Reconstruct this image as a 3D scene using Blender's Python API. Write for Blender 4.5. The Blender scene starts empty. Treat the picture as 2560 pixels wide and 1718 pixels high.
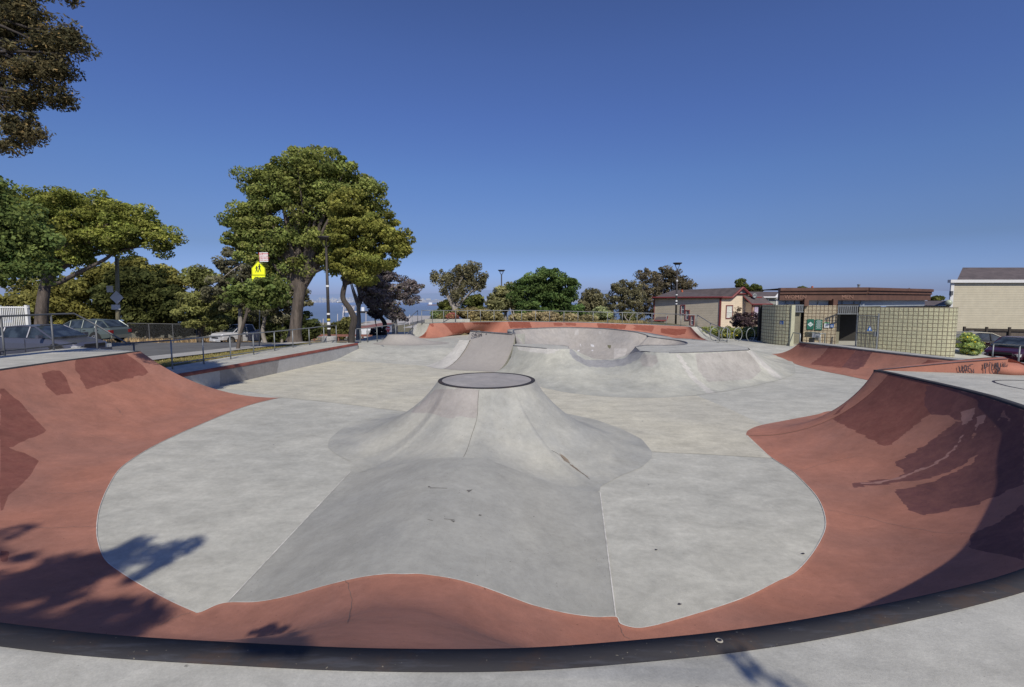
import bpy, math, random
import numpy as np
from mathutils import Vector, Matrix
random.seed(7); RNG = np.random.default_rng(11)
scn = bpy.context.scene
COL = scn.collection
R = math.radians
# ---------------------------------------------------------------- camera model (used to turn measurements into metres)
FPX, CX, CY, PITCH, CAMH = 1209.0, 1280.0, 859.0, math.atan(109/1209.0), 3.0
SP, CP = math.sin(PITCH), math.cos(PITCH)
def ray(u, v):
    x = (u-CX)/FPX; y = (v-CY)/FPX
    return np.array([x, CP - y*SP, -SP - y*CP])
def pz(u, v, z=0.0):
    d = ray(u, v); t = (z-CAMH)/d[2]
    return np.array([d[0]*t, d[1]*t, z])
def at(u, v, Y):
    d = ray(u, v); t = Y/d[1]
    return np.array([d[0]*t, Y, CAMH+d[2]*t])
def proj(P):
    P = np.asarray(P, float); x = P[...,0]; y = P[...,1]; z = P[...,2]-CAMH
    f = y*CP - z*SP; up = y*SP + z*CP
    f = np.where(f < .05, .05, f)
    return CX + FPX*x/f, CY - FPX*up/f
def sstep(a, b, x):
    t = np.clip((np.asarray(x, float)-a)/(b-a), 0, 1); return t*t*(3-2*t)
# ---------------------------------------------------------------- node helpers
def nt(m): return m.node_tree.nodes, m.node_tree.links
def newmat(name):
    m = bpy.data.materials.new(name); m.use_nodes = True
    n, l = nt(m); n.clear()
    o = n.new('ShaderNodeOutputMaterial'); b = n.new('ShaderNodeBsdfPrincipled')
    l.new(b.outputs[0], o.inputs[0]); m['b'] = b.name
    return m, n, l, b
def c4(c): return (c[0], c[1], c[2], 1.0)
def coordn(n, l, scale=(1,1,1), kind='Object', rot=(0,0,0)):
    t = n.new('ShaderNodeTexCoord'); mp = n.new('ShaderNodeMapping')
    mp.inputs['Scale'].default_value = scale; mp.inputs['Rotation'].default_value = rot
    l.new(t.outputs[kind], mp.inputs[0]); return mp.outputs[0]
def noise(n, l, co, s, d=4, r=.55, dist=0.0):
    t = n.new('ShaderNodeTexNoise'); t.inputs['Scale'].default_value = s; t.inputs['Detail'].default_value = d
    t.inputs['Roughness'].default_value = r; t.inputs['Distortion'].default_value = dist
    l.new(co, t.inputs['Vector']); return t.outputs['Fac']
def mrange(n, l, x, a, b, c, d, clamp=True):
    t = n.new('ShaderNodeMapRange'); t.clamp = clamp
    for i, v in zip((1,2,3,4), (a,b,c,d)): t.inputs[i].default_value = v
    l.new(x, t.inputs[0]); return t.outputs[0]
def mth(n, l, op, a, b=None, clamp=False):
    t = n.new('ShaderNodeMath'); t.operation = op; t.use_clamp = clamp
    for i, v in enumerate((a, b)):
        if v is None: continue
        if isinstance(v, (int, float)): t.inputs[i].default_value = v
        else: l.new(v, t.inputs[i])
    return t.outputs[0]
def mixc(n, l, f, a, b, mode='MIX'):
    t = n.new('ShaderNodeMix'); t.data_type = 'RGBA'; t.blend_type = mode
    if isinstance(f, (int, float)): t.inputs[0].default_value = f
    else: l.new(f, t.inputs[0])
    for i, v in ((6, a), (7, b)):
        if isinstance(v, tuple): t.inputs[i].default_value = c4(v)
        else: l.new(v, t.inputs[i])
    return t.outputs[2]
def attrn(n, name):
    t = n.new('ShaderNodeAttribute'); t.attribute_name = name; return t
def bumpn(n, l, b, h, strength=.3, dist=.01):
    t = n.new('ShaderNodeBump'); t.inputs['Strength'].default_value = strength; t.inputs['Distance'].default_value = dist
    l.new(h, t.inputs['Height']); l.new(t.outputs[0], b.inputs['Normal'])
def scaled(c, k): return (c[0]*k, c[1]*k, c[2]*k)
def m_concrete(name, col, warm=None, var=.22, fine=.10, paints=(), rough=.8, streak=(1.0,1.0,1.0), big=.35, dark=.0):
    """weathered concrete; paints = [(attribute, colour)] mark painted-over or stained areas stored on the mesh"""
    m, n, l, b = newmat(name)
    co = coordn(n, l); cs = coordn(n, l, streak, rot=(0,0,.5))
    warm = warm or scaled(col, .82)
    f1 = mrange(n, l, noise(n, l, co, big, 5, .6, .6), .36, .64, 0, 1)
    c = mixc(n, l, f1, col, warm)
    f2 = mrange(n, l, noise(n, l, cs, 1.5, 10, .76, .25), .34, .66, 1-var*.8, 1+var*.5)
    f3 = mrange(n, l, noise(n, l, co, 11, 6, .7), .3, .7, 1-fine, 1+fine)
    f4 = mrange(n, l, noise(n, l, co, 90, 3, .7), .3, .7, 1-fine*.9, 1+fine*.9)
    # scattered darker blotches and light scuffs
    f5 = mrange(n, l, noise(n, l, co, 1.1, 9, .8, .3), .56, .76, 1, 1-.13-dark)
    f7 = mrange(n, l, noise(n, l, coordn(n, l, (1,1.5,1), rot=(0,0,-.3)), 1.6, 10, .82, .3), .55, .72, 1, 1.12)
    f6 = mrange(n, l, noise(n, l, co, 34, 2, .5), .715, .76, 1, .55)
    # thin wheel scuffs and trowel arcs
    sc = noise(n, l, coordn(n, l, (.5,26,.5), rot=(0,0,.7)), 1.0, 3, .6, .35); sc2 = noise(n, l, coordn(n, l, (24,.6,.6), rot=(0,0,.35)), 1.0, 3, .6, .4)
    f8 = mth(n, l, 'MULTIPLY', mrange(n, l, sc, .66, .74, 1, 1.07), mrange(n, l, sc2, .67, .75, 1, .93)); f3 = mth(n, l, 'MULTIPLY', f3, f8)
    f = mth(n, l, 'MULTIPLY', mth(n, l, 'MULTIPLY', f2, f3), mth(n, l, 'MULTIPLY', f4, mth(n, l, 'MULTIPLY', f5, mth(n, l, 'MULTIPLY', f6, f7))))
    for an, pc in paints:
        a = attrn(n, an).outputs['Fac']
        edge = mth(n, l, 'ADD', a, mrange(n, l, noise(n, l, co, 16, 4, .7), 0, 1, -.2, .2))
        wear = mrange(n, l, noise(n, l, coordn(n, l, (1,1,1), rot=(.4,.3,.9)), 6, 8, .8), .36, .62, .72, 1)
        c = mixc(n, l, mth(n, l, 'MULTIPLY', mrange(n, l, edge, .45, .56, 0, 1), wear), c, pc)
    vv = n.new('ShaderNodeVectorMath'); vv.operation = 'SCALE'; l.new(c, vv.inputs[0]); l.new(f, vv.inputs['Scale'])
    l.new(vv.outputs[0], b.inputs['Base Color'])
    b.inputs['Roughness'].default_value = rough; b.inputs['Specular IOR Level'].default_value = .3
    bumpn(n, l, b, noise(n, l, co, 55, 5, .7), .25, .01)
    return m
def m_plain(name, col, rough=.6, metal=0., var=.12, scale=6., bump=.0, spec=.4, coat=0.):
    m, n, l, b = newmat(name); co = coordn(n, l)
    f = mrange(n, l, noise(n, l, co, scale, 5, .6), .3, .7, 1-var, 1+var)
    vv = n.new('ShaderNodeVectorMath'); vv.operation = 'SCALE'; vv.inputs[0].default_value = col; l.new(f, vv.inputs['Scale'])
    l.new(vv.outputs[0], b.inputs['Base Color'])
    b.inputs['Roughness'].default_value = rough; b.inputs['Metallic'].default_value = metal
    b.inputs['Specular IOR Level'].default_value = spec; b.inputs['Coat Weight'].default_value = coat
    if bump: bumpn(n, l, b, noise(n, l, co, scale*6, 5, .7), bump, .01)
    return m
def m_steel(name):
    m, n, l, b = newmat(name); co = coordn(n, l)
    r = mrange(n, l, noise(n, l, co, 2.2, 6, .7, .6), .5, .68, 0, 1)
    c = mixc(n, l, r, (.036,.035,.038), (.062,.043,.034))
    s = mrange(n, l, noise(n, l, coordn(n, l, (1,6,6)), 3.5, 6, .7), .52, .66, 0, .6)
    c = mixc(n, l, s, c, (.065,.068,.08))
    sp = mrange(n, l, noise(n, l, co, 60, 2, .5), .73, .76, 0, .8)
    c = mixc(n, l, sp, c, (.22,.2,.15))
    l.new(c, b.inputs['Base Color']); b.inputs['Metallic'].default_value = 0; b.inputs['Specular IOR Level'].default_value = .18; b.inputs['Roughness'].default_value = .75
    bumpn(n, l, b, noise(n, l, co, 40, 5, .7), .2, .005)
    return m
def m_lines(name, col, step, frac, dark, axis=2, var=.08, rough=.7, bump=.4):
    """clapboards, shingles or bars: a darker line every step metres along an axis"""
    m, n, l, b = newmat(name)
    t = n.new('ShaderNodeTexCoord'); s = n.new('ShaderNodeSeparateXYZ'); l.new(t.outputs['Object'], s.inputs[0])
    fr = mth(n, l, 'FRACT', mth(n, l, 'DIVIDE', s.outputs[axis], step))
    f = mrange(n, l, fr, 0, frac, dark, 1); 
    co = coordn(n, l)
    f2 = mrange(n, l, noise(n, l, co, 1.5, 6, .6), .3, .7, 1-var, 1+var)
    f3 = mrange(n, l, noise(n, l, coordn(n, l, (1,1,9)), 3, 4, .6), .3, .7, 1-var*.6, 1+var*.6)
    vv = n.new('ShaderNodeVectorMath'); vv.operation = 'SCALE'; vv.inputs[0].default_value = col
    l.new(mth(n, l, 'MULTIPLY', mth(n, l, 'MULTIPLY', f, f2), f3), vv.inputs['Scale'])
    l.new(vv.outputs[0], b.inputs['Base Color']); b.inputs['Roughness'].default_value = rough
    bumpn(n, l, b, fr, bump, .03)
    return m
def m_block(name, c1, c2, mortar, w=.2, h=.2):
    """split-face stacked block, laid out on the wall's own UV in metres"""
    m, n, l, b = newmat(name)
    t = n.new('ShaderNodeTexCoord'); k = n.new('ShaderNodeTexBrick')
    k.offset = 0; k.squash = 1
    k.inputs['Scale'].default_value = 1; k.inputs['Brick Width'].default_value = w; k.inputs['Row Height'].default_value = h
    k.inputs['Mortar Size'].default_value = .016; k.inputs['Mortar Smooth'].default_value = .3
    k.inputs['Color1'].default_value = c4(c1); k.inputs['Color2'].default_value = c4(c2); k.inputs['Mortar'].default_value = c4(mortar)
    l.new(t.outputs['UV'], k.inputs['Vector'])
    co = coordn(n, l)
    f = mrange(n, l, noise(n, l, co, 14, 6, .7), .3, .7, .84, 1.14)
    vv = n.new('ShaderNodeVectorMath'); vv.operation = 'SCALE'; l.new(k.outputs['Color'], vv.inputs[0]); l.new(f, vv.inputs['Scale'])
    l.new(vv.outputs[0], b.inputs['Base Color']); b.inputs['Roughness'].default_value = .9
    h2 = mth(n, l, 'SUBTRACT', noise(n, l, co, 9, 6, .75), mth(n, l, 'MULTIPLY', k.outputs['Fac'], .9))
    bumpn(n, l, b, h2, .9, .05)
    return m
def m_glass(name, col=(.03,.04,.05), rough=.08):
    m, n, l, b = newmat(name); co = coordn(n, l)
    f = mrange(n, l, noise(n, l, co, 2.5, 3, .5), .4, .6, .6, 1.5)
    vv = n.new('ShaderNodeVectorMath'); vv.operation = 'SCALE'; vv.inputs[0].default_value = col; l.new(f, vv.inputs['Scale'])
    l.new(vv.outputs[0], b.inputs['Base Color']); b.inputs['Roughness'].default_value = rough; b.inputs['Specular IOR Level'].default_value = .5
    return m
def m_leaf(name, gain=1.0, trans=.35):
    m, n, l, b = newmat(name); n.remove(b)
    a = attrn(n, 'tint')
    vv = n.new('ShaderNodeVectorMath'); vv.operation = 'SCALE'; l.new(a.outputs['Color'], vv.inputs[0]); vv.inputs['Scale'].default_value = gain
    d = n.new('ShaderNodeBsdfDiffuse'); t = n.new('ShaderNodeBsdfTranslucent'); x = n.new('ShaderNodeMixShader'); x.inputs[0].default_value = trans
    l.new(vv.outputs[0], d.inputs[0]); l.new(vv.outputs[0], t.inputs[0]); l.new(d.outputs[0], x.inputs[1]); l.new(t.outputs[0], x.inputs[2])
    o = [q for q in n if q.type == 'OUTPUT_MATERIAL'][0]; l.new(x.outputs[0], o.inputs[0])
    return m
def m_bark(name, c1, c2, scale=5.):
    m, n, l, b = newmat(name); co = coordn(n, l, (1,1,.22))
    f = mrange(n, l, noise(n, l, co, scale, 7, .7, .4), .35, .65, 0, 1)
    l.new(mixc(n, l, f, c1, c2), b.inputs['Base Color']); b.inputs['Roughness'].default_value = .9
    bumpn(n, l, b, noise(n, l, co, scale*3, 6, .7), .8, .04)
    return m
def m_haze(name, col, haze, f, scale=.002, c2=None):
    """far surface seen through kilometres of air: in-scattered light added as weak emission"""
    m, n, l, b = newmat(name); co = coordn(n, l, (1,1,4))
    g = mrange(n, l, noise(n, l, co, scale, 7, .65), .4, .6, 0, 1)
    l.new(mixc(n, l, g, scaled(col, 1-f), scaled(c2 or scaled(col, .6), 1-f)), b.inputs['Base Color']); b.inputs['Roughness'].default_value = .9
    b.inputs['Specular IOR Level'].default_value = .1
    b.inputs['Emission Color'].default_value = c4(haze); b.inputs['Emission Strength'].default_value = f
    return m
# ---------------------------------------------------------------- object helpers
def rootof(o):
    while o.parent: o = o.parent
    return o
def tag(o, label=None, cat=None, group=None, kind=None):
    if label: o['label'] = label
    if cat: o['category'] = cat
    if group: o['group'] = group
    if kind: o['kind'] = kind
    return o
def thing(name, label, cat, loc=(0,0,0), rz=0., group=None):
    o = bpy.data.objects.new(name, None); o.empty_display_size = .3; COL.objects.link(o)
    o.location = [float(q) for q in loc]; o.rotation_euler = (0,0,rz)
    return tag(o, label, cat, group)
def mk(name, V, Fc, mat, parent=None, smooth=False, world=True, base=None, uv=None, attrs=None, colors=None, quads=None):
    """one mesh object; V in world metres (moved to the thing's base) or, with world=False, in the thing's own space"""
    V = np.asarray(V, dtype=np.float64).reshape(-1, 3)
    off = np.zeros(3)
    if world:
        if parent is not None: off = np.array(rootof(parent).location)
        elif base is not None: off = np.array(base, float)
    V = V - off
    me = bpy.data.meshes.new(name)
    if quads is not None:
        q = np.asarray(quads, dtype=np.int32); nf = len(q)
        me.vertices.add(len(V)); me.vertices.foreach_set('co', V.astype(np.float32).ravel())
        me.loops.add(nf*4); me.loops.foreach_set('vertex_index', q.ravel())
        me.polygons.add(nf); me.polygons.foreach_set('loop_start', np.arange(0, nf*4, 4, dtype=np.int32))
        try: me.polygons.foreach_set('loop_total', np.full(nf, 4, dtype=np.int32))
        except Exception: pass
        me.update(calc_edges=True)
    else:
        me.from_pydata([tuple(p) for p in V.tolist()], [], Fc); me.update()
    if smooth: me.polygons.foreach_set('use_smooth', np.ones(len(me.polygons), dtype=bool))
    if uv is not None:
        ul = me.uv_layers.new(name='UVMap'); vi = np.zeros(len(me.loops), dtype=np.int32); me.loops.foreach_get('vertex_index', vi)
        ul.data.foreach_set('uv', np.asarray(uv, dtype=np.float32)[vi].ravel())
    if attrs:
        for k, a in attrs.items():
            at_ = me.attributes.new(k, 'FLOAT', 'POINT'); at_.data.foreach_set('value', np.asarray(a, dtype=np.float32))
    if colors is not None:
        ca = me.color_attributes.new('tint', 'FLOAT_COLOR', 'POINT'); ca.data.foreach_set('color', np.asarray(colors, dtype=np.float32).ravel())
    if mat: me.materials.append(mat)
    o = bpy.data.objects.new(name, me); COL.objects.link(o)
    if parent is not None: o.parent = parent
    else: o.location = [float(q) for q in off]
    return o
class MB:
    def __init__(s): s.V = []; s.F = []
    def add(s, V, F):
        k = len(s.V); s.V += [tuple(float(q) for q in p) for p in V]; s.F += [tuple(i+k for i in f) for f in F]; return s
    def box(s, a, b):
        x0,y0,z0 = a; x1,y1,z1 = b
        return s.add([(x0,y0,z0),(x1,y0,z0),(x1,y1,z0),(x0,y1,z0),(x0,y0,z1),(x1,y0,z1),(x1,y1,z1),(x0,y1,z1)],
                     [(0,3,2,1),(4,5,6,7),(0,1,5,4),(1,2,6,5),(2,3,7,6),(3,0,4,7)])
    def obox(s, c, ax, ay, az):
        """box by centre and three half-axis vectors"""
        c, ax, ay, az = [np.array(q, float) for q in (c, ax, ay, az)]
        P = [c+i*ax+j*ay+k*az for k in (-1,1) for i, j in ((-1,-1),(1,-1),(1,1),(-1,1))]
        return s.add(P, [(0,3,2,1),(4,5,6,7),(0,1,5,4),(1,2,6,5),(2,3,7,6),(3,0,4,7)])
    def tube(s, pts, r, n=8, cap=True):
        pts = [np.array(p, float) for p in pts]; rr = r if hasattr(r, '__len__') else [r]*len(pts)
        rings = []; up = None
        for i, p in enumerate(pts):
            d = pts[min(i+1, len(pts)-1)] - pts[max(i-1, 0)]; d = d/(np.linalg.norm(d)+1e-9)
            if up is None:
                up = np.cross(d, (0,0,1.) if abs(d[2]) < .9 else (1.,0,0)); up /= np.linalg.norm(up)
            up = up - d*np.dot(up, d); up /= (np.linalg.norm(up)+1e-9); w = np.cross(d, up)
            rings.append([p + rr[i]*(math.cos(2*math.pi*k/n)*up + math.sin(2*math.pi*k/n)*w) for k in range(n)])
        V = [q for g in rings for q in g]; F = []
        for i in range(len(pts)-1):
            for k in range(n):
                a = i*n+k; b = i*n+(k+1)%n; F.append((a, b, b+n, a+n))
        if cap: F.append(tuple(range(n-1, -1, -1))); F.append(tuple((len(pts)-1)*n+k for k in range(n)))
        return s.add(V, F)
    def lathe(s, prof, c=(0,0,0), n=24, axis='z'):
        V = []; F = []
        for r, h in prof:
            for k in range(n):
                a = 2*math.pi*k/n; p = (r*math.cos(a), r*math.sin(a), h)
                if axis == 'y': p = (p[0], h, p[1])
                V.append((p[0]+c[0], p[1]+c[1], p[2]+c[2]))
        for i in range(len(prof)-1):
            for k in range(n):
                a = i*n+k; b = i*n+(k+1)%n; F.append((a, b, b+n, a+n))
        F.append(tuple(range(n-1, -1, -1))); F.append(tuple((len(prof)-1)*n+k for k in range(n)))
        return s.add(V, F)
    def prism(s, poly, z0, z1):
        n = len(poly); V = [(p[0], p[1], z0) for p in poly] + [(p[0], p[1], z1) for p in poly]
        return s.add(V, [tuple(range(n-1,-1,-1)), tuple(range(n, 2*n))] + [(i, (i+1)%n, n+(i+1)%n, n+i) for i in range(n)])
    def make(s, name, mat, parent=None, **kw): return mk(name, s.V, s.F, mat, parent, **kw)
def catmull(P, m):
    P = np.asarray(P, float); n = len(P)
    t = np.linspace(0, n-1-1e-9, m); i = t.astype(int); f = (t-i)[:,None]
    g = lambda k: P[np.clip(k, 0, n-1)]
    p0, p1, p2, p3 = g(i-1), g(i), g(i+1), g(i+2)
    return .5*((2*p1) + (-p0+p2)*f + (2*p0-5*p1+4*p2-p3)*f*f + (-p0+3*p1-3*p2+p3)*f**3)
def grid_quads(a, b):
    i = np.arange(a-1)[:,None]*b + np.arange(b-1)[None,:]
    i = i.ravel(); return np.stack([i, i+1, i+b+1, i+b], 1)
def transition(B, T, S, ntv):
    """concave skate transition from foot points B to lip points T; S = steepness 0 (flat bank) .. 1 (full quarter pipe)"""
    B = np.asarray(B, float); T = np.asarray(T, float); S = np.asarray(S, float)
    run = np.linalg.norm((T-B)[:,:2], axis=1); rise = np.maximum(T[:,2]-B[:,2], 1e-3); run = np.maximum(run, 1e-3)
    avg = np.arctan2(rise, run); phi = np.minimum(avg*(1+np.clip(S, .02, 1)), R(88))
    s, c = np.sin(phi), np.cos(phi)
    # run = r s + L c ; rise = r(1-c) + L s
    det = s*s - c*(1-c); det = np.where(abs(det) < 1e-6, 1e-6, det)
    r = (run*s - rise*c)/det; L = (rise*s - run*(1-c))/det
    r = np.maximum(r, 1e-4); L = np.maximum(L, 0); tot = r*phi + L
    out = np.zeros((len(B), ntv, 3))
    for k in range(ntv):
        q = tot*k/(ntv-1); a = np.minimum(q/r, phi); e = np.maximum(q - r*phi, 0)
        h = (r*np.sin(a) + e*c)/run; z = (r*(1-np.cos(a)) + e*s)/rise
        out[:,k,:2] = B[:,:2] + (T-B)[:,:2]*h[:,None]; out[:,k,2] = B[:,2] + rise*z
    out[:,-1] = T
    return out
def inpoly(x, y, poly):
    poly = np.asarray(poly, float); ins = np.zeros(np.shape(x), bool); n = len(poly); j = n-1
    for i in range(n):
        xi, yi = poly[i]; xj, yj = poly[j]
        c = ((yi > y) != (yj > y)) & (x < (xj-xi)*(y-yi)/(yj-yi+1e-12)+xi); ins ^= c; j = i
    return ins
def marks(V, polys, jag=1.0, soft=9.):
    """0..1 coverage of painted areas, with a soft distance falloff so the shader can draw a worn but crisp edge"""
    u, v = proj(V); w = V[...,0]*3.1 + V[...,1]*2.3 + V[...,2]*4.1
    u = u + jag*(np.sin(w*7)+np.sin(w*17+1)*.5); v = v + jag*(np.sin(w*6+2)+np.sin(w*15)*.5)
    out = np.zeros(u.shape)
    for p in polys:
        p = np.asarray(p, float); d = np.full(u.shape, 1e9)
        for a, b in zip(p, np.roll(p, -1, 0)):
            e = b-a; t = np.clip(((u-a[0])*e[0]+(v-a[1])*e[1])/(e@e+1e-9), 0, 1)
            d = np.minimum(d, np.hypot(u-a[0]-t*e[0], v-a[1]-t*e[1]))
        size = min(np.ptp(p[:,0]), np.ptp(p[:,1])); sf = min(soft, max(1.2, size*.5))
        out = np.maximum(out, np.clip(.5+np.where(inpoly(u, v, p), d, -d)/sf, 0, 1))
    return out
def dup(root, loc, label=None, rz=None, group=None):
    """copy of a thing with copies of its parts and sub-parts"""
    r = root.copy(); COL.objects.link(r); r.location = [float(q) for q in loc]
    if rz is not None: r.rotation_euler = (0,0,rz)
    if label: r['label'] = label
    if group: r['group'] = group
    for ch in list(root.children):
        c = ch.copy(); COL.objects.link(c); c.parent = r
        for g in ch.children:
            d = g.copy(); COL.objects.link(d); d.parent = c
    return r
def text_mesh(name, s, size, mat, parent, M, world=True, ext=.004, bold=0., align='CENTER'):
    """lettering as real mesh; M = 4x4 placing the text plane (x right, y up, z out)"""
    cu = bpy.data.curves.new(name, 'FONT'); cu.body = s; cu.size = size; cu.extrude = ext; cu.align_x = align; cu.align_y = 'CENTER'; cu.offset = bold
    cu.resolution_u = 2
    o = bpy.data.objects.new(name, cu); COL.objects.link(o)
    me = bpy.data.meshes.new_from_object(o, depsgraph=bpy.context.evaluated_depsgraph_get())
    bpy.data.objects.remove(o); bpy.data.curves.remove(cu)
    V = [M @ v.co for v in me.vertices]; F = [tuple(p.vertices) for p in me.polygons]
    bpy.data.meshes.remove(me)
    return mk(name, V, F, mat, parent, world=world)
def frame(o, xd, nd):
    """matrix with x along xd, z along outward normal nd, origin o"""
    x = Vector(xd).normalized(); z = Vector(nd).normalized(); y = z.cross(x).normalized()
    M = Matrix((x, y, z)).transposed().to_4x4(); M.translation = Vector(o); return M
def ribbon(P, N, w, off=.006):
    """flat painted strip along polyline P on a surface with normal N"""
    P = np.asarray(P, float); N = np.asarray(N, float); V = []; F = []
    for i in range(len(P)):
        d = P[min(i+1, len(P)-1)]-P[max(i-1, 0)]; s = np.cross(N, d); s = s/(np.linalg.norm(s)+1e-9)*w/2
        V += [P[i]-s+N*off, P[i]+s+N*off]
    for i in range(len(P)-1): F.append((2*i, 2*i+1, 2*i+3, 2*i+2))
    return V, F
# ---------------------------------------------------------------- materials
GREY = (.455,.45,.425)
M = {}
M['floor'] = m_concrete('grey pad concrete', (.465,.46,.40), (.395,.395,.35), var=.27, big=.3, streak=(1,1.5,1), dark=.02)
M['beige'] = m_concrete('beige slab concrete', (.53,.505,.40), (.455,.44,.365), var=.27, streak=(1,1.7,1), big=.25)
M['deck'] = m_concrete('deck concrete', (.455,.447,.39), (.385,.382,.342), var=.27, streak=(1,1.6,1), big=.5)
M['hump'] = m_concrete('smooth grey concrete', (.365,.362,.32), (.31,.312,.285), var=.2, fine=.07, paints=[('p1', (.27,.27,.26))])
M['volc'] = m_concrete('troweled grey concrete', (.41,.405,.352), (.33,.333,.305), var=.22, fine=.07, big=.8, paints=[('p1', (.335,.31,.285)), ('p2', (.20,.15,.10))])
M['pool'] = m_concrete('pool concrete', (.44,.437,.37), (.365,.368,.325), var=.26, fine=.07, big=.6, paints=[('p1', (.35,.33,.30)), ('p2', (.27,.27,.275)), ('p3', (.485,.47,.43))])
M['poolin'] = m_concrete('pool interior plaster', (.36,.335,.30), (.315,.30,.28), var=.2, fine=.05, streak=(3,3,.25), big=.6, paints=[('p1', (.42,.40,.37)), ('p2', (.6,.6,.6)), ('p3', (.10,.10,.045))])
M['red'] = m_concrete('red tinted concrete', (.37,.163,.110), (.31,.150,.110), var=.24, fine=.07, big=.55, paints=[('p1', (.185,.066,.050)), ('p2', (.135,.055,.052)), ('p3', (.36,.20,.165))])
M['orangered'] = m_concrete('orange red concrete', (.39,.162,.108), (.34,.152,.108), var=.13, fine=.05, big=.6, paints=[('p1', (.20,.055,.033)), ('p2', (.23,.07,.045))])  # a more orange red for the far bank and graffiti ledge
M['ledge'] = m_concrete('ledge concrete', (.42,.41,.39), (.36,.36,.35), var=.16, paints=[('p1', (.235,.225,.215))])
M['steel'] = m_steel('dark coping steel')
M['edge'] = m_plain('worn steel edge', (.15,.15,.155), .6, .2, .3, 5)
M['joint'] = m_plain('saw cut joint', (.13,.125,.115), .9, 0, .3, 9)
M['lightjoint'] = m_plain('pale joint', (.52,.51,.47), .9, 0, .3, 9)
M['ledgered'] = m_plain('worn red ledge paint', (.20,.062,.045), .7, 0, .3, 2.5)
M['galv'] = m_plain('galvanised steel', (.22,.235,.24), .5, .35, .18, 4)
M['galvd'] = m_plain('weathered rail steel', (.115,.12,.125), .55, .3, .2, 4)
M['pole'] = m_plain('dark brown pole paint', (.045,.04,.038), .5, .1, .2, 5)
M['white'] = m_plain('white paint', (.72,.73,.72), .55, 0, .08, 4)
M['black'] = m_plain('black rubber', (.02,.02,.02), .7, 0, .2, 6)
M['ink'] = m_plain('black marker paint', (.035,.03,.04), .6, 0, .3, 20)
M['rim'] = m_plain('alloy wheel', (.42,.43,.45), .35, .7, .15, 20)
M['asphalt'] = m_plain('asphalt', (.115,.115,.112), .85, 0, .22, 1.2, .5)
M['walk'] = m_concrete('sidewalk concrete', (.38,.37,.34), (.33,.325,.31), var=.14)
M['glass'] = m_glass('tinted glass'); M['wglass'] = m_glass('window glass', (.10,.12,.14), .1)
SKY_STR, SKY_SAT, SKY_HUE, SKY_GAM, SUN_STR, SAZ, SEL = .10, 1.0, .5, 1.0, 4.05, 167., 44.
# ================================================================ SKATE PARK
def zf(x, y):
    """floor height: nearly level, a low bank up to the far tier on the left"""
    return .35*sstep(23.5, 27.0, y)*np.ones_like(np.asarray(x, float))
def pf(u, v, zfun):
    z = 0.
    for _ in range(30):
        p = pz(u, v, z); z = .5*z + .5*float(zfun(p[0], p[1]))
    p = pz(u, v, z); return p
HX, HW, HH = -.93, 2.05, .42
def zhump(x, y):
    q = np.clip(np.abs(np.asarray(x, float)-(HX-.0*np.asarray(y)))/HW, 0, 1); return HH*np.cos(q*math.pi/2)**2
# ---- floor sheet
xs = np.concatenate([np.linspace(-10.3, 12, 60), np.linspace(12.6, 24.6, 14)]); ys = np.concatenate([np.linspace(2.2, 23, 30), np.linspace(23.3, 27.6, 24), np.linspace(28.5, 40, 14)])
X, Y = np.meshgrid(xs, ys, indexing='ij'); Z = zf(X, Y) - .7*(((X-3.6)/2.6)**2+((Y-23.4)/2.7)**2 < 1)
o = mk('skatepark_floor', np.stack([X, Y, Z], -1), None, M['floor'], quads=grid_quads(*X.shape)[:, ::-1], smooth=True); tag(o, kind='structure')
def sheet(name, poly, z, mat, zfun=None, kind='structure', sub=False):
    V = [(p[0], p[1], z) for p in poly]
    o = mk(name, V, [tuple(range(len(V)))], mat)
    # keep the face pointing up
    if o.data.polygons[0].normal.z < 0: o.data.flip_normals()
    if kind: tag(o, kind=kind)
    return o
# bowl foot line (red / grey edge) in floor metres
footpx = [(704,994),(616,1016),(482,1070),(392,1112),(336,1145),(297,1176),(269,1221),(249,1271),(242,1316),(245,1355),(263,1400),(305,1434),(358,1467),(420,1501),(482,1529),(501,1532)]
beige = [pz(704,994), pz(600,975), np.array([-10.0,16.2,0]), np.array([-9.9,23.2,0]), pz(850,903), pz(930,906), pz(1063,915), pz(1104,923), np.array([0,21.,0]), pz(1352,965), pz(1570,985), pz(1744,990), pz(1826,1024), pz(1906,1062), pz(1868,1088), pz(1929,1146), pz(1780,1137), pz(1631,1130), np.array([1,10.5,0]), np.array([-2.4,12.6,0]), pz(1000,1028), pz(860,1010)]
sheet('beige_slab', beige, .005, M['beige'])
# ---- left / right near deck, all one slab with a curved inner edge (the lip line)
LIP = [(-10.9,14.1),(-11.0,13.0),(-11.05,11.9),(-11.0,10.3),(-10.85,8.8),(-10.5,7.5),(-9.9,6.3),(-9.05,5.2),(-8.1,4.35),(-7.1,3.7),(-6.05,3.2),(-5.0,2.8),(-4.1,2.52),(-3.3,2.3),(-2.75,2.18),(-2.37,2.11),(-1.8,2.03),(-1.2,1.98),(-.6,1.945),(0,1.945),(.5,1.99),(1.0,2.06),(1.5,2.165),(2.2,2.35),(2.84,2.56),(3.6,2.9),(4.3,3.25),(5.0,3.7),(5.65,4.3),(6.2,4.95),(6.62,5.6),(6.92,6.15),(7.12,6.62),(7.36,7.25),(7.47,7.6),(7.6,8.3),(7.7,9.2),(7.76,9.85),(7.78,10.3)]
DZ = 1.5
lip = catmull(np.array([(x, y, DZ) for x, y in LIP]), 420)
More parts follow.
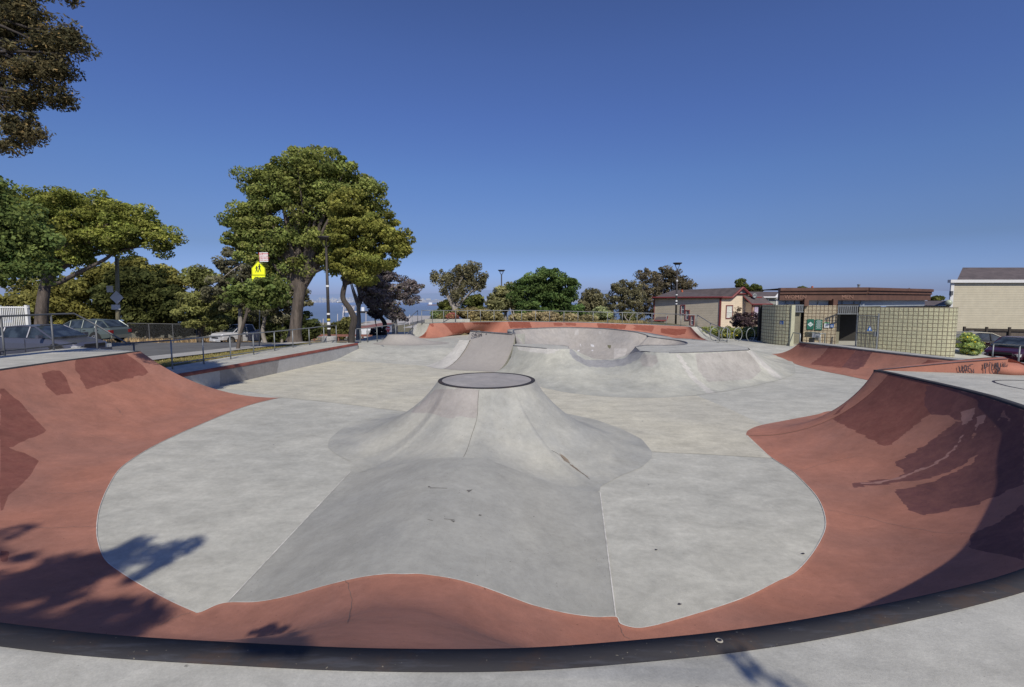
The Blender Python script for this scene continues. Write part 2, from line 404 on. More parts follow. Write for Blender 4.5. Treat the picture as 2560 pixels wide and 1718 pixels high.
def offset_curve(P, d):
    T = np.gradient(P[:, :2], axis=0); T /= np.linalg.norm(T, axis=1)[:, None]
    N = np.stack([T[:,1], -T[:,0]], 1); Q = P.copy(); Q[:, :2] += N*d; return Q
# deck outline: outside boundary points paired along the lip
outer_l = [(-13.9,15.3),(-13.9,13.0),(-13.9,11.),(-13.9,8.),(-13.9,4.),(-13.9,-4.),(-8,-6),(0,-6),(8,-6),(14.,-4),(14.,4.),(14.,8.),(13.6,9.6),(10.4,9.66),(8.4,10.1),(7.95,10.29)]
outer = catmull(np.array([(x, y, DZ) for x, y in outer_l]), 420)
seg = []
mid = .5*(lip+outer)
G = np.stack([offset_curve(lip, .012), mid, outer], 1)
deck = mk('concrete_deck', G, None, M['deck'], quads=grid_quads(420, 3)); tag(deck, kind='structure')
def skirt(P, z1):
    Q = P.copy(); Q[:, 2] = z1; return np.stack([P, Q], 1)
o = mk('deck_edge', skirt(outer, -.8), None, M['ledge'], quads=grid_quads(420, 2)); tag(o, kind='structure')
# ---- the red bowl
bowl = thing('red_bowl', 'red brown concrete bowl wall sweeping round the foreground with a dark steel lip', 'skate bowl', (0, 3, 0))
st = []   # (foot, lip, steepness)
lipL = LIP[:16]
tops = [(-10.9,14.1),(-11.03,13.0),(-11.05,11.4),(-11.0,10.1),(-10.8,8.7),(-10.45,7.5),(-9.9,6.4),(-9.1,5.3),(-8.2,4.45),(-7.3,3.82),(-6.15,3.25),(-5.15,2.86),(-4.25,2.56),(-3.5,2.35),(-2.9,2.21),(-2.6,2.15)]
for (u, v), t in zip(footpx, tops): st.append((pz(u, v), t, .85 if v < 1400 else .5))
def hp(u, v): return pf(u, v, zhump)
for (u, v), t, s in [((560,1509),(-2.3,2.1),.4),((644,1506),(-2.0,2.055),.4),((728,1490),(-1.7,2.02),.35),((812,1466),(-1.4,1.995),.3),((896,1446),(-1.1,1.975),.25),((964,1437),(-.85,1.96),.2),((1010,1437),(-.65,1.947),.2),((1055,1437),(-.45,1.942),.2),((1135,1449),(-.2,1.94),.25),((1204,1468),(.0,1.945),.3),((1284,1497),(.25,1.965),.35),((1338,1516),(.4,1.98),.4),((1418,1535),(.6,2.0),.45),((1488,1544),(.75,2.02),.45),((1540,1544),(.85,2.035),.5)]:
    st.append((hp(u, v), t, s))
for (u, v), t, s in [((1552,1561),(.95,2.05),.5),((1589,1571),(1.1,2.08),.5),((1627,1567),(1.25,2.11),.5),((1685,1552),(1.5,2.165),.5),((1797,1518),(2.2,2.35),.6),((1873,1490),(2.84,2.56),.75),((1940,1456),(3.6,2.9),.85),((1985,1434),(4.3,3.25),.95),((2024,1394),(5.0,3.7),1),((2052,1350),(5.65,4.3),1),((2064,1316),(6.2,4.95),1),((2060,1282),(6.62,5.6),1),((2046,1249),(6.92,6.15),1),((2024,1221),(7.12,6.62),1),((1990,1187),(7.36,7.25),1),((1968,1170),(7.47,7.6),1),((1929,1145),(7.6,8.3),1),((1884,1109),(7.7,9.2),1),((1866,1089),(7.76,9.85),1)]:
    st.append((pz(u, v), t, s))
B = np.array([s[0] for s in st]); T = np.array([(s[1][0], s[1][1], DZ) for s in st]); S = np.array([s[2] for s in st])
nb = 1150
Bc = catmull(B, nb); Tc = catmull(T, nb); Sc = catmull(S[:,None], nb)[:,0]
Bc[:,2] = np.maximum(Bc[:,2], 0)
# snap lips onto the drawn lip curve so wall and band meet
for i in range(nb):
    j = np.argmin(((lip[:, :2]-Tc[i, :2])**2).sum(1)); Tc[i, :2] = .3*Tc[i, :2] + .7*lip[j, :2]
Gb = transition(Bc, Tc, Sc, 120)
Gb[:,0,2] -= .0; Gb[:,0,2] += .007
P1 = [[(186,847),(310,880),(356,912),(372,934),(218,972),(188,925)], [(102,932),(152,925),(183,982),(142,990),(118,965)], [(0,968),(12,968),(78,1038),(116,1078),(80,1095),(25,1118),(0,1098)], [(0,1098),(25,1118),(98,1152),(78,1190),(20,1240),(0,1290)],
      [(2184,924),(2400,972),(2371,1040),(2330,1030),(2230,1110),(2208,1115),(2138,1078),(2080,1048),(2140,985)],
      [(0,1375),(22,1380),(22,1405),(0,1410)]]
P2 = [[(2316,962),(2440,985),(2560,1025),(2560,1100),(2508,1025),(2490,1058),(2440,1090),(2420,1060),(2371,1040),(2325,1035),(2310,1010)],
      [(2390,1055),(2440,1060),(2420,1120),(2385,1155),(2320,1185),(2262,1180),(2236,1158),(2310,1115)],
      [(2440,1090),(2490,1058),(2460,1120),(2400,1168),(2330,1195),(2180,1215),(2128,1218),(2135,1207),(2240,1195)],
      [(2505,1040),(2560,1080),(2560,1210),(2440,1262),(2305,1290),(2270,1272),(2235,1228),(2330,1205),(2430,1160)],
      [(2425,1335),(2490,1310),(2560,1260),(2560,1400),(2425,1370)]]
P3 = [[(2402,1030),(2440,1018),(2430,1050),(2405,1062)],[(2440,1045),(2465,1035),(2460,1058),(2446,1062)],[(2410,1040),(2425,1025),(2418,1062)],[(2435,1065),(2450,1052),(2440,1078)],
      [(2405,1084),(2410,1086),(2395,1115),(2365,1145),(2320,1172),(2290,1180),(2262,1194),(2200,1208),(2150,1210),(2150,1207),(2200,1204),(2262,1189),(2290,1175),(2320,1167),(2363,1140),(2391,1112)]]
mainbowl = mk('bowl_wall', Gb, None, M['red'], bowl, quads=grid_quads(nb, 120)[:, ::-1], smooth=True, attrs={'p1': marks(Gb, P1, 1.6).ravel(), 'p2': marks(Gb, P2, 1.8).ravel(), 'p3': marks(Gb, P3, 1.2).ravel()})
# lip band: dark flat steel, a few mm proud
a_ = offset_curve(lip, -.012); b_ = offset_curve(lip, .112); a_[:,2] = DZ+.006; b_[:,2] = DZ+.009
a0 = a_.copy(); a0[:,2] -= .07; b0 = b_.copy(); b0[:,2] -= .01
mk('coping_band', np.stack([a0, a_, b_, b0], 1), None, M['steel'], bowl, quads=grid_quads(420, 4))
# end wall of the left side
e = Gb[0]; eb = e.copy(); eb[:,2] = np.minimum(e[:,2]-.01, 0)-.05; eb[:,1] += .02
mk('end_face', np.stack([e, eb], 1), None, M['red'], bowl, quads=grid_quads(120, 2))
e2 = offset_curve(lip[:3], .012)
o = mk('end_cap', [(-10.9,14.1,DZ),(-13.9,15.3,DZ),(-13.9,15.3,.3),(-10.9,14.12,-.05)], [(0,1,2,3)], M['ledge'], bowl)
# floor joint between foot line and red wall
V, F = ribbon(Bc[:540]+np.array([0,0,.006]), np.array([0,0,1.]), .012, .004)
for a_i, b_i in ((0, 430), (430, 700), (700, nb-1)):
    pj = Bc[a_i:b_i+1].copy(); pj[:,2] += .006; Vj, Fj = ribbon(pj, np.array([0,0,1.]), .009, .003); mk('joint', Vj, Fj, M['lightjoint'], bowl)
def crack(G, px, w=.0035, mat='joint', ymax=14.5):
    u, v = proj(G); P = []; Nn = []
    nr = np.cross(np.gradient(G, axis=0), np.gradient(G, axis=1)); nr /= (np.linalg.norm(nr, axis=2)[...,None]+1e-9); nr *= np.sign(nr[...,2:3]+1e-9)
    px = catmull(np.array([(a, b, 0) for a, b in px], float), len(px)*5); rgc = np.random.default_rng(int(px[0,0]))
    for a, b, _ in px:
        d = (u-a-rgc.normal()*1.2)**2+(v-b-rgc.normal()*.8)**2; i = np.unravel_index(np.argmin(d), d.shape); P.append(G[i]+nr[i]*.004); Nn.append(nr[i])
    P = np.array(P); V, F = ribbon(P, np.mean(Nn, axis=0), w, .003); mk('crack', V, F, M[mat], bowl)
for c_px in ([(112,1232),(160,1234),(210,1232),(258,1226)], [(224,1089),(262,1097),(300,1110),(318,1112)], [(291,1020),(300,1030),(306,1036)], [(0,1322),(80,1321),(180,1319),(238,1316)], [(392,1565),(430,1548),(478,1532)], [(2070,1275),(2190,1300),(2330,1330),(2440,1335)], [(1990,1180),(2100,1150),(2160,1140)], [(1546,1566),(1560,1590),(1575,1600)], [(860,1440),(880,1500),(870,1560)]):
    crack(Gb, c_px)
# ---- hip and second red bank behind the right corner
hip = thing('red_hip_bank', 'far side of the red hip, with an orange graffiti ledge rising on its top', 'skate ramp', (9, 11, 0))
hb = [pz(1866,1089), pz(1866,1083), pz(1873,1075), pz(1901,1064), pz(1962,1052), pz(2041,1037), pz(2080,1028), np.array([10.2,13.1,0]), np.array([12.,13.0,0]), np.array([13.6,12.6,0])]
ht = [(7.76,9.85,1.5),(7.77,10.1,1.5),(7.78,10.25,1.5),(7.79,10.3,1.5),(7.82,10.32,1.5),(7.9,10.33,1.51),(8.3,10.3,1.57),(9.3,10.15,1.72),(10.25,9.98,1.80),(10.8,9.7,1.5)]
hB = catmull(np.array(hb), 240); hT = catmull(np.array(ht), 240); hB[:,2] = .006
hG = transition(hB, hT, np.full(240, .95), 60)
mk('bank_wall', hG, None, M['red'], hip, quads=grid_quads(240, 60)[:, ::-1], smooth=True, attrs={'p1': marks(hG, [[(2184,924),(2180,930),(2100,1030),(2075,1045),(2140,985)]], 1).ravel()})
# ledge with graffiti
lt0 = [(7.86,10.29),(8.4,10.10),(9.2,9.9),(10.0,9.68)]; lt1 = [(7.9,10.31),(8.45,10.26),(9.3,10.13),(10.2,9.96)]; lz = [1.505,1.60,1.72,1.82]
V = []; F = []
for (x0,y0),(x1,y1),z in zip(lt0, lt1, lz): V += [(x0,y0,1.495),(x0,y0,z),(x1,y1,z+.004),(x1,y1,1.45)]
for i in range(3):
    for k in range(3): F.append((4*i+k, 4*i+k+1, 4*i+k+5, 4*i+k+4))
F.append((12,13,14,15))
ldg = thing('graffiti_ledge', 'low orange red ledge with two black graffiti tags on the right deck', 'ledge', (9, 10, 1.5))
mk('ledge_block', V, F, M['orangered'], ldg)
nrm = np.cross(np.array([2.14,-.61,0]), np.array([0,0,1.])); nrm /= np.linalg.norm(nrm)
V2, F2 = ribbon([np.array([a[0],a[1],z+.004]) for a, z in zip(lt0, lz)], np.array([0,0,1.]), .045, .002); mk('ledge_edge', V2, F2, M['edge'], ldg)
def on_plane(u, v, p0, n, off=.006):
    d = ray(u, v); o = np.array([0,0,CAMH]); t = np.dot(p0-o, n)/np.dot(d, n); return o + d*t + n*off
p0 = np.array([9.2,9.9,1.6])
nl = np.array([.61,-2.14*-1.,0]); nl = np.array([-.26,-.965,0])
def strokes(name, parent, mat, lines, p0, n, w, sc, off):
    mb = MB()
    for ln in lines:
        pts = [on_plane(off[0]+x*sc, off[1]+y*sc, p0, n) for x, y in ln]
        pts = catmull(np.array(pts), max(3, len(pts)*4)); V, F = ribbon(pts, np.array(n), w, .002); mb.add(V, F)
    return mb.make(name, mat, parent)
tagl = [[(315,1175),(335,1270),(375,1280),(385,1165),(395,1240),(425,1320)], [(450,1165),(435,1230),(465,1290),(490,1240),(480,1170),(445,1165),(470,1200)], [(560,1150),(530,1200),(510,1310)], [(560,1150),(600,1140),(635,1140)], [(520,1240),(570,1240),(640,1330),(635,1240)],
        [(870,1110),(890,1200),(895,1340)], [(900,1110),(865,1220),(890,1230)], [(930,1100),(920,1180),(960,1180),(1000,1100),(980,1100)], [(1040,1100),(1030,1250),(1075,1350)], [(1110,1110),(1080,1200),(1120,1230),(1140,1140),(1100,1110)], [(1150,1100),(1160,1350)], [(1170,1100),(1195,1300),(1230,1110)], [(1265,1100),(1290,1150),(1300,1360)], [(1320,1100),(1320,1200)], [(1390,1150),(1360,1170),(1370,1200)], [(1280,1280),(1250,1260),(1275,1225),(1340,1220),(1390,1300)]]
for tg_ in (tagl[:5], tagl[5:]): strokes('graffiti_tag', ldg, M['ink'], tg_, np.array([9.2,9.87,1.6]), nl, .014, 200/1742., (2360,780))
o = MB().lathe([(.01,.0),(.45,.0),(.42,.14),(.3,.2),(.01,.22)], (10.15,10.0,1.5), 20).make('ledge_end', M['orangered'], ldg, smooth=True)
# black painted loop on the right deck
lp = [pz(u, v, DZ) for u, v in [(2620,953),(2560,951.5),(2510,951),(2486,952.5),(2486,956),(2505,962),(2535,969),(2600,980)]]
V, F = ribbon(catmull(np.array(lp), 40), np.array([0,0,1.]), .04, .004)
o = mk('painted_loop', V, F, M['ink'], base=lp[3]); tag(o, 'thin black painted loop on the concrete deck by the right edge', 'painted mark')
# second bank in front of the restrooms
bank = thing('red_quarter_pipe', 'red quarter pipe with dark coping in front of the block restroom building', 'skate ramp', (14, 20, 0))
bb = [pf(1923,885,zf), pf(1962,898,zf), pf(1996,913,zf), pz(2052,927), pz(2108,938), pz(2160,949), np.array([13.4,16.3,0]), np.array([13.7,14.6,0]), np.array([14.3,13.2,0])]
bt = [pz(1999,856,.9), pz(2045,861.5,.9), pz(2110,869,.9), pz(2175,877,.9), pz(2240,884.5,.9), pz(2320,893.5,.9), pz(2399,902,.9), np.array([15.7,15.2,.9]), np.array([15.9,13.5,.9])]
bB = catmull(np.array(bb), 300); bT = catmull(np.array(bt), 300); bB[:,2] = zf(bB[:,0], bB[:,1])+.007
bG = transition(bB, bT, np.full(300, .95), 60)
mk('bank_wall', bG, None, M['red'], bank, quads=grid_quads(300, 60)[:, ::-1], smooth=True, attrs={'p1': marks(bG, [[(2072,868),(2140,876),(2105,920),(2025,911),(2050,893)],[(2000,858),(2018,859),(2008,870),(1996,867)],[(2320,900),(2360,903),(2330,915),(2300,912)]], .8).ravel(), 'p2': marks(bG, [[(2140,876),(2180,881),(2160,915),(2140,925),(2105,918)]], .8).ravel()})
MB().tube(list(bT[::6]+np.array([0,0,.0])), .035, 8).make('coping', M['edge'], bank, smooth=True)
bd = bT.copy(); bd[:,0] += .9; bd[:,2] = .9; b3 = bd.copy(); b3[:,2] = .0; 
mk('bank_deck', np.stack([bT, bd, b3], 1), None, M['deck'], bank, quads=grid_quads(300, 3)[:, ::-1])
ef = bG[0].copy(); ef2 = ef.copy(); ef2[:,2] = 0; mk('end_face', np.stack([ef, ef2], 1), None, M['red'], bank, quads=grid_quads(60, 2))
mk('end_cap', [bT[0], bd[0], b3[0], (bT[0][0], bT[0][1], 0)], [(0,1,2,3)], M['ledge'], bank)
# ---- the grey hump panel
hum = thing('concrete_hump', 'smooth grey concrete hump running from the volcano to the near red wall', 'skate hump', (-.9, 6, 0))
near_px = [(568,1508),(644,1506),(728,1490),(812,1466),(896,1446),(964,1437),(1010,1437),(1055,1437),(1135,1449),(1204,1468),(1284,1497),(1338,1516),(1418,1535),(1488,1544),(1540,1544)]
far_px = [(875,1181),(920,1178),(964,1171),(1010,1161),(1049,1153),(1100,1146),(1151,1145),(1192,1148),(1231,1155),(1275,1170),(1311,1185),(1350,1200),(1391,1214),(1445,1226),(1500,1232)]
hn = catmull(np.array([hp(*p) for p in near_px]), 150); hf = catmull(np.array([hp(*p) for p in far_px]), 150)
tt = np.linspace(0, 1, 120)[None,:,None]; HG = hn[:,None,:]*(1-tt) + hf[:,None,:]*tt
q = np.linspace(0, 1, 150)
env = np.ones(150)
HG[...,2] = zhump(HG[...,0], 0)*sstep(0, .08, q)[:,None]*sstep(0, .08, 1-q)[:,None] + .008
uu, vv = proj(HG)
hm = [[(1075,1219),(1118,1220),(1118,1221),(1075,1220.5)],[(1166,1225),(1182,1224),(1176,1228),(1172,1231)],[(1110,1296.5),(1136,1298.5),(1136,1299.5),(1110,1297.5)],[(1126,1300),(1138,1302),(1134,1306),(1130,1303)],[(1070,1215.5),(1076,1216),(1075,1218.5),(1070,1218)],[(1197,1286),(1204,1287),(1203,1289.5),(1197,1289)],[(1070,1298),(1082,1301),(1082,1302),(1070,1299)]]
mk('hump_surface', HG, None, M['hump'], hum, quads=grid_quads(150, 120)[:, ::-1], smooth=True, attrs={'p1': marks(HG, hm, .5).ravel()*0})
for s_ in (0, 149):
    V, F = ribbon(HG[s_], np.array([0,0,1.]), .014, .006); MB().add(V, F).make('joint', M['lightjoint'], hum)
for pl in hm:
    pts = [pf(u, v, lambda x, y: zhump(x, y)+.012) for u, v in pl]; MB().add(pts, [tuple(range(len(pts)))]).make('skid_mark', M['joint'], hum)
# ---- the volcano
vol = thing('concrete_volcano', 'flared grey concrete volcano with a flat round steel-rimmed top', 'skate volcano', (-.53, 10.5, 0))
vc = np.array([-.55,10.45]); vz = 1.26; vr = 1.05
vb = [(1501,1218),(1552,1190),(1605,1169),(1629,1147),(1631,1131),(1605,1099),(1552,1072),(1490,1050),(1418,1035)]
right = [pz(*p) for p in vb]; left = [pz(*p) for p in [(1017,1029),(960,1038),(905,1051),(870,1064),(846,1078),(822,1100),(819,1120),(840,1137),(878,1155)]]
back = [np.array([vc[0]+3.*math.cos(a), vc[1]+3.0*math.sin(a), 0]) for a in np.linspace(R(52), R(132), 6)]
front = [hp(*p) for p in far_px]
ringp = right + back + left + front
ang = np.unwrap([math.atan2(p[1]-vc[1], p[0]-vc[0]) for p in ringp])
RP = np.array(ringp); nv = 360
cl = np.vstack([RP, RP[:1]]); seglen = np.r_[0, np.cumsum(np.linalg.norm(np.diff(cl[:, :2], axis=0), axis=1))]
tq = np.linspace(0, seglen[-1], nv+1); VB = np.stack([np.interp(tq, seglen, cl[:,k]) for k in range(3)], 1)
for _ in range(3): 
    V_ = VB.copy(); V_[1:-1] = .25*VB[:-2]+.5*VB[1:-1]+.25*VB[2:]; VB = V_
VB[-1] = VB[0]
AA = np.arctan2(VB[:,1]-vc[1], VB[:,0]-vc[0])
VT = np.stack([vc[0]+vr*np.cos(AA), vc[1]+vr*np.sin(AA), np.full(len(AA), vz)], 1)
VB[:,2] = zhump(VB[:,0], 0)*(VB[:,1] < 8.9)*sstep(-2.85, -2.5, VB[:,0])*(1-sstep(1.05, 1.4, VB[:,0]))+.006
VG = transition(VB, VT, np.full(len(VB), .93), 90)
P1 = [[(1085,975),(1140,972),(1145,968),(1198,974),(1192,1045),(1150,1042),(1120,1046),(1080,1035),(1025,1030),(1050,1010)]]
P2 = [[(1398,1132),(1410,1140),(1428,1160),(1424,1160),(1410,1152),(1402,1142)],[(1428,1160),(1475,1196),(1473,1198),(1424,1162)]]
mk('volcano_flank', VG, None, M['volc'], vol, quads=grid_quads(len(VB), 90)[:, ::-1], smooth=True, attrs={'p1': marks(VG, P1, 1.2).ravel(), 'p2': marks(VG, P2, .5).ravel()})
M['vtop'] = m_concrete('volcano top concrete', (.34,.32,.30), (.28,.27,.26), var=.25, fine=.06, big=1.2)
MB().lathe([(.97,vz-.05),(.97,vz+.004),(.9,vz+.006),(.01,vz+.006)], (vc[0],vc[1],0), 72).make('volcano_top', M['vtop'], vol)
MB().lathe([(vr+.004,vz-.03),(vr+.006,vz+.004),(vr-.01,vz+.012),(.975,vz+.012),(.97,vz+.002)], (vc[0],vc[1],0), 96).make('steel_ring', M['steel'], vol)
del_top = None
# crack lines on the volcano
def surf_line(G, px, w, name, mat, parent):
    u, v = proj(G); P = []
    for a, b in px:
        d = (u-a)**2+(v-b)**2; d = np.where(G[...,1] > 10.8, 1e9, d); i = np.unravel_index(np.argmin(d), d.shape); P.append(G[i])
    V, F = ribbon(catmull(np.array(P), len(P)*3), np.array([0,-.7,.7]), w, .004); return mk(name, V, F, mat, parent)
surf_line(VG, [(1198,975),(1196,1000),(1192,1045),(1180,1090),(1168,1120),(1156,1142)], .008, 'crack', M['joint'], vol)
surf_line(VG, [(1380,1125),(1400,1138),(1425,1160),(1455,1182),(1474,1197)], .009, 'crack', M['joint'], vol)
# ---- the pool block
pool = thing('pool_bowl', 'raised grey concrete pool with curved inner walls and a rounded notch in its front bank', 'skate pool', (3.5, 20, 0))
zd = 1.05
pb = [pz(1235,930), pz(1290,950), pz(1352,969), pz(1416,982), pz(1493,991), pz(1570,995), pz(1647,995.5), pz(1700,993), pz(1743,988), pz(1820,978), pz(1897,963), pz(1950,950), pz(1990,936), pz(1985,905)]
ptp = [pz(1283,864,zd), pz(1325,868,zd), pz(1369,872,zd), pz(1405,872.5,zd)] + [np.array(q) for q in ((2.5,19.6,1.0),(2.95,19.8,.76),(3.35,19.9,.59),(3.8,19.9,.53),(4.25,19.8,.58),(4.65,19.5,.76),(4.9,19.0,.95),(5.08,18.4,1.04),(5.35,17.9,zd))] + [np.array([5.9,17.75,zd]), pz(1775,880,zd), pz(1874,875,zd), pz(1876,874,zd), pz(1868,868,zd)]
# resample both by hand-set parameters
tb = [0,1.2,2.2,3.4,5,6.5,8.2,9.3,10.3,12,13.6,15,15.6,17.]; ttp = [0,1,2.2,3.0,3.7,4.4,5.1,5.8,6.5,7.2,7.9,8.6,9.3,10.4,12.7,15,15.6,17.]
ni = 520; qq = np.linspace(0, 17, ni)
PB = np.stack([np.interp(qq, tb, np.array(pb)[:,k]) for k in range(3)], 1); PT = np.stack([np.interp(qq, ttp, np.array(ptp)[:,k]) for k in range(3)], 1)
def smooth1(A, k):
    for _ in range(k): A[1:-1] = .25*A[:-2]+.5*A[1:-1]+.25*A[2:]
    return A
PB = smooth1(PB, 60); PT = smooth1(PT, 6); PB[:,2] = .007
PS = np.interp(qq, [0,3,4,6,8,9,17], [.75,.7,.5,.35,.5,.7,.8])
PG = transition(PB, PT, PS, 90)
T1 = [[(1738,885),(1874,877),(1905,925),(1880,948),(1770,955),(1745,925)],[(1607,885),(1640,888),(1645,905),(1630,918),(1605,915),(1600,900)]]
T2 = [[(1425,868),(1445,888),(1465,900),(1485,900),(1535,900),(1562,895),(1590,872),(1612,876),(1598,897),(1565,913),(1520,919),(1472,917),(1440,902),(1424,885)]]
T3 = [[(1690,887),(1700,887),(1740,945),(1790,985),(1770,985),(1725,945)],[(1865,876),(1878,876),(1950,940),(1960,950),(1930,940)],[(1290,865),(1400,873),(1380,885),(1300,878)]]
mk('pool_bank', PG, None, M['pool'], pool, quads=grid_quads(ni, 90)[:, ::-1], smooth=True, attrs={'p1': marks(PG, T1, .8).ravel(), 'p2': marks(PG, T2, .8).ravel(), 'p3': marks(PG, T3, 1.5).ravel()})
# tall taupe extension on the left
eb_ = catmull(np.array([pz(1104,923), pz(1145,926), pz(1190,928), pz(1237,931)]), 60); et_ = catmull(np.array([pz(1176,828,1.45), pz(1215,831,1.45), pz(1250,833.5,1.45), pz(1288,836,1.45)]), 60)
eb_[:,2] = .01
EG = transition(eb_, et_, np.full(60, .97), 90)
M['taupe'] = m_concrete('taupe painted concrete', (.345,.325,.295), (.32,.30,.275), var=.1, fine=.05, streak=(3,3,.4))
mk('tall_wall', EG, None, M['taupe'], pool, quads=grid_quads(60, 90)[:, ::-1], smooth=True)
# side faces and top coping of the extension
for k, nm in ((0,'side_face'),(59,'side_face')):
    c_ = EG[k]; d_ = c_.copy(); d_[:,2] = 0
    c_ = np.vstack([c_, [c_[-1]+np.array([.45,.5,0])]]); d_ = np.vstack([d_, [c_[-1]*np.array([1,1,0])]])
    mk(nm, np.stack([c_, d_], 1), None, M['pool'], pool, quads=grid_quads(91, 2))
MB().tube(list(et_[::6]), .04, 8).make('coping', M['edge'], pool, smooth=True)
for tg_ in (lambda q: (q[:4], q[4:]))([[(1460,1015),(1440,1020),(1440,1045),(1465,1045),(1465,1030),(1450,1030)],[(1475,1050),(1475,1015),(1495,1015),(1490,1030),(1475,1032),(1500,1050)],[(1508,1015),(1512,1048)],[(1522,1048),(1522,1020),(1532,1035),(1540,1020),(1544,1048)],[(1590,1055),(1592,1020),(1610,1055),(1612,1020)],[(1620,1020),(1620,1055),(1636,1055),(1636,1020)],[(1642,1022),(1662,1022)],[(1651,1022),(1651,1058)],[(1660,1030),(1650,1040),(1662,1050),(1650,1058)]]): strokes('graffiti_tag', pool, M['ink'], tg_, np.array([-.9,22.9,1.35]), np.array([-.42,-.85,.30]), .03, 500/2178., (850,600))
# small white side bank left of the taupe wall
wb = catmull(np.array([pz(1062,915), pz(1080,920), pz(1105,924)]), 20); wt = catmull(np.array([pz(1149,850,zd), pz(1160,850.5,zd), pz(1174,851,zd)]), 20); wb[:,2] = .012
WG = transition(wb, wt, np.full(20, .9), 40)
mk('side_bank', WG, None, M['pool'], pool, quads=grid_quads(20, 40)[:, ::-1], smooth=True, attrs={'p3': np.ones(800)})
c_ = WG[0]; d_ = c_.copy(); d_[:,2] = 0; mk('side_face', np.stack([c_, d_], 1), None, M['pool'], pool, quads=grid_quads(40, 2))
mk('side_deck', [wt[0], wt[-1], wt[-1]+np.array([.8,2.6,0]), wt[0]+np.array([.5,2.6,0]), wt[0]*np.array([1,1,0]), (wt[0]+np.array([.5,2.6,0]))*np.array([1,1,0])], [(0,1,2,3),(0,3,5,4)], M['deck'], pool)
# rim of the pool: outer and inner
rim_in = [pz(1288,836,1.45), pz(1283,827,1.45), pz(1290,824.5,1.45), pz(1312,822.5,1.45), pz(1370,820,1.45), pz(1435,819.5,1.45), pz(1512,822,1.45), pz(1578,829,1.38), pz(1606,835,1.28), pz(1619,839.5,1.2)]
RI = catmull(np.array(rim_in), 200); RI[0] = et_[-1]
# lower right lobe rim
lobe = [pz(1622,841.5,1.18), pz(1640,844.5,1.14), pz(1666,848,1.09), pz(1700,852.5,zd), pz(1717,857,zd), pz(1715,861,zd), pz(1700,863.3,zd), pz(1660,864.5,zd), pz(1620,864,zd), pz(1600,866,zd), pz(1587,868.5,zd)]
LB = catmull(np.array(lobe), 160)
_q = lambda v_: int(round(v_*(ni-1)/17))
RI2 = np.vstack([RI, LB, PT[_q(8.3):_q(3.4):-2], catmull(np.array([PT[_q(3.3)], pz(1420,866,zd), pz(1395,863,zd), pz(1345,860.5,zd), pz(1292,859.5,zd)]), 60), RI[:1]])
cen = np.array([3.6,22.5])
def inner(P, zb):
    """inside foot of a pool wall: pulled toward the pool centre"""
    Q = P.copy(); d = cen - P[:, :2]; L = np.linalg.norm(d, axis=1)[:, None]; Q[:, :2] = P[:, :2] + d/L*np.minimum(3.2, L*.8); Q[:,2] = zb; return Q
IB = inner(RI2, .03); IB = smooth1(IB, 12)
IG = transition(IB, RI2, np.full(len(RI2), 1.0), 60)
# steepen the upper part so the walls stand near vertical under the rim
tt2 = np.linspace(0, 1, 60)
PI1 = [[(1438,824),(1446,824),(1447,838),(1436,838)],[(1497,828),(1503,828),(1505,835),(1496,835)],[(1535,870),(1568,872),(1562,895),(1535,900)]]
PI2 = [[(1449,863),(1454,856),(1451,866),(1456,868)],[(1475,860),(1484,862),(1486,868),(1478,866)],[(1443,876),(1449,874),(1449,878),(1443,880)],[(1459,888),(1463,892),(1468,889),(1466,897),(1460,896)],[(1478,876),(1484,874),(1482,880)]]
PI3 = [[(1517,862),(1528,863),(1527,869),(1524,874),(1520,868)]]
mk('inner_wall', IG, None, M['poolin'], pool, quads=grid_quads(len(RI2), 60), smooth=True, attrs={'p1': marks(IG, PI1, .4).ravel(), 'p2': marks(IG, PI2, .3).ravel(), 'p3': marks(IG, PI3, .3).ravel()})
fl = [tuple(p) for p in IB]
mk('pool_floor', [(p[0], p[1], .03) for p in fl[:-1:4]], [tuple(range(len(fl[:-1:4])))], M['poolin'], pool)
# decks: left front deck, right deck, back deck
dl = [PT[0], PT[_q(1)], PT[_q(2.2)], PT[_q(3.0)], PT[_q(3.4)], pz(1420,866,zd), pz(1395,863,zd), pz(1345,860.5,zd), pz(1290,859.5,zd)]
# inside face of the left deck: pool wall behind it is low
mk('front_deck', dl, [tuple(range(9))], M['deck'], pool)
ro = [pz(1874,875,zd), pz(1905,862.,.8), pz(1800,849.5,.62)]
dr = [PT[_q(k)] for k in (8.3,8.6,9,9.7,10.4,11.5,12.7,14,15)] + [pz(1868,868.5,zd), pz(1820,860.5,zd), pz(1762,853,zd)] + [LB[i] for i in range(52, 159, 8)]
mk('right_deck', dr, [tuple(range(len(dr)))], M['deck'], pool)
# back deck rim strip: from inner rim outwards, sloping to the lower right deck
RO = []
for i, p in enumerate(RI2[:260]):
    d = p[:2]-cen; d /= np.linalg.norm(d); w = .04 + .55*sstep(8, 50, i) + .95*sstep(120, 200, i)
    RO.append((p[0]+d[0]*w, p[1]+d[1]*w, p[2]-.01 - .10*sstep(120, 190, i)*(1-sstep(205, 250, i))))
RO = smooth1(np.array(RO), 10)
RO2 = RO.copy(); dd = RO[:, :2]-cen; dd /= np.linalg.norm(dd, axis=1)[:,None]; RO2[:, :2] += dd*.1; RO2[:,2] = .2
RO2b = RO.copy(); RO2b[:,2] -= .1
mk('back_deck', np.stack([RI2[:260], RO, RO2b, RO2], 1), None, M['deck'], pool, quads=grid_quads(260, 4)[:, ::-1])
MB().tube([p+np.array([0,0,.005]) for p in RI2[4:358:4]], .03, 8).make('coping', M['edge'], pool, smooth=True)
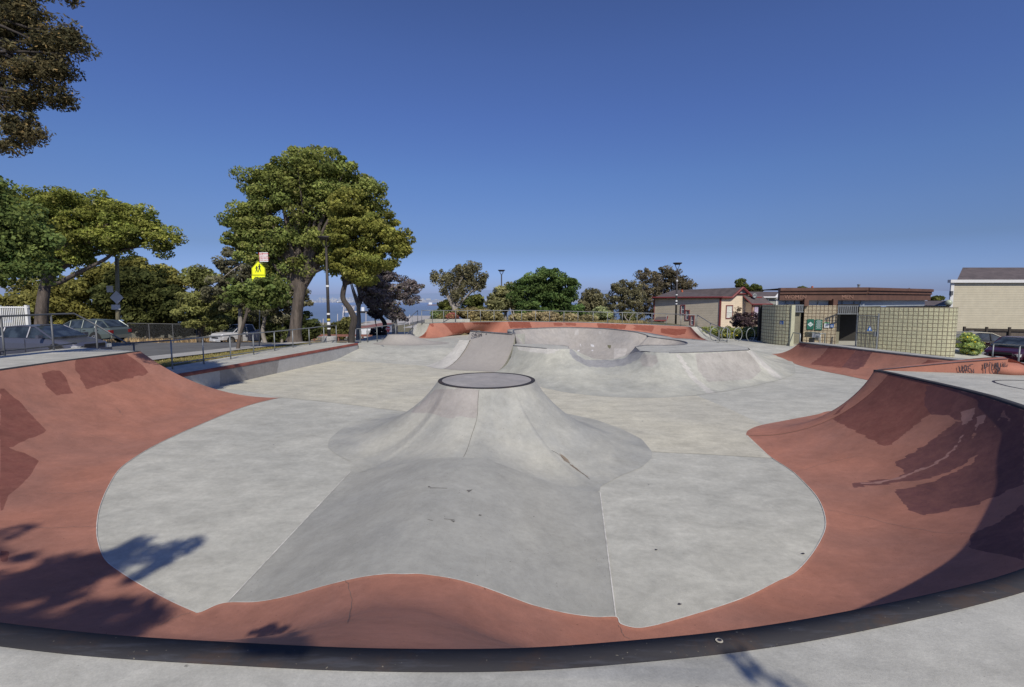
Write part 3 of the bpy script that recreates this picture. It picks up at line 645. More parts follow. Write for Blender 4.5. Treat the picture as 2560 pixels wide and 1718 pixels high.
for a, b in ((0,2.2),(8.3,9.0),(10.2,15.)):
    MB().tube([p+np.array([0,0,.002]) for p in PT[int(a*ni/17):int(b*ni/17)+1:3]], .02, 6).make('edge_strip', M['edge'], pool, smooth=True)
# outer right flank of the right deck down to the floor
rf_t = [pz(1868,868.5,zd), pz(1845,864.5,zd), pz(1820,860.5,zd), pz(1762,853,zd), np.array([9.3,25.,1.0])]
rf_b = [pz(1985,905)+np.array([0,0,.01]), pz(1962,894)+np.array([0,0,.01]), pf(1935,886,zf)+np.array([0,0,.01]), pf(1850,866,zf)+np.array([0,0,.01]), np.array([10.6,26.6,.3])]
RG = transition(catmull(np.array(rf_b), 60), catmull(np.array(rf_t), 60), np.linspace(.8, .3, 60), 30)
mk('right_flank', RG, None, M['pool'], pool, quads=grid_quads(60, 30)[:, ::-1], smooth=True)
# ---- far red bank with grey end ramps
far = thing('far_red_bank', 'long curved orange red bank with darker painted patches below the railing, behind the pool', 'skate bank', (3, 35, .35))
fb = [pz(1038,845,.35), pz(1084,846,.35), pz(1137,838,.36), pz(1180,834,.36), np.array([1.,34.9,.35]), np.array([5.,34.8,.36]), np.array([8.5,34.4,.36]), np.array([10.8,33.7,.36]), pz(1736,848,.36), pz(1778,854,.36)]
ft = [pz(1074,809,1.32), pz(1084,808.4,1.32), pz(1171,806,1.32), pz(1235,805,1.32), pz(1300,804.5,1.32), pz(1461,807,1.3), pz(1560,810,1.22), pz(1628,812.5,1.14), pz(1705,816,1.1), pz(1727,817.5,1.1)]
FB = catmull(np.array(fb), 300); FT = catmull(np.array(ft), 300)
FG = transition(FB, FT, np.full(300, .6), 40)
Q1 = [[(1105,807),(1157,807),(1166,825),(1185,823),(1180,830),(1132,835),(1118,818)],[(1180,805),(1225,804),(1225,811),(1185,811)],[(1269,804),(1324,805),(1330,820),(1275,820)],[(1492,808),(1567,812),(1562,823),(1496,822)],[(1652,821),(1717,823),(1712,835),(1690,839),(1652,833)],[(1066,831),(1064,843),(1042,843),(1048,830)]]
Q2 = [[(1384,807),(1407,807),(1407,815),(1385,815)],[(1412,807),(1441,808),(1441,815),(1415,814)],[(1580,812),(1637,815),(1630,830),(1577,823),(1590,818)],[(1073,809),(1083,809),(1086,817),(1080,817)],[(1735,832),(1745,834),(1752,846),(1744,845)]]
_m = marks(FG, Q1, .8); mk('bank_wall', FG, None, M['orangered'], far, quads=grid_quads(300, 40)[:, ::-1], smooth=True, attrs={'p1': marks(FG, Q1, .8).ravel(), 'p2': marks(FG, Q2, .8).ravel()})
FD = FT.copy(); FD[:,1] += 1.1; FD[:,0] *= 1.03; FE = FD.copy(); FE[:,2] -= .12
mk('bank_top', np.stack([FT, FD, FE], 1), None, M['deck'], far, quads=grid_quads(300, 3)[:, ::-1])
for sgn, tp, bt_, nm in ((-1, [pz(1045,808,1.32), pz(1074,809,1.32)], [pz(1011,842,.35), pz(1038,845,.35)], 'end_ramp'), (1, [pz(1727,817.5,1.1), pz(1748,817,1.1)], [pz(1778,854,.35), pz(1806,849,.35)], 'end_ramp')):
    A = catmull(np.array(bt_), 12); Bq = catmull(np.array(tp), 12); A[:,2] += .01
    mk(nm, transition(A, Bq, np.full(12, .7), 30), None, M['deck'], far, quads=grid_quads(12, 30)[:, ::-1], smooth=True)
for pts in ([pz(1011,842,.35), pz(1045,808,1.32), pz(1060,806,1.32)+np.array([0,1.2,0])], [pz(1806,849,.35), pz(1748,817,1.1), pz(1748,817,1.1)+np.array([.5,1.2,0])]):
    lo = [p*np.array([1,1,0]) for p in pts]; mk('end_face', pts+lo, [(0,1,4,3),(1,2,5,4)], M['ledge'], far)
mb = MB(); mb.box((-6.6,36.6,1.25),(-3.2,36.9,1.55)); o = mb.make('low_curb', M['deck'], base=(-4.9,36.7,1.3)); tag(o, 'low pale concrete kerb on top of the far red bank, at its left end', 'kerb')
# ---- small taupe bump on the far left
bump = thing('concrete_bump', 'small taupe flat-topped concrete bump near the left end of the far red bank', 'skate bump', (-6.8, 29.5, .35))
ba = np.linspace(0, 2*math.pi, 80); bc = np.array([-6.35,29.6]); rx = 2.15+.35*(np.cos(ba) > 0)*np.cos(ba); 
bB_ = np.stack([bc[0]+rx*np.cos(ba), bc[1]+1.5*np.sin(ba), np.full(80, .355)], 1); bT_ = np.stack([bc[0]-.55+.7*np.cos(ba), bc[1]+.45*np.sin(ba), np.full(80, .88)], 1)
mk('bump_flank', transition(bB_, bT_, np.full(80, .7), 24), None, M['taupe'], bump, quads=grid_quads(80, 24)[:, ::-1], smooth=True)
mk('bump_top', bT_[:-1], [tuple(range(79))], M['taupe'], bump)
V, F = ribbon([pz(950,842,.885), pz(955,843,.885), pz(958,845,.885)], np.array([0,0,1.]), .06, .01); mk('skid_mark', V, F, M['ink'], bump)
# ---- long ledge on the left
led = thing('concrete_ledge', 'long low concrete ledge with a red painted top edge along the left railing', 'ledge', (-10.4, 20, 0))
lf = [(-10.75,14.6),(-10.3,16.2),(-9.75,19.),(-9.2,22.),(-8.75,24.5),(-8.42,26.3)]; LF = catmull(np.array([(a,b,.66) for a,b in lf]), 120)
LBk = LF.copy(); LBk[:,0] = np.interp(LF[:,1], [14.6,26.3], [-12.2,-10.9]); LBk[:,1] += .3
fz = .66-.11
A0 = LF.copy(); A0[:,2] = -.02; A1 = LF.copy(); A1[:,2] = fz; A2 = LF.copy(); A2[:,0] += .015; A2[:,2] = fz; A3 = A2.copy(); A3[:,2] = .664; A4 = LF.copy(); A4[:,0] -= .06; A4[:,2] = .668
fg = np.stack([LF*np.array([1,1,0])+np.array([0,0,.0])+(LF-LF)*0, A1], 1)
nn = 40; fgr = np.stack([A0*(1-k/nn)+A1*(k/nn) for k in range(nn+1)], 1)
mk('ledge_face', fgr, None, M['ledge'], led, quads=grid_quads(120, nn+1)[:, ::-1], attrs={'p1': marks(fgr, [[(549,925),(700,890),(692,935),(550,975)]], .4).ravel()})
mk('red_edge', np.stack([A2, A3, A4], 1), None, M['ledgered'], led, quads=grid_quads(120, 3)[:, ::-1])
mk('ledge_top', np.stack([LF+np.array([-.05,0,0]), LBk], 1), None, M['deck'], led, quads=grid_quads(120, 2)[:, ::-1])
mk('ledge_end', [LF[-1], LBk[-1], LBk[-1]*np.array([1,1,0]), pz(915,870,.3), pz(897,868,.3)], [(0,1,2,3,4)], M['ledge'], led)
# small debris and drain spots on the pads
for i, (u, v, r, lab) in enumerate([(1606,1053,.055,'small dark drain spot on the beige slab'),(1640,1374,.035,'dark leaf speck in the middle of the right grey pad'),(1699,1510,.04,'dark leaf speck low on the right grey pad'),(684,1112,.035,'dark leaf speck high on the left grey pad'),(2008,1384,.05,'dark gum spot at the right rim of the right grey pad'),(1622,1212,.03,'tiny dark speck high on the right grey pad')]):
    p = pz(u, v, .008); n_ = 9
    r *= .32; V = [(p[0]+r*(1+.4*math.sin(k*2.3+i))*math.cos(k*2*math.pi/n_)*1.4, p[1]+r*(1+.3*math.cos(k*1.7+i))*math.sin(k*2*math.pi/n_), .009) for k in range(n_)]
    o = mk('ground_speck', V, [tuple(range(n_))], M['ink'], base=p); tag(o, lab, 'debris')
M['beigep'] = m_plain('aged sticker paper', (.40,.37,.30), .8, 0, .3, 60)
p = pz(1798,1603,DZ+.01)
for (rr, mt, lab) in ((.028, 'lightjoint', None),):
    n_ = 16; th = thing('round_sticker', 'small pale round sticker on the dark steel lip', 'sticker', p)
    mk('sticker_disc', [(p[0]+.016*math.cos(k*2*math.pi/n_), p[1]+.016*math.sin(k*2*math.pi/n_), p[2]+.003) for k in range(n_)], [tuple(range(n_))], M['beigep'], th)
    mk('sticker_print', [(p[0]+.009*math.cos(k*2*math.pi/n_)+.002, p[1]+.009*math.sin(k*2*math.pi/n_), p[2]+.006) for k in range(n_)], [tuple(range(n_))], M['ink'], th)
# ================================================================ GROUND, STREET, WATER
def gleft(y):
    return np.interp(y, [-20,14,18,24,30,50,60,300,1400,1700], [.75,.72,.66,.55,.34,-1.45,-2.1,-20.,-62,-75])
def gright(y):
    return np.interp(y, [-20,20,26,45,60,300,1400,1700], [-.35,-.55,-.60,-1.0,-2.4,-20.,-62,-75])
def gz(x, y):
    x = np.asarray(x, float); y = np.asarray(y, float)
    L = gleft(y); Rr = gright(y); 
    park = np.full(np.shape(x+y), -.35); mound = 1.22*sstep(34.5, 37.5, y)*(1-sstep(43, 60, y))
    pk = np.where(y < 34, park, 0) ; 
    yT = np.interp(x, FT[:,0], FT[:,1]) + .25
    midz = np.where(y < yT+1.5, park + 1.5*sstep(yT, yT+.7, y), np.interp(y, [37,44,60,300,1400,1700], [1.15,1.05,-2.2,-20.,-62,-75]))
    a = sstep(-11.9, -10.9, x); b = sstep(13, 17, x)*np.ones_like(y)
    # beyond y=34 the left side lies lower than the mound
    a = np.where(y > 34, sstep(-9.5, -5.5, x), a)
    return (L*(1-a) + midz*a)*(1-b) + Rr*b
def pg(u, v):
    """point where the ray meets the ground"""
    d = ray(u, v)
    for y in np.concatenate([np.arange(12, 120, .25), np.arange(120, 1700, 4)]):
        t = y/d[1]
        if CAMH+d[2]*t <= float(gz(d[0]*t, y)): break
    return np.array([d[0]*t, y, float(gz(d[0]*t, y))])
gx = np.concatenate([[-2600,-1200,-600,-300,-150,-90], np.arange(-60, 60.1, 1.0), [90,150,300,600,1200,2600]]); gx = np.unique(np.concatenate([gx, np.arange(-13, -4, .25)]))
gy = np.concatenate([[-60,-30], np.arange(-10, 64, 1.0), [70,80,100,130,170,220,300,400,600,900,1200,1400,1480,1700]])
X, Y = np.meshgrid(gx, gy, indexing='ij'); Z = gz(X, Y) - .03
M['ground'], n_, l_, b_g = newmat('dry ground and turf')
co = coordn(n_, l_)
f = mrange(n_, l_, noise(n_, l_, co, .35, 8, .7), .42, .6, 0, 1)
g_ = mrange(n_, l_, noise(n_, l_, co, 14, 5, .8), .35, .65, .6, 1.35)
c_ = mixc(n_, l_, f, (.19,.15,.085), (.095,.105,.04)); vv_ = n_.new('ShaderNodeVectorMath'); vv_.operation = 'SCALE'; l_.new(c_, vv_.inputs[0]); l_.new(g_, vv_.inputs['Scale']); l_.new(vv_.outputs[0], b_g.inputs['Base Color'])
b_g.inputs['Roughness'].default_value = .95; bumpn(n_, l_, b_g, noise(n_, l_, co, 25, 5, .8), .8, .06)
o = mk('ground', np.stack([X, Y, Z], -1), None, M['ground'], quads=grid_quads(*X.shape)[:, ::-1], smooth=True); tag(o, kind='structure')
def drape(name, left, right, mat, dz, kind='structure', n=140):
    a = catmull(np.array([(p[0], p[1], 0.) for p in left]), n); b = catmull(np.array([(p[0], p[1], 0.) for p in right]), n)
    m_ = 9; tt = np.linspace(0, 1, m_)[None,:,None]; G = a[:,None,:]*(1-tt)+b[:,None,:]*tt; G[...,2] = gz(G[...,0], G[...,1])+dz
    o = mk(name, G, None, mat, quads=grid_quads(n, m_), smooth=True)
    if o.data.polygons[0].normal.z < 0: o.data.flip_normals()
    return tag(o, kind=kind)
# street: near kerb runs from the left foreground towards the bay; measured at ground level
drape('street', [(-15.6,-8),(-15.6,10),(-15.3,18),(-14.6,22),(-13.9,27),(-13.4,33),(-12.,40),(-9,48)], [(-32,-8),(-33,10),(-35,20),(-37.,30),(-38,38),(-38,45),(-37,52),(-34,60)], M['asphalt'], .015)
drape('sidewalk', [(-13.75,-8),(-13.75,10),(-13.7,18),(-13.1,22),(-12.5,27),(-12.0,33),(-10.6,40),(-7.5,48)], [(-15.45,-8),(-15.45,10),(-15.15,18),(-14.45,22),(-13.75,27),(-13.25,33),(-11.85,40),(-8.85,48)], M['walk'], .07)
M['drytan'] = m_plain('dry dirt', (.20,.155,.095), .95, 0, .3, 3, .5)
drape('dirt_lot', [(-12.3,35),(-11.,42),(-9,50),(-6,58)], [(-36,50),(-34,56),(-30,60),(-25,64)], M['drytan'], .03)
o = mk('lower_street', [(-60,62,-2.25+.06),(15,62,-2.25+.06),(20,74,-3.05),(-70,74,-3.05)], [(0,1,2,3)], M['asphalt']); tag(o, kind='structure')
sheet('parking_lot', [(24.7,15,0),(60,12,0),(60,44,0),(24.7,44,0)], -.5, M['asphalt'])
0 and sheet('restroom_pavement', [(10.5,27.2,0),(13.4,18,0),(15.2,17.2,0),(25,17.2,0),(25.5,27,0),(27,38,0),(12,38,0)], .105, M['walk'])
# bay, far shore, hills
M['water'], n_, l_, b_w = newmat('hazy bay water')
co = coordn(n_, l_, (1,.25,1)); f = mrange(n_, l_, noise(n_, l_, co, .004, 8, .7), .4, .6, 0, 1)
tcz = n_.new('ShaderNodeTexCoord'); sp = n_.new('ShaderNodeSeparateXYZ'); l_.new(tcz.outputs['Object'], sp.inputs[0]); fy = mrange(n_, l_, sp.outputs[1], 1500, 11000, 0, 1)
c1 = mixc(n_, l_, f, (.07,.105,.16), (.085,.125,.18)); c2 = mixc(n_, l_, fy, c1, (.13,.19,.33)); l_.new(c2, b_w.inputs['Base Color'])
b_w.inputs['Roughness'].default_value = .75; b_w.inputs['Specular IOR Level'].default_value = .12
b_w.inputs['Emission Color'].default_value = (.16,.22,.39,1); b_w.inputs['Emission Strength'].default_value = .30  # bluish distance tint and weak glow paint aerial haze over the bay
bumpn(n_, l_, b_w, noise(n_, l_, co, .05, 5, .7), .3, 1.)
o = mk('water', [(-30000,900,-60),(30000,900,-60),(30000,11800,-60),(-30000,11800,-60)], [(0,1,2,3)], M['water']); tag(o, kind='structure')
def ridge(name, Y0, base, hfun, mat, D=3000):
    xs = np.linspace(-26000, 26000, 420); V = []
    for k, s in enumerate((0, .35, .7, 1.0)):
        for x in xs: V.append((x, Y0+D*s, base+(hfun(x))*[0,.45,.85,1][k]))
    return tag(mk(name, V, None, mat, quads=grid_quads(4, len(xs)), smooth=True), kind='structure')
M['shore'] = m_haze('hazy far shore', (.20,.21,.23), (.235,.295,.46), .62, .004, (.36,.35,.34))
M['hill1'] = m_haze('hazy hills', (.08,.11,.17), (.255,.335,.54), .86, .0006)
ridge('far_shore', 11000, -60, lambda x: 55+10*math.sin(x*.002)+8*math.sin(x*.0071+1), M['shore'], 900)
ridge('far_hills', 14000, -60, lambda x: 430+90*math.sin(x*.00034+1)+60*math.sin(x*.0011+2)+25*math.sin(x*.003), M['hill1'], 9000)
# pale city and port specks on the far shore: uncountable
mb = MB(); rg = random.Random(5)
for _ in range(520):
    x = rg.uniform(-9000, 9000); y = rg.uniform(10900, 13000); w = rg.uniform(20, 130); h = rg.choice([12,16,20,30,45]); z = -58 + (y-10900)*.03
    mb.box((x-w/2, y, z), (x+w/2, y+30, z+h))
for _ in range(16):
    x = rg.uniform(-6300, -3300); mb.box((x-8,10950,-60),(x+8,10970,60)); mb.box((x-40,10950,35),(x+60,10970,45))
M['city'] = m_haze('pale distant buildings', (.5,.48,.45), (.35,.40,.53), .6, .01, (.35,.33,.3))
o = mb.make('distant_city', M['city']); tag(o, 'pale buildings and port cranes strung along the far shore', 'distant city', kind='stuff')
# port land in front of the water
M['roofg'] = m_plain('grey roof', (.30,.30,.31), .8, 0, .12, .05); M['shed'] = m_plain('white shed wall', (.60,.62,.64), .7, 0, .07, .2); M['shed2'] = m_plain('pale concrete works', (.38,.36,.33), .8, 0, .12, .1)
def shed(name, u0, u1, vt, vb, Y, dep, wall, roof, label, cat='warehouse', doors=0, rise=.0):
    a = at(u0, vb, Y); b = at(u1, vb, Y); zt = at(u0, vt, Y+dep)[2]-rise; zb = min(a[2], b[2])-6
    t = thing(name, label, cat, ((a[0]+b[0])/2, Y+dep/2, a[2]))
    MB().box((a[0], Y, zb), (b[0], Y+dep, zt)).make('wall', wall, t)
    r = MB(); e = .02*Y*.05
    r.add([(a[0]-e, Y-e, zt),(b[0]+e, Y-e, zt),(b[0]+e, Y+dep, zt+rise),(a[0]-e, Y+dep, zt+rise),(a[0]-e, Y-e, zt+.25*e+.3),(b[0]+e, Y-e, zt+.25*e+.3),(b[0]+e, Y+dep, zt+rise+.4),(a[0]-e, Y+dep, zt+rise+.4)],
          [(0,3,2,1),(4,5,6,7),(0,1,5,4),(1,2,6,5),(2,3,7,6),(3,0,4,7)]); r.make('roof', roof, t)
    for k in range(doors):
        x0 = a[0]+(b[0]-a[0])*(k+.18)/doors; x1 = a[0]+(b[0]-a[0])*(k+.6)/doors
        MB().box((x0, Y-.25, zb), (x1, Y-.05, zt-.28*(zt-a[2]))).make('door', M['roofg'], t)
    return t
M['rust'] = m_plain('rusty red trim', (.22,.10,.08), .8, 0, .3, 1)
shed('warehouse', 752, 905, 806, 822, 620, 700, M['shed2'], M['roofg'], 'flat grey roofed port shed at the waterfront behind the lamp post', rise=1)
shed('warehouse', 890, 1090, 814, 832, 420, 260, M['shed2'], M['roofg'], 'long low grey shed right of the curved tree trunk, nearest the far red bank', rise=3)
shed('warehouse', 762, 838, 820, 842, 260, 60, M['shed'], M['roofg'], 'white shed seen between the big tree trunk and the lamp post', doors=3, rise=2)
shed('warehouse', 838, 892, 816, 842, 240, 50, M['shed'], M['roofg'], 'white shed with doors between the lamp post and the curved trunk', doors=4, rise=2)
shed('warehouse', 892, 933, 809.5, 842, 215, 40, M['shed'], M['rust'], 'bright white shed with a red roof edge just right of the curved trunk', doors=2)
shed('warehouse', 655, 740, 822, 846, 250, 60, M['shed'], M['roofg'], 'white shed partly hidden behind the dark round bush', doors=4, rise=2)
shed('storage_tank', 910, 940, 802.5, 812, 1000, 60, M['shed2'], M['shed2'], 'tan block of storage silos on the waterfront', 'silo')
# gantry cranes
M['crane'] = m_plain('pale crane paint', (.62,.58,.56), .7, 0, .08, .05)
def crane(u, Y, lab):
    p = at(u, 803, Y); t = thing('port_crane', lab, 'crane', p, group='port cranes'); s = Y/FPX; h = 37*s
    for dx in (-.5, .5):
        for dy in (0, 12): MB().tube([(dx*17*s, dy, 0), (dx*15.5*s, dy, h*.55), (dx*10*s, dy, h)], 1.1*s, 6).make('leg', M['crane'], t, world=False)
    MB().box((-8*s, -1, h*.58), (8*s, 13, h*.68)).make('cross_beam', M['crane'], t, world=False)
    MB().box((-.8*s, -30, h), (.8*s, 40, h*1.06)).make('boom', M['crane'], t, world=False)
crane(866, 1380, 'pale gantry crane at the waterfront, left of the pair'); crane(888, 1400, 'pale gantry crane at the waterfront, right of the pair')
for u, vt in ((844,785),(800,801),(808,797),(915,780),(1024,787)):
    p = at(u, 812, 700); q = at(u, vt, 700); t = MB().tube([p, q], .45, 6).make('light_mast', M['crane'], base=p)
    tag(t, {844:'tall thin light mast between the lamp post and the cranes',800:'short light mast just left of the lamp post, left of two',808:'short light mast just left of the lamp post, right of two',915:'thin light mast right of the gantry cranes',1024:'thin light mast seen through the sloping railing'}[u], 'mast')
def ship(u, v, L, hgt, lab, nm='ship', hull=None):
    d = ray(u, v); t_ = (-60-CAMH)/d[2]; p = d*t_; p[2] = -60
    t = thing(nm, lab, nm.replace('_', ' '), p)
    MB().prism([(-L/2,-8),(L*.4,-8),(L/2,0),(L*.4,8),(-L/2,8)], 0, hgt*.45).make('hull', hull or M['black'], t, world=False)
    MB().box((-L*.42,-7,hgt*.45), (-L*.2,7,hgt*1.3)).make('superstructure', M['white'], t, world=False)
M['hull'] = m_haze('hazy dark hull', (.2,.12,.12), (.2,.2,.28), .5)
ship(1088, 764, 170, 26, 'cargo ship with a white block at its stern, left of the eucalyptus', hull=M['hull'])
ship(849, 757.5, 120, 24, 'small pale ship near the far shore, left of the curved trunk')
ship(918, 783, 60, 22, 'white vessel moored right of the gantry cranes')
d = ray(820, 774); p = d*((-60-CAMH)/d[2]); t = thing('sailboat', 'small white sailboat on the bay beside the lamp post', 'sailboat', p)
MB().add([(-6,0,2),(8,0,2),(0,0,26)], [(0,1,2)]).make('sail', M['white'], t, world=False); MB().prism([(-9,-2),(6,-2),(10,0),(6,2),(-9,2)], 0, 2).make('hull', M['white'], t, world=False)
# ================================================================ RAILINGS
def railing(name, label, tops, bases, group=None, mat='galv', r=.024, low=.14, extra_top=None):
    """posts + top rail + low rail"""
    t = thing(name, label, 'railing', bases[0], group=group)
    for a, b in zip(tops, bases): MB().tube([b-np.array([0,0,.05]), a-np.array([0,0,.01])], r*1.02, 8).make('post', M[mat], t, smooth=True)
    MB().tube(extra_top if extra_top is not None else tops, r, 8).make('top_rail', M[mat], t, smooth=True)
    lo = [b*(1-low)+a*low for a, b in zip(tops, bases)]
    MB().tube(lo, r*.85, 8).make('bottom_rail', M[mat], t, smooth=True)
    return t
Yl = np.interp
us = [427,506,574,632,685,731,772,809,840]
Ys = [15.9,17.4,19.0,20.6,22.2,23.7,25.1,26.5,27.6]
vtop = [852,844,838.5,833.5,829,824.5,820.5,816,813]; vbot = [919,907,896,887,879,872,866,861,857]
tops = [at(u, v, y) for u, v, y in zip(us, vtop, Ys)]; bases = [at(u, v, y) for u, v, y in zip(us, vbot, Ys)]
bases = [np.array([a[0], a[1], b[2]]) for a, b in zip(tops, bases)]
railing('metal_railing', 'grey tube railing along the back of the long ledge on the left', tops, bases)
# deck railing on the far left, stepping down
d0 = [(-60,794,12.4),(2,791,13.0),(127,786,14.4),(185,784,15.3),(239,812,15.45),(316,857.5,15.7),(334,857.5,15.8),(427,851,15.9)]
dt = [at(u, v, y) for u, v, y in d0]
db = [np.array([p[0], p[1], 1.5]) for p in dt[:5]]; 
t = thing('metal_railing', 'dark tube railing on the left deck in front of the parked sedan', 'railing', db[0])
for i in (0,1,2,4): MB().tube([db[i]-np.array([0,0,.6]), dt[i]], .026, 8).make('post', M['galvd'], t, smooth=True)
pp = at(334, 858, 15.8); MB().tube([np.array([pp[0],pp[1],.8]), pp], .026, 8).make('post', M['galvd'], t, smooth=True)
MB().tube(dt, .027, 8).make('top_rail', M['galvd'], t, smooth=True)
lr = [p+np.array([0,0,.13]) for p in db[:4]]; MB().tube(lr, .022, 8).make('bottom_rail', M['galvd'], t, smooth=True)
# railing above the far red bank, with sloping ends
u1 = [1054,1081,1109,1139,1169,1201,1235,1270,1304,1339,1374,1410,1445,1483,1519,1556,1593,1630,1666,1703,1740]
def farY(u): return float(np.interp(u, [1030,1100,1250,1461,1560,1628,1705,1745], [36.4,37.6,38.2,37.6,36.,34.4,32.6,31.9]))+.25
tp = []; bs = []
for u in u1:
    y = float(np.interp(at(u, 800, 36)[0]/36*35.5, FT[:,0], FT[:,1]))+.3; vt = float(np.interp(u, [1044,1340,1445,1630,1743], [776.5,776.5,779,783.5,787.5])); a = at(u, vt, y); tp.append(a); bs.append(np.array([a[0], a[1], float(np.interp(u, [1461,1628], [1.28,1.08]))]))
railing('metal_railing', 'long galvanised railing on top of the far red bank', tp, bs, low=.06, r=.024)
l_ = [at(1044,776.5,36.9), at(1031,788,34.6), at(1011,808,32.), at(989,811,31.4), at(942,817.5,30.6), at(918,820.5,30.2), at(900,822,30.0), at(873,822.5,29.4)]
lb = [np.array([p[0], p[1], z]) for p, z in zip(l_, (1.25,.95,.35,.35,.35,.3,.3,.3))]
railing('metal_railing', 'grey railing sloping down from the left end of the far bank towards the curved tree', l_, lb)
r_ = [at(1743,787.5,34.6), at(1776,808,32.6), at(1800,818,31.0), at(1819,821,30.0)]
rb = [np.array([p[0], p[1], z]) for p, z in zip(r_, (1.08,.62,.35,.33))]
railing('metal_railing', 'grey railing sloping down at the right end of the far bank by the bike racks', r_, rb, low=.1)
# low fence on the right
q_ = [at(2484,859,22.5), at(2550,863,20.0), at(2640,869,17.5)]; qb = [np.array([p[0], p[1], z]) for p, z in zip(q_, (.1,.1,.1))]
railing('metal_railing', 'teal grey tube railing at the right edge in front of the parked cars', q_, qb, r=.028, low=.3)
# big deck retaining kerb below that fence
o = MB().box((15.9,12.2,-.3),(24,12.5,.55)).make('low_curb', M['deck'], base=(20,12.3,-.3)); tag(o, 'pale concrete kerb below the right railing', 'kerb')
# ================================================================ LAMP POSTS
def lamp_post(label, u, vt, vb, Y, base, disc=.48, stickers=()):
    b = at(u, vb, Y); tpz = at(u, vt, Y); h = tpz[2]-b[2]
    t = thing('lamp_post', label, 'lamp post', b, group='disc-topped park lamps')
    MB().tube([(0,0,-.1),(0,0,h-.55)], [.095,.07], 12).make('pole', M['pole'], t, world=False, smooth=True)
    MB().lathe([(.01,h-.20),(disc*.55,h-.19),(disc*.96,h-.07),(disc,h-.03),(disc*.97,h),(.01,h+.01)], (0,0,0), 28).make('lamp_head', M['pole'], t, world=False, smooth=True)
    for a in (0.5,2.07,3.64,5.2): MB().tube([(0,0,h-.62),(.13*math.cos(a),.13*math.sin(a),h-.5),(disc*.75*math.cos(a),disc*.75*math.sin(a),h-.13)], .022, 6).make('arm', M['pole'], t, world=False)
    if base: MB().lathe([(.42,-.1),(.42,.36),(.40,.40),(.01,.40)], (0,0,0), 20).make('footing', M['walk'], t, world=False)
    for k, (z0, z1, mt) in enumerate(stickers): MB().lathe([(.094,z0),(.094,z1)], (0,0,0), 12).make('sticker', M[mt], t, world=False)
    return t
M['yel'] = m_plain('yellow sticker', (.6,.5,.08), .5)
lamp_post('tall dark lamp post with a wide disc head in front of the biggest tree', 823.5, 592, 858, 27.6, True, .44, [(3.2,3.3,'white'),(1.62,1.72,'white'),(1.3,1.4,'yel'),(1.05,1.22,'white'),(.8,.88,'white')])
lamp_post('distant lamp post standing behind the bushes left of the dark green pine', 1254, 675, 800, 60, False, .45)
lamp_post('lamp post with stickers in front of the tan house, right of the far red bank', 1689, 657, 815, 46, False, .42, [(4.2,4.35,'white'),(2.9,3.0,'white'),(2.3,2.45,'white'),(2.05,2.15,'white')])
# cobra street light
p = at(1187, 812, 95); q = at(1187, 747, 95); t = thing('street_light', 'slim galvanised street light with a curved arm among the far trees', 'street light', p)
MB().tube([p, q+np.array([0,0,-.6]), q+np.array([-.3,0,-.1]), q+np.array([-.8,0,0])], [.1,.08,.06,.05], 8).make('pole', M['galv'], t, smooth=True)
MB().obox(q+np.array([-1.1,0,-.02]), (.32,0,0), (0,.12,0), (0,0,.06)).make('lamp_head', M['galv'], t)
# globe lamp by the right house
p = at(2372, 850, 31); q = at(2372, 757, 31); t = thing('globe_lamp', 'round greenish globe lamp on a dark post behind the block wall', 'lamp', p)
MB().tube([p, q-np.array([0,0,.2])], .05, 8).make('post', M['pole'], t)
M['globe'] = m_plain('frosted globe', (.42,.46,.34), .3); MB().lathe([(.19*math.sin(a), -.19*math.cos(a)) for a in np.linspace(.05, math.pi-.02, 12)], q, 20).make('globe', M['globe'], t, smooth=True)
MB().lathe([(.1,-.24),(.12,-.16),(.1,-.14)], q, 12).make('fitter', M['pole'], t)
# ================================================================ SIGNS
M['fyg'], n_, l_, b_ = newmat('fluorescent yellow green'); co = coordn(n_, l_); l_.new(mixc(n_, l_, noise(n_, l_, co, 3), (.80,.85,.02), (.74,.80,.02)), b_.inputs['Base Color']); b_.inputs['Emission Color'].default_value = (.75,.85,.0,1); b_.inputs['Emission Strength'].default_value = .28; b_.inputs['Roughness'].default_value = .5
M['signred'] = m_plain('sign red', (.55,.03,.03), .5, 0, .06); M['signback'] = m_plain('bare sign back', (.50,.51,.52), .5, .1, .1)
Yp = 25.4
pb_ = at(648, 867, Yp); t = thing('school_sign_post', 'slim post with a fluorescent yellow school crossing sign and a small white parking sign', 'sign', pb_)
MB().tube([pb_-np.array([0,0,.1]), at(650, 640, Yp)+np.array([0,.03,0])], .03, 8).make('post', M['galv'], t, smooth=True)
c0 = at(646.5, 671, Yp); s = Yp/FPX
pent = [(0,17.5),(16.5,0.5),(16.5,-17),(-16.5,-17),(-16.5,.5)]
def plate(name, poly, c, dy, mat, parent, thick=.01):
    V = [(c[0]+x*s, c[1]-dy, c[2]+z*s) for x, z in poly] + [(c[0]+x*s, c[1]-dy+thick, c[2]+z*s) for x, z in poly]; n = len(poly)
    return mk(name, V, [tuple(range(n)), tuple(range(2*n-1, n-1, -1))]+[(i, n+i, n+(i+1)%n, (i+1)%n) for i in range(n)], mat, parent)
yw = plate('warning_panel', pent, c0, .03, M['fyg'], t)
bd_ = MB()
for k in range(5):
    a = np.array(pent[k])*.93; b2 = np.array(pent[(k+1)%5])*.93; d_ = (b2-a)/np.linalg.norm(b2-a); nn_ = np.array([-d_[1], d_[0]])*.35
    bd_.add([(c0[0]+x*s, c0[1]-.034, c0[2]+z*s) for x, z in (a-nn_, b2-nn_, b2+nn_, a+nn_)], [(0,1,2,3)])
bd_.make('border', M['ink'], yw)
wk = MB()
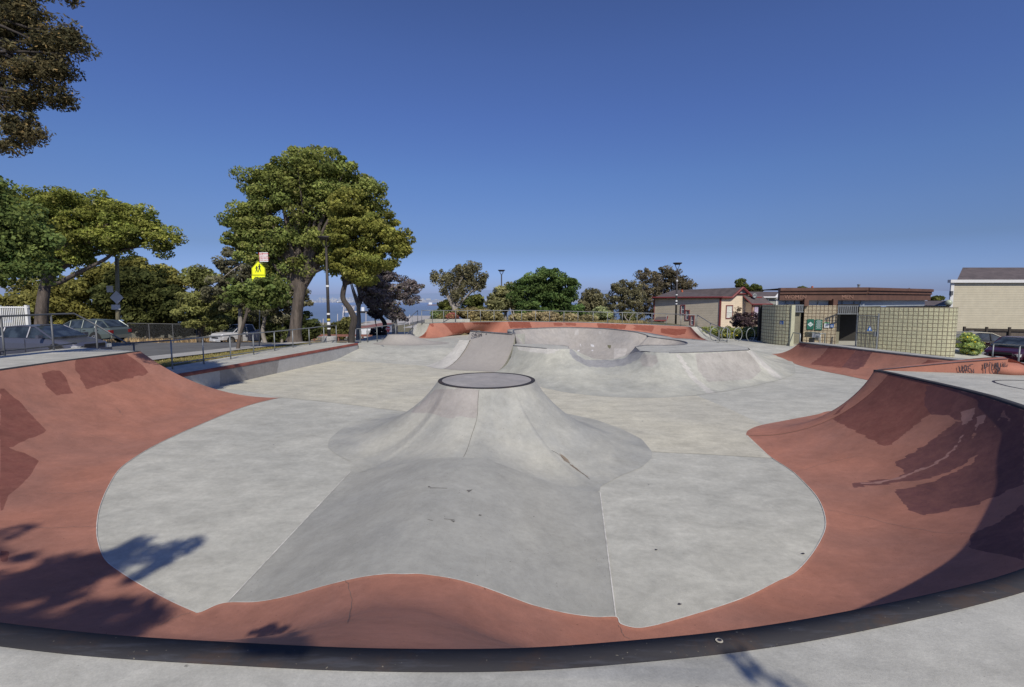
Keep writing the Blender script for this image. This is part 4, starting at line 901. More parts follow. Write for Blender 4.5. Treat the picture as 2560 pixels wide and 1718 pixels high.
def blob(cx, cz, r, n=10): wk.add([(c0[0]+(cx+r*math.cos(2*math.pi*k/n))*s, c0[1]-.035, c0[2]+(cz+r*math.sin(2*math.pi*k/n))*s) for k in range(n)], [tuple(range(n))])
def limb(*p):
    for (x0,z0,w0),(x1,z1,w1) in zip(p[:-1], p[1:]):
        d_ = np.array([x1-x0, z1-z0]); d_ = d_/np.linalg.norm(d_); n2 = np.array([-d_[1], d_[0]])
        wk.add([(c0[0]+q[0]*s, c0[1]-.036, c0[2]+q[1]*s) for q in (np.array([x0,z0])-n2*w0, np.array([x1,z1])-n2*w1, np.array([x1,z1])+n2*w1, np.array([x0,z0])+n2*w0)], [(0,1,2,3)])
for ox, oz, k in ((3,1,1.1),(-4.,-2,.95)):
    blob(ox, oz+7*k, 1.5*k); limb((ox,oz+5.4*k,1.8*k),(ox,oz-1*k,1.5*k)); limb((ox-.5,oz-1*k,1*k),(ox-3*k,oz-9*k,.7*k)); limb((ox+.5,oz-1*k,1*k),(ox+3*k,oz-9*k,.7*k)); limb((ox-1,oz+4.5*k,.6*k),(ox-4*k,oz+1*k,.5*k)); limb((ox+1,oz+4.5*k,.6*k),(ox+4*k,oz+1.5*k,.5*k))
wk.make('pedestrian_symbol', M['ink'], yw)
c1 = at(647, 697, Yp); pl = plate('arrow_panel', [(-16.5,7.5),(16.5,7.5),(16.5,-7.5),(-16.5,-7.5)], c1, .03, M['fyg'], t)
MB().add([(c1[0]+x*s, c1[1]-.036, c1[2]+z*s) for x, z in ((-10,5),(-7,5),(6,-2),(8,1),(9,-5),(2,-5),(4.5,-3.5))], [(0,1,2,3,4,5,6)]).make('arrow', M['ink'], pl)
c2 = at(660, 643, Yp); pk = plate('parking_panel', [(-11,11.5),(10.5,11.5),(10.5,-11.5),(-11,-11.5)], c2, .03, M['white'], t)
MB().add([(c2[0]+x*s, c2[1]-.034, c2[2]+z*s) for x, z in ((-11,11.5),(-10.2,11.5),(-10.2,-11.5),(-11,-11.5))], [(0,1,2,3)]).make('red_edge', M['signred'], pk)
Mx = frame((c2[0]+1*s, c2[1]-.034, c2[2]), (1,0,0), (0,-1,0))
for tx, zz, sz, xx in (('NO', 7.5, 6.5, -7.5),('PARKING', 8, 3.4, 3.5),('9AM TO 11AM', 2.2, 2.6, 0),('WEDNESDAY', -2.6, 3.6, 0),('STREET CLEANING', -7.6, 2.3, 0)):
    text_mesh('lettering', tx, sz*s*1.15, M['signred'], pk, Mx @ Matrix.Translation((xx*s, zz*s, 0)), ext=.001, bold=.002)
# stop sign
ps = at(972, 841, 33); qs = at(971, 822, 33); t = thing('stop_sign', 'small red stop sign on a post behind the left railing', 'stop sign', ps)
MB().tube([ps-np.array([0,0,.3]), qs], .03, 6).make('post', M['galv'], t)
s = 33/FPX; oc = [(5.9*math.cos(R(22.5+45*k)), 5.9*math.sin(R(22.5+45*k))) for k in range(8)]
M['stopred'] = m_plain('stop sign red', (.50,.02,.025), .5, 0, .05)
w_ = plate('rim', [(x*1.09, z*1.09) for x, z in oc], qs, .04, M['white'], t); pn = plate('panel', oc, qs, .055, M['stopred'], t)
text_mesh('lettering', 'STOP', 5.0*s, M['white'], pn, frame((qs[0], qs[1]-.06, qs[2]), (1,0,0), (0,-1,0)), ext=.002, bold=.006)
plate('plaque', [(-3,-6.6),(3,-6.6),(3,-8.6),(-3,-8.6)], qs, .05, M['stopred'], t)
# utility pole with sign backs
Yq = 36.; M['woodpole'] = m_bark('weathered wood pole', (.20,.17,.10), (.30,.28,.18), 6)
pb2 = at(296, 812, Yq); t = thing('utility_pole', 'weathered wooden pole with the backs of two road signs at the left', 'pole', at(296, 846, Yq))
MB().tube([at(296, 850, Yq), at(292, 640, Yq)], [.16,.12], 10).make('pole', M['woodpole'], t, smooth=True); s = Yq/FPX
plate('sign_back', [(-12,8),(4,8),(4,-8),(-12,-8)], at(284, 723, Yq), .2, M['signback'], t); plate('diamond_sign', [(0,17),(17,0),(0,-17),(-17,0)], at(297, 744, Yq), .2, M['signback'], t); plate('sign_back', [(-12,6),(10,6),(10,-6),(-12,-6)], at(296, 768, Yq), .2, M['signback'], t)
# ================================================================ CARS
M['tire'] = m_plain('tire rubber', (.022,.022,.022), .85, 0, .2, 8)
M['hl'] = m_plain('headlight lens', (.62,.62,.58), .1, 0, .1, 8, 0, .9); M['amber'] = m_plain('amber lens', (.5,.2,.02), .2)
M['redlens'] = m_plain('red lens', (.3,.02,.02), .2)
def car(name, label, loc, rz, L, W, prof, glass, paint, lower=None, cat='car', sx=()):
    """prof: list of (x, z_bottom, z_belt, half width); glass: list of (x, z_roof, k) greenhouse stations; front at +x"""
    t = thing(name, label, cat, loc, rz, 'parked cars and trucks')
    V = []; n = 12
    for x, zb, zt, w in prof:
        h = zt-zb
        ring = [(-w*.86,zb),(-w*.97,zb+.1*h),(-w,zb+.45*h),(-w*.985,zb+.72*h),(-w*.94,zt-.04),(-w*.84,zt),(w*.84,zt),(w*.94,zt-.04),(w*.985,zb+.72*h),(w,zb+.45*h),(w*.97,zb+.1*h),(w*.86,zb)]
        V += [(x, y, z) for y, z in ring]
    F = [tuple(range(n)), tuple((len(prof)-1)*n+k for k in range(n-1, -1, -1))]
    for i in range(len(prof)-1):
        for k in range(n): F.append((i*n+k, (i+1)*n+k, (i+1)*n+(k+1)%n, i*n+(k+1)%n))
    mk('body', V, F, paint, t, world=False, smooth=False)
    belt = lambda x: float(np.interp(x, [p[0] for p in prof], [p[2] for p in prof])); hw = lambda x: float(np.interp(x, [p[0] for p in prof], [p[3] for p in prof]))
    V = []; m = len(glass)
    for x, zr, k in glass:
        b = belt(x)-.01; w0 = hw(x)*.88; w1 = hw(x)*(.88-.20*k)
        V += [(x,-w0,b),(x,-w1,zr-.03),(x,-w1*.9,zr),(x,w1*.9,zr),(x,w1,zr-.03),(x,w0,b)]
    F = [tuple(range(6)), tuple((m-1)*6+k for k in range(5,-1,-1))]
    for i in range(m-1):
        for k in range(5): F.append((i*6+k, (i+1)*6+k, (i+1)*6+k+1, i*6+k+1))
    mk('windows', V, F, M['glass'], t, world=False)
    # roof skin and pillars in body colour
    top = [(x, zr, hw(x)*(.88-.20*k)) for x, zr, k in glass if k > .97]
    if len(top) > 1:
        V = []; 
        for x, zr, w in top: V += [(x,-w*1.01,zr-.045),(x,-w*.9,zr+.012),(x,w*.9,zr+.012),(x,w*1.01,zr-.045)]
        F = []
        for i in range(len(top)-1):
            for k in range(3): F.append((i*4+k, (i+1)*4+k, (i+1)*4+k+1, i*4+k+1))
        mk('roof', V, F, paint, t, world=False)
    def side(x, s):  # top and belt of the glass at x
        zr = float(np.interp(x, [g[0] for g in glass], [g[1] for g in glass])) ; k = float(np.interp(x, [g[0] for g in glass], [g[2] for g in glass])); w = hw(x)
        return (x, s*w*(.88-.2*k)*1.005, zr-.02), (x, s*w*.89, belt(x))
    for s_ in (-1, 1):
        gl = [g[0] for g in glass]; a0 = side(glass[0][0], s_); a1 = side(top[0][0], s_) if len(top) else a0; b0 = side(glass[-1][0], s_); b1 = side(top[-1][0], s_) if len(top) else b0
        MB().tube([a0[1], a1[0]], .035, 6).make('pillar', paint, t, world=False); MB().tube([b0[1], b1[0]], .035, 6).make('pillar', paint, t, world=False)
        MB().tube([side(x, s_)[0] for x in [g[0] for g in glass if g[2] > .97]], .03, 6).make('roof_rail', paint, t, world=False)
        for x in sx: MB().tube([side(x, s_)[1], side(x, s_)[0]], .032, 6).make('pillar', paint, t, world=False)
        for x in (sx[:-1] if len(sx) > 1 else sx): MB().box((x-.30, s_*hw(x)*.985-.012, belt(x)-.17), (x-.14, s_*hw(x)*.985+.012, belt(x)-.13)).make('door_handle', M['black'], t, world=False)
        for x in sx:  # door seams
            MB().box((x-.006, s_*(hw(x)+.002)-.004, .34), (x+.006, s_*(hw(x)+.002)+.004, belt(x)-.05)).make('door_seam', M['black'], t, world=False)
        mx = glass[-1][0]-.35; MB().obox((mx, s_*(hw(mx)+.10), belt(mx)+.08), (.06,0,0), (0,.09,0), (0,0,.06)).make('mirror', paint, t, world=False)
        fx = prof[-1][0]; w = prof[-2][3]
        MB().obox((fx-.13, s_*w*.80, prof[-1][2]-.08), (.13,0,0), (0,.15,0), (0,0,.07)).make('headlight', M['hl'], t, world=False)
        MB().obox((fx-.32, s_*w*.965, prof[-1][2]-.10), (.07,0,0), (0,.012,0), (0,0,.045)).make('turn_signal', M['amber'], t, world=False)
        MB().obox((prof[0][0]+.05, s_*prof[1][3]*.84, prof[0][2]-.12), (.06,0,0), (0,.13,0), (0,0,.10)).make('tail_light', M['redlens'], t, world=False)
        for wx in (-L*.30, L*.315):
            r = .32
            MB().lathe([(.01,-.002),(r*1.22,-.002),(r*1.22,.004),(.01,.004)], (wx, s_*(hw(wx)+.003), r+.03), 28, 'y').make('wheel_arch', M['black'], t, world=False)
            ty = MB().lathe([(r*.6,-.1),(r*.96,-.1),(r,-.07),(r,.07),(r*.96,.1),(r*.6,.1)], (wx, s_*(hw(wx)-.06), r), 28, 'y').make('wheel', M['tire'], t, world=False)
            yy = s_*(hw(wx)+.045); mbr = MB().lathe([(.01,-.004),(r*.28,-.004),(r*.28,.004),(.01,.004)], (wx, yy, r), 14, 'y')
            for k in range(7):
                a = 2*math.pi*k/7; mbr.obox((wx+.36*r*math.cos(a), yy, r+.36*r*math.sin(a)), (.26*r*math.cos(a),0,.26*r*math.sin(a)), (0,.008,0), (-.06*r*math.sin(a),0,.06*r*math.cos(a)))
            for k in range(20):
                a = 2*math.pi*k/20; mbr.obox((wx+.62*r*math.cos(a), yy, r+.62*r*math.sin(a)), (.04*r*math.cos(a),0,.04*r*math.sin(a)), (0,.008,0), (-.1*r*math.sin(a),0,.1*r*math.cos(a)))
            mbr.make('rim', M['rim'], ty, world=False)
    fx = prof[-1][0]; MB().box((fx-.02, -W*.42, .28), (fx+.07, W*.42, .47)).make('bumper', lower or paint, t, world=False)
    MB().box((fx-.01, -W*.26, .56), (fx+.03, W*.26, .68)).make('grille', M['black'], t, world=False)
    MB().box((fx+.07, -.16, .33), (fx+.078, .16, .44)).make('license_plate', M['white'], t, world=False)
    MB().box((prof[0][0]-.06, -W*.42, .32), (prof[0][0]+.02, W*.42, .52)).make('bumper', lower or paint, t, world=False)
    if lower:
        for s_ in (-1, 1): MB().box((-L*.2, s_*(W/2+.004)-.008, .2), (L*.2, s_*(W/2+.004)+.008, .5)).make('lower_panel', lower, t, world=False)
    return t
def paintm(name, c, spec=.5): return m_plain(name, c, .32, .25, .04, 2, 0, spec, .25)
M['silver'] = paintm('silver blue paint', (.085,.09,.12)); M['green'] = paintm('grey green paint', (.11,.135,.125)); M['gold'] = paintm('beige lower panels', (.21,.21,.17)); M['wpaint'] = paintm('white truck paint', (.66,.67,.70)); M['dgreen'] = paintm('dark bronze paint', (.05,.048,.035)); M['maroon'] = paintm('dark maroon paint', (.045,.008,.02))
sp_ = [(-2.3,.42,.78,.72),(-2.22,.28,.98,.80),(-1.7,.22,1.0,.85),(-.8,.2,.97,.86),(.8,.2,.94,.86),(1.5,.22,.86,.84),(2.05,.26,.74,.78),(2.25,.36,.62,.66)]
g0 = at(231, 872, 19.6)
zs = float(gz(-18.5, 20.))+.02
car('silver_sedan', 'silver blue sedan cut off by the left edge behind the deck railing', (g0[0]-2.35, 20.0, zs-.1), R(-4), 4.5, 1.72, sp_, [(-1.9,1.02,0),(-1.15,1.36,1),(-.3,1.43,1),(.35,1.40,1),(1.25,.98,0)], M['silver'], sx=(-.95,.15))
wg = [(-2.38,.45,.86,.74),(-2.3,.3,1.0,.80),(-1.7,.22,1.0,.86),(-.6,.2,.97,.87),(.9,.2,.94,.87),(1.5,.22,.90,.85),(2.1,.26,.78,.79),(2.35,.36,.66,.66)]
wp = at(211, 857, 31.); car('station_wagon', 'grey green station wagon with beige lower panels parked across the street', (wp[0], 31.2, float(gz(wp[0], 31.2))+.03), R(176), 4.75, 1.74, wg, [(-2.25,1.06,0),(-1.75,1.44,1),(-.3,1.50,1),(.3,1.47,1),(1.3,.98,0)], M['green'], M['gold'], 'station wagon', (-1.35,-.5,.35))
# pickup truck
tpz = at(594, 857, 46.); zt_ = float(gz(tpz[0], 46.5))
tr = [(-2.75,.55,.98,.86),(-2.7,.45,1.02,.93),(-1.2,.4,1.02,.96),(-.65,.4,1.05,.96),(.9,.35,1.06,.96),(1.6,.35,1.08,.95),(2.35,.35,1.0,.92),(2.6,.4,.84,.84)]
trk = car('pickup_truck', 'white pickup truck parked facing the camera beyond the thin leaning tree', (tpz[0], 46.8, zt_+.03), R(-118), 5.3, 1.9, tr, [(-.85,1.1,.1),(-.7,1.72,1),(.1,1.76,1),(.55,1.72,1),(1.35,1.06,0)], M['wpaint'], M['signback'], 'pickup truck', (.0,))
MB().box((-2.6,-.78,1.03),(-.95,.78,1.035)).make('truck_bed', M['black'], trk, world=False)
for s_ in (-1, 1): MB().box((-2.7,s_*.86-.07,.98),(-.9,s_*.86+.07,1.10)).make('bed_rail', M['wpaint'], trk, world=False)
cp = at(2462, 893, 29.); car('dark_crossover', 'dark bronze crossover behind the flowering bush at the right', (cp[0]+.95, 30.4, -.5), R(-20), 4.6, 1.85, [(a,b+.04,c+.06,d+.06) for a,b,c,d in sp_], [(-2.0,1.12,0),(-1.55,1.42,1),(-.3,1.50,1),(.3,1.47,1),(1.25,1.04,0)], M['dgreen'], None, 'car', (-.85,.2))
cp = at(2560, 898, 25.5); car('maroon_car', 'dark maroon car nose-on at the right edge of the picture', (cp[0]+1.35, 27.2, -.5), R(-152), 4.5, 1.8, sp_, [(-1.9,1.02,0),(-1.15,1.36,1),(-.3,1.43,1),(.35,1.40,1),(1.25,.98,0)], M['maroon'], None, 'car', (-.95,.15))
# ================================================================ FENCES
# white picket fence on the left
wf = thing('white_fence', 'white vertical bar fence at the left edge behind the cars', 'fence', at(36, 845, 38))
Yw = 38.
for u in (2, 72): MB().obox((at(u, 800, Yw)+at(u, 850, Yw))/2*np.array([1,1,0])+np.array([0,0,(at(u,763,Yw)[2]+at(u,850,Yw)[2])/2]), (.11,0,0), (0,.11,0), (0,0,(at(u,763,Yw)[2]-at(u,850,Yw)[2])/2)).make('post', M['white'], wf)
mb = MB()
for u in np.arange(-60, 70, 4.6): a = at(u, 850, Yw); b = at(u, 766, Yw); mb.box((a[0]-.03, Yw-.02, a[2]), (a[0]+.03, Yw+.02, b[2]))
mb.make('bars', M['white'], wf)
MB().box((at(-60,769,Yw)[0], Yw-.05, at(0,770,Yw)[2]), (at(72,769,Yw)[0], Yw-.02, at(0,767,Yw)[2])).make('rail', M['white'], wf)
# chain link fence
M['mesh'], n_, l_, b_ = newmat('chain link wire')
tcx = n_.new('ShaderNodeTexCoord'); sx_ = n_.new('ShaderNodeSeparateXYZ'); l_.new(tcx.outputs['UV'], sx_.inputs[0])
aa = mth(n_, l_, 'FRACT', mth(n_, l_, 'MULTIPLY', mth(n_, l_, 'ADD', sx_.outputs[0], sx_.outputs[1]), 12.)); bb_ = mth(n_, l_, 'FRACT', mth(n_, l_, 'MULTIPLY', mth(n_, l_, 'SUBTRACT', sx_.outputs[0], sx_.outputs[1]), 12.))
on = mth(n_, l_, 'MAXIMUM', mth(n_, l_, 'LESS_THAN', aa, .09), mth(n_, l_, 'LESS_THAN', bb_, .09)); l_.new(on, b_.inputs['Alpha']); b_.inputs['Base Color'].default_value = (.10,.105,.105,1)
cf = [at(u, 856, y) for u, y in ((322,47),(375,48),(434,49),(493,50),(530,53),(562,58),(600,62))]
cf = [np.array([p[0], p[1], float(gz(p[0], p[1]))]) for p in cf]
clt = thing('chain_link_fence', 'chain link fence on grey posts along the far side of the street', 'fence', cf[0])
for p in cf: MB().tube([p, p+np.array([0,0,1.95])], .05, 8).make('post', M['galvd'], clt)
MB().tube([p+np.array([0,0,1.93]) for p in cf], .03, 6).make('top_rail', M['galvd'], clt)
V = []; uvs = []; L_ = 0
for i, p in enumerate(cf):
    if i: L_ += np.linalg.norm(p-cf[i-1])
    V += [p, p+np.array([0,0,1.93])]; uvs += [(L_, 0), (L_, 1.93)]
mk('mesh_panel', V, [(2*i, 2*i+2, 2*i+3, 2*i+1) for i in range(len(cf)-1)], M['mesh'], clt, uv=uvs)
# red-brown guard rail
gr = thing('guard_rail', 'red brown guard rail across the dirt lot beyond the railing', 'guard rail', at(850, 848, 58))
a, b = at(745, 838.5, 60), at(958, 838.5, 60)
MB().box((a[0], 59.9, a[2]-.16), (b[0], 60.05, a[2]+.12)).make('rail', M['rust'], gr)
for k in range(7): x = a[0]+(b[0]-a[0])*(k+.3)/7; MB().box((x-.08, 60.05, a[2]-1.1), (x+.08, 60.2, a[2]+.1)).make('post', M['rust'], gr)
# pale utility box by the truck, boulder near the curved trunk
a = at(665, 857, 46); o = MB().box((a[0]-.45, 46, a[2]-.3), (a[0]+.45, 46.5, a[2]+1.0)).make('utility_box', m_plain('pale utility box', (.42,.43,.44), .6), base=a); tag(o, 'pale grey utility box right of the white pickup', 'utility box')
# bike rack hoops
M['hoop'] = m_plain('grey hoop paint', (.27,.29,.285), .4, .3, .1)
hoop = None
for i, (u, v) in enumerate([(1786,829),(1814,831),(1844,833),(1876,835)]):
    p = at(u, v+15, 31.2-.15*i); lab = ['grey C-shaped bike hoop nearest the sloping railing','second grey bike hoop from the railing','third grey bike hoop from the railing','grey bike hoop nearest the restroom wall'][i]
    if hoop is None:
        hoop = thing('bike_hoop', lab, 'bike rack', (p[0], p[1], .34), R(12), 'bike hoops by the planting bed')
        MB().tube([(.31*math.cos(a), 0, .46+.42*math.sin(a)) for a in np.linspace(R(-72), R(252), 30)], .024, 8).make('hoop_tube', M['hoop'], hoop, world=False, smooth=True)
    else: dup(hoop, (p[0], p[1], .34), lab)
# ================================================================ HOUSES
M['sid1'] = m_lines('shaded cream siding', (.56,.50,.385), .2, .24, .42)  # darker copy of the house's cream paint, shade put into the colour
M['sid1_sun'] = m_lines('sunlit cream siding', (.72,.60,.44), .2, .2, .6)  # brighter copy of the same cream paint, sunlight put into the colour
M['sid2'] = m_lines('beige lap siding', (.50,.455,.335), .22, .16, .42)
M['sid3'] = m_lines('grey lap siding', (.30,.31,.28), .22, .18, .6)
M['shing'] = m_lines('brown shingles', (.105,.085,.08), .16, .3, .75, var=.25)
M['trimred'] = m_plain('dark red trim', (.17,.035,.035), .6, 0, .12); M['trimw'] = m_plain('white trim', (.62,.62,.60), .6, 0, .06)
M['brown'] = m_plain('brown painted fascia', (.115,.058,.040), .7, 0, .2, 3); M['brownd'] = m_plain('darker brown groove', (.07,.034,.025), .8)
M['curtain'] = m_plain('pale curtain', (.55,.56,.50), .8, 0, .25, 6); M['curtainp'] = m_plain('lilac curtain', (.40,.34,.44), .8, 0, .3, 6)
def quad3(name, pts, mat, parent, uv=None): return mk(name, pts, [tuple(range(len(pts)))], mat, parent, uv=uv)
def window(parent, A, U, W, H, frame_m, glass_m=None, sash=True, fr=.09):
    """A = lower left corner on wall, U = unit along wall; outward = toward the camera side"""
    A = np.array(A, float); U = np.array(U, float); U /= np.linalg.norm(U); N = np.array([U[1], -U[0], 0.]); Zv = np.array([0,0,1.])
    mb = MB(); c = A+U*W/2+Zv*H/2
    for sx, sz, hx, hz in ((0,H/2+fr/2,W/2+fr,fr/2),(0,-H/2-fr/2,W/2+fr,fr/2),(-W/2-fr/2,0,fr/2,H/2),(W/2+fr/2,0,fr/2,H/2)):
        mb.obox(c+U*sx+Zv*sz+N*.03, U*hx, N*.05, Zv*hz)
    w = mb.make('window', frame_m, parent)
    MB().obox(c+N*.004, U*W/2, N*.012, Zv*H/2).make('pane', glass_m or M['wglass'], w)
    if sash:
        mb = MB(); mb.obox(c+N*.03, U*W/2, N*.015, Zv*.035); mb.obox(c+N*.025-U*(W/2-.025), U*.025, N*.015, Zv*(H/2)); mb.obox(c+N*.025+U*(W/2-.025), U*.025, N*.015, Zv*(H/2)); mb.obox(c+N*.025+Zv*(H/2-.025), U*W/2, N*.012, Zv*.025); mb.obox(c+N*.025-Zv*(H/2-.025), U*W/2, N*.012, Zv*.025)
        mb.make('sash', M['trimw'], w)
    return w
# cream house: long wall toned as shaded tan, gable end as sunlit
h1 = thing('tan_house', 'tan clapboard house with dark red trim and a sunlit cream gable, beyond the far railing', 'house', at(1720, 830, 58))
A_ = at(1636, 745, 62.); B_ = at(1800, 744, 55.5); C_ = at(1900, 744, 57.)
ze = (A_[2]+B_[2])/2; A_[2] = B_[2] = C_[2] = ze; zb = -3.
dn = lambda p, z: np.array([p[0], p[1], z])
quad3('side_wall', [dn(A_,zb), dn(B_,zb), B_, A_], M['sid1'], h1)
gp = at(1851, 720.5, 56.6); zg = gp[2]
e1 = B_+(C_-B_)*.27; e2 = B_+(C_-B_)*.79; pk_ = B_+(C_-B_)*.53; pk_[2] = zg
quad3('front_wall', [dn(B_,zb), dn(C_,zb), C_, e2, pk_, e1, B_], M['sid1_sun'], h1)
back = np.array([1.6,11.5,0.])  # depth direction into the block
D_ = A_+np.array([3.,8.,0])
rb_ = at(1684, 722.5, 64.); rb_[2] = zg-.1
quad3('roof_slope', [A_+np.array([-.35,-.3,.0]), B_+np.array([.2,-.4,.02]), e1+np.array([0,-.1,.05]), pk_+np.array([0,-.1,.08]), rb_], M['shing'], h1)
quad3('roof_slope', [pk_+np.array([0,-.1,.08]), e2+np.array([0,-.1,.05]), C_+np.array([.3,0,0]), C_+np.array([3.,9,0]), rb_+np.array([2.5,3,0])], M['shing'], h1)
mb = MB(); mb.tube([A_+np.array([-.35,-.3,.02]), B_+np.array([.15,-.4,.02])], .13, 6); mb.tube([B_+np.array([0,-.3,.02]), e1+np.array([0,-.3,0])], .13, 6); mb.tube([e1+np.array([0,-.3,0]), pk_+np.array([0,-.3,.05])], .14, 6); mb.tube([pk_+np.array([0,-.3,.05]), e2+np.array([0,-.3,0])], .14, 6); mb.tube([e2+np.array([0,-.3,0]), C_+np.array([0,-.3,0])], .13, 6)
mb.tube([dn(B_,zb)+np.array([.05,-.06,0]), B_+np.array([.05,-.06,0])], .12, 4); mb.tube([dn(C_,zb)+np.array([.0,-.06,0]), C_+np.array([0,-.06,0])], .09, 4); mb.tube([dn(A_,zb)+np.array([0,-.06,0]), A_+np.array([0,-.06,0])], .06, 4)
a1 = e1*.62+pk_*.38; a2 = e2*.62+pk_*.38; mb.tube([a1+np.array([0,-.15,0]), a2+np.array([0,-.15,0])], .09, 4)
mb.make('trim', M['trimred'], h1)
quad3('gable_fill', [a1+np.array([0,-.03,.06]), a2+np.array([0,-.03,.06]), pk_+np.array([0,-.03,-.05])], M['sid3'], h1)
U1 = (B_-A_)/np.linalg.norm(B_-A_); L1 = np.linalg.norm(B_-A_)
def wall_pt(u, v, P, U):
    n = np.array([U[1], -U[0], 0]); d = ray(u, v); t = np.dot(P-np.array([0,0,CAMH]), n)/np.dot(d, n); return np.array([0,0,CAMH])+d*t
for u0, u1_, v0, v1 in ((1703,1711,764,784),(1714.5,1722,777,799),(1727,1734,790.5,812)):
    a = wall_pt(u0, v1, A_, U1); b = wall_pt(u1_, v1, A_, U1); c = wall_pt(u0, v0, A_, U1); window(h1, a, U1, np.linalg.norm((b-a)[:2]), c[2]-a[2], M['trimred'])
U2 = (C_-B_)/np.linalg.norm(C_-B_)
a = wall_pt(1815, 795, B_, U2); b = wall_pt(1829, 795, B_, U2); c = wall_pt(1815, 765, B_, U2); window(h1, a, U2, np.linalg.norm((b-a)[:2]), c[2]-a[2], M['trimred'], M['curtain'])
# bay window with its own little roof
N2 = np.array([U2[1], -U2[0], 0]); b0 = wall_pt(1862, 760, B_, U2); b1 = wall_pt(1903, 760, B_, U2); zt2 = b0[2]+.0
bay = MB(); o1 = b0+N2*1.2; o2 = b1+N2*1.2
bayw = mk('bay_wall', [dn(b0,zb), dn(o1,zb), dn(o1,zt2), dn(b0,zt2+.3), dn(o2,zb), dn(o2,zt2), dn(b1,zb), dn(b1,zt2+.3)], [(0,1,2,3),(1,4,5,2),(4,6,7,5)], M['sid1_sun'], h1)
mk('bay_roof', [o1+N2*.25-U2*.3+np.array([0,0,-.02]), o2+N2*.25+U2*.25+np.array([0,0,-.02]), b1+U2*.1+np.array([0,0,.95]), b0-U2*.3+np.array([0,0,.95])], [(0,1,2,3)], M['shing'], h1)
MB().tube([o1+N2*.25-U2*.3+np.array([0,0,-.05]), o2+N2*.25+U2*.25+np.array([0,0,-.05])], .1, 4).tube([o1+N2*.25-U2*.3+np.array([0,0,-.05]), b0-U2*.3+np.array([0,0,.95])], .07, 4).tube([dn(o1,zb), o1], .07, 4).tube([dn(o2,zb), o2], .07, 4).make('bay_trim', M['trimred'], h1)
for f0, f1_ in ((.1,.46),(.54,.92)):
    a = o1+(o2-o1)*f0; a[2] = wall_pt(1870, 796, o1, U2)[2]; window(h1, a, U2, np.linalg.norm(o2-o1)*(f1_-f0), wall_pt(1870, 767, o1, U2)[2]-a[2], M['trimred'], M['curtainp'], fr=.06)
M['pipe'] = m_plain('orange clay pipe', (.42,.11,.05), .7)
p = at(1706, 737, 62); MB().tube([p, p+np.array([-.05,0,.4]), p+np.array([-.1,0,.62])], [.17,.13,.12], 8).make('vent_pipe', M['pipe'], h1)
# small lean-to at the left foot of the house
ln = thing('lean_to_shed', 'small cream lean-to with a red edged roof against the tan house, left end', 'shed', at(1653, 815, 57))
a, b = at(1637, 802, 57), at(1662, 802, 57); q1_, q2_ = at(1641, 792, 58.5), at(1669, 792, 58.5)
MB().box((a[0]+.1, 57.15, -2.5), (b[0], 59.5, a[2])).make('wall', M['sid1_sun'], ln)
mk('roof', [a+np.array([-.1,0,0]), b+np.array([.15,0,0]), q2_, q1_], [(0,1,2,3)], M['shing'], ln)
MB().tube([a+np.array([-.1,0,0]), b+np.array([.15,0,0])], .09, 4).tube([b+np.array([.15,0,0]), q2_], .09, 4).make('trim', M['trimred'], ln)
MB().box((a[0]+.3, 57.1, -1), (b[0]-.5, 57.14, a[2]-.15)).make('opening', M['pole'], ln)
# satellite dish
p = at(1886, 740, 56); t = thing('satellite_dish', 'small grey satellite dish on the roof right of the cream gable', 'satellite dish', p)
MB().lathe([(.05,.0),(.15,-.02),(.27,-.09),(.28,-.10),(.15,-.03),(.05,-.01)], (0,0,0), 18, 'y').make('dish', M['galv'], t, world=False, smooth=True); MB().tube([(0,0,-.5),(0,.02,0)], .03, 6).make('mast', M['galvd'], t, world=False)
# grey neighbour house with white trim
h2 = thing('grey_house', 'grey clapboard house with white trim between the cream gable and the restroom', 'house', at(1925, 830, 66))
a, b = at(1880, 744, 64), at(2040, 744, 64)
MB().box((a[0], 64, -3), (b[0], 74, a[2])).make('wall', M['sid3'], h2)
rt = at(1875, 730, 68); mk('roof', [(a[0]-8,63.7,a[2]+.02),(at(1938,744,63.7)[0],63.7,a[2]+.02),(at(1948,731,67)[0],67,rt[2]+.0),(a[0]-8,67,rt[2]+.1)], [(0,1,2,3)], M['shing'], h2)
MB().tube([(a[0],63.6,a[2]), (b[0],63.6,a[2])], .12, 4).tube([at(1938,744,63.6), at(1949,731,66)], .14, 4).make('trim', M['trimw'], h2)
U3 = np.array([1.,0,0]); window(h2, wall_pt(1921, 765, np.array([0,64.,0]), U3), U3, .95, 1.0, M['trimw'], M['sid3'], False, .16)
# right house
h3 = thing('beige_house', 'large beige clapboard house with a brown roof and white gutter at the right edge', 'house', at(2500, 830, 46))
a = at(2378, 704, 46); b = at(2760, 700, 46); b[2] = a[2]
MB().prism([(a[0],46),(b[0],46),(b[0]+14,58),(a[0]*58/46.+1.5,58)], -2, a[2]).make('wall', M['sid2'], h3)
r0 = at(2407, 669, 50.5); r1 = at(2800, 655, 50.5); r1[2] = r0[2]
mk('roof', [a+np.array([.35,-.2,.12]), b+np.array([0,-.2,.12]), r1, r0], [(0,1,2,3)], M['shing'], h3)
MB().box((a[0]-.3, 45.7, a[2]-.12), (b[0], 46.05, a[2]+.16)).make('gutter', M['trimw'], h3); MB().box((a[0]-.02, 45.94, -2), (a[0]+.28, 46.06, a[2]-.12)).make('corner_board', M['trimw'], h3)
MB().box((a[0]-.1, 46.0, a[2]-1.3), (a[0]+.1, 46.0-.2, a[2]-.9)).make('vent', M['galvd'], h3)
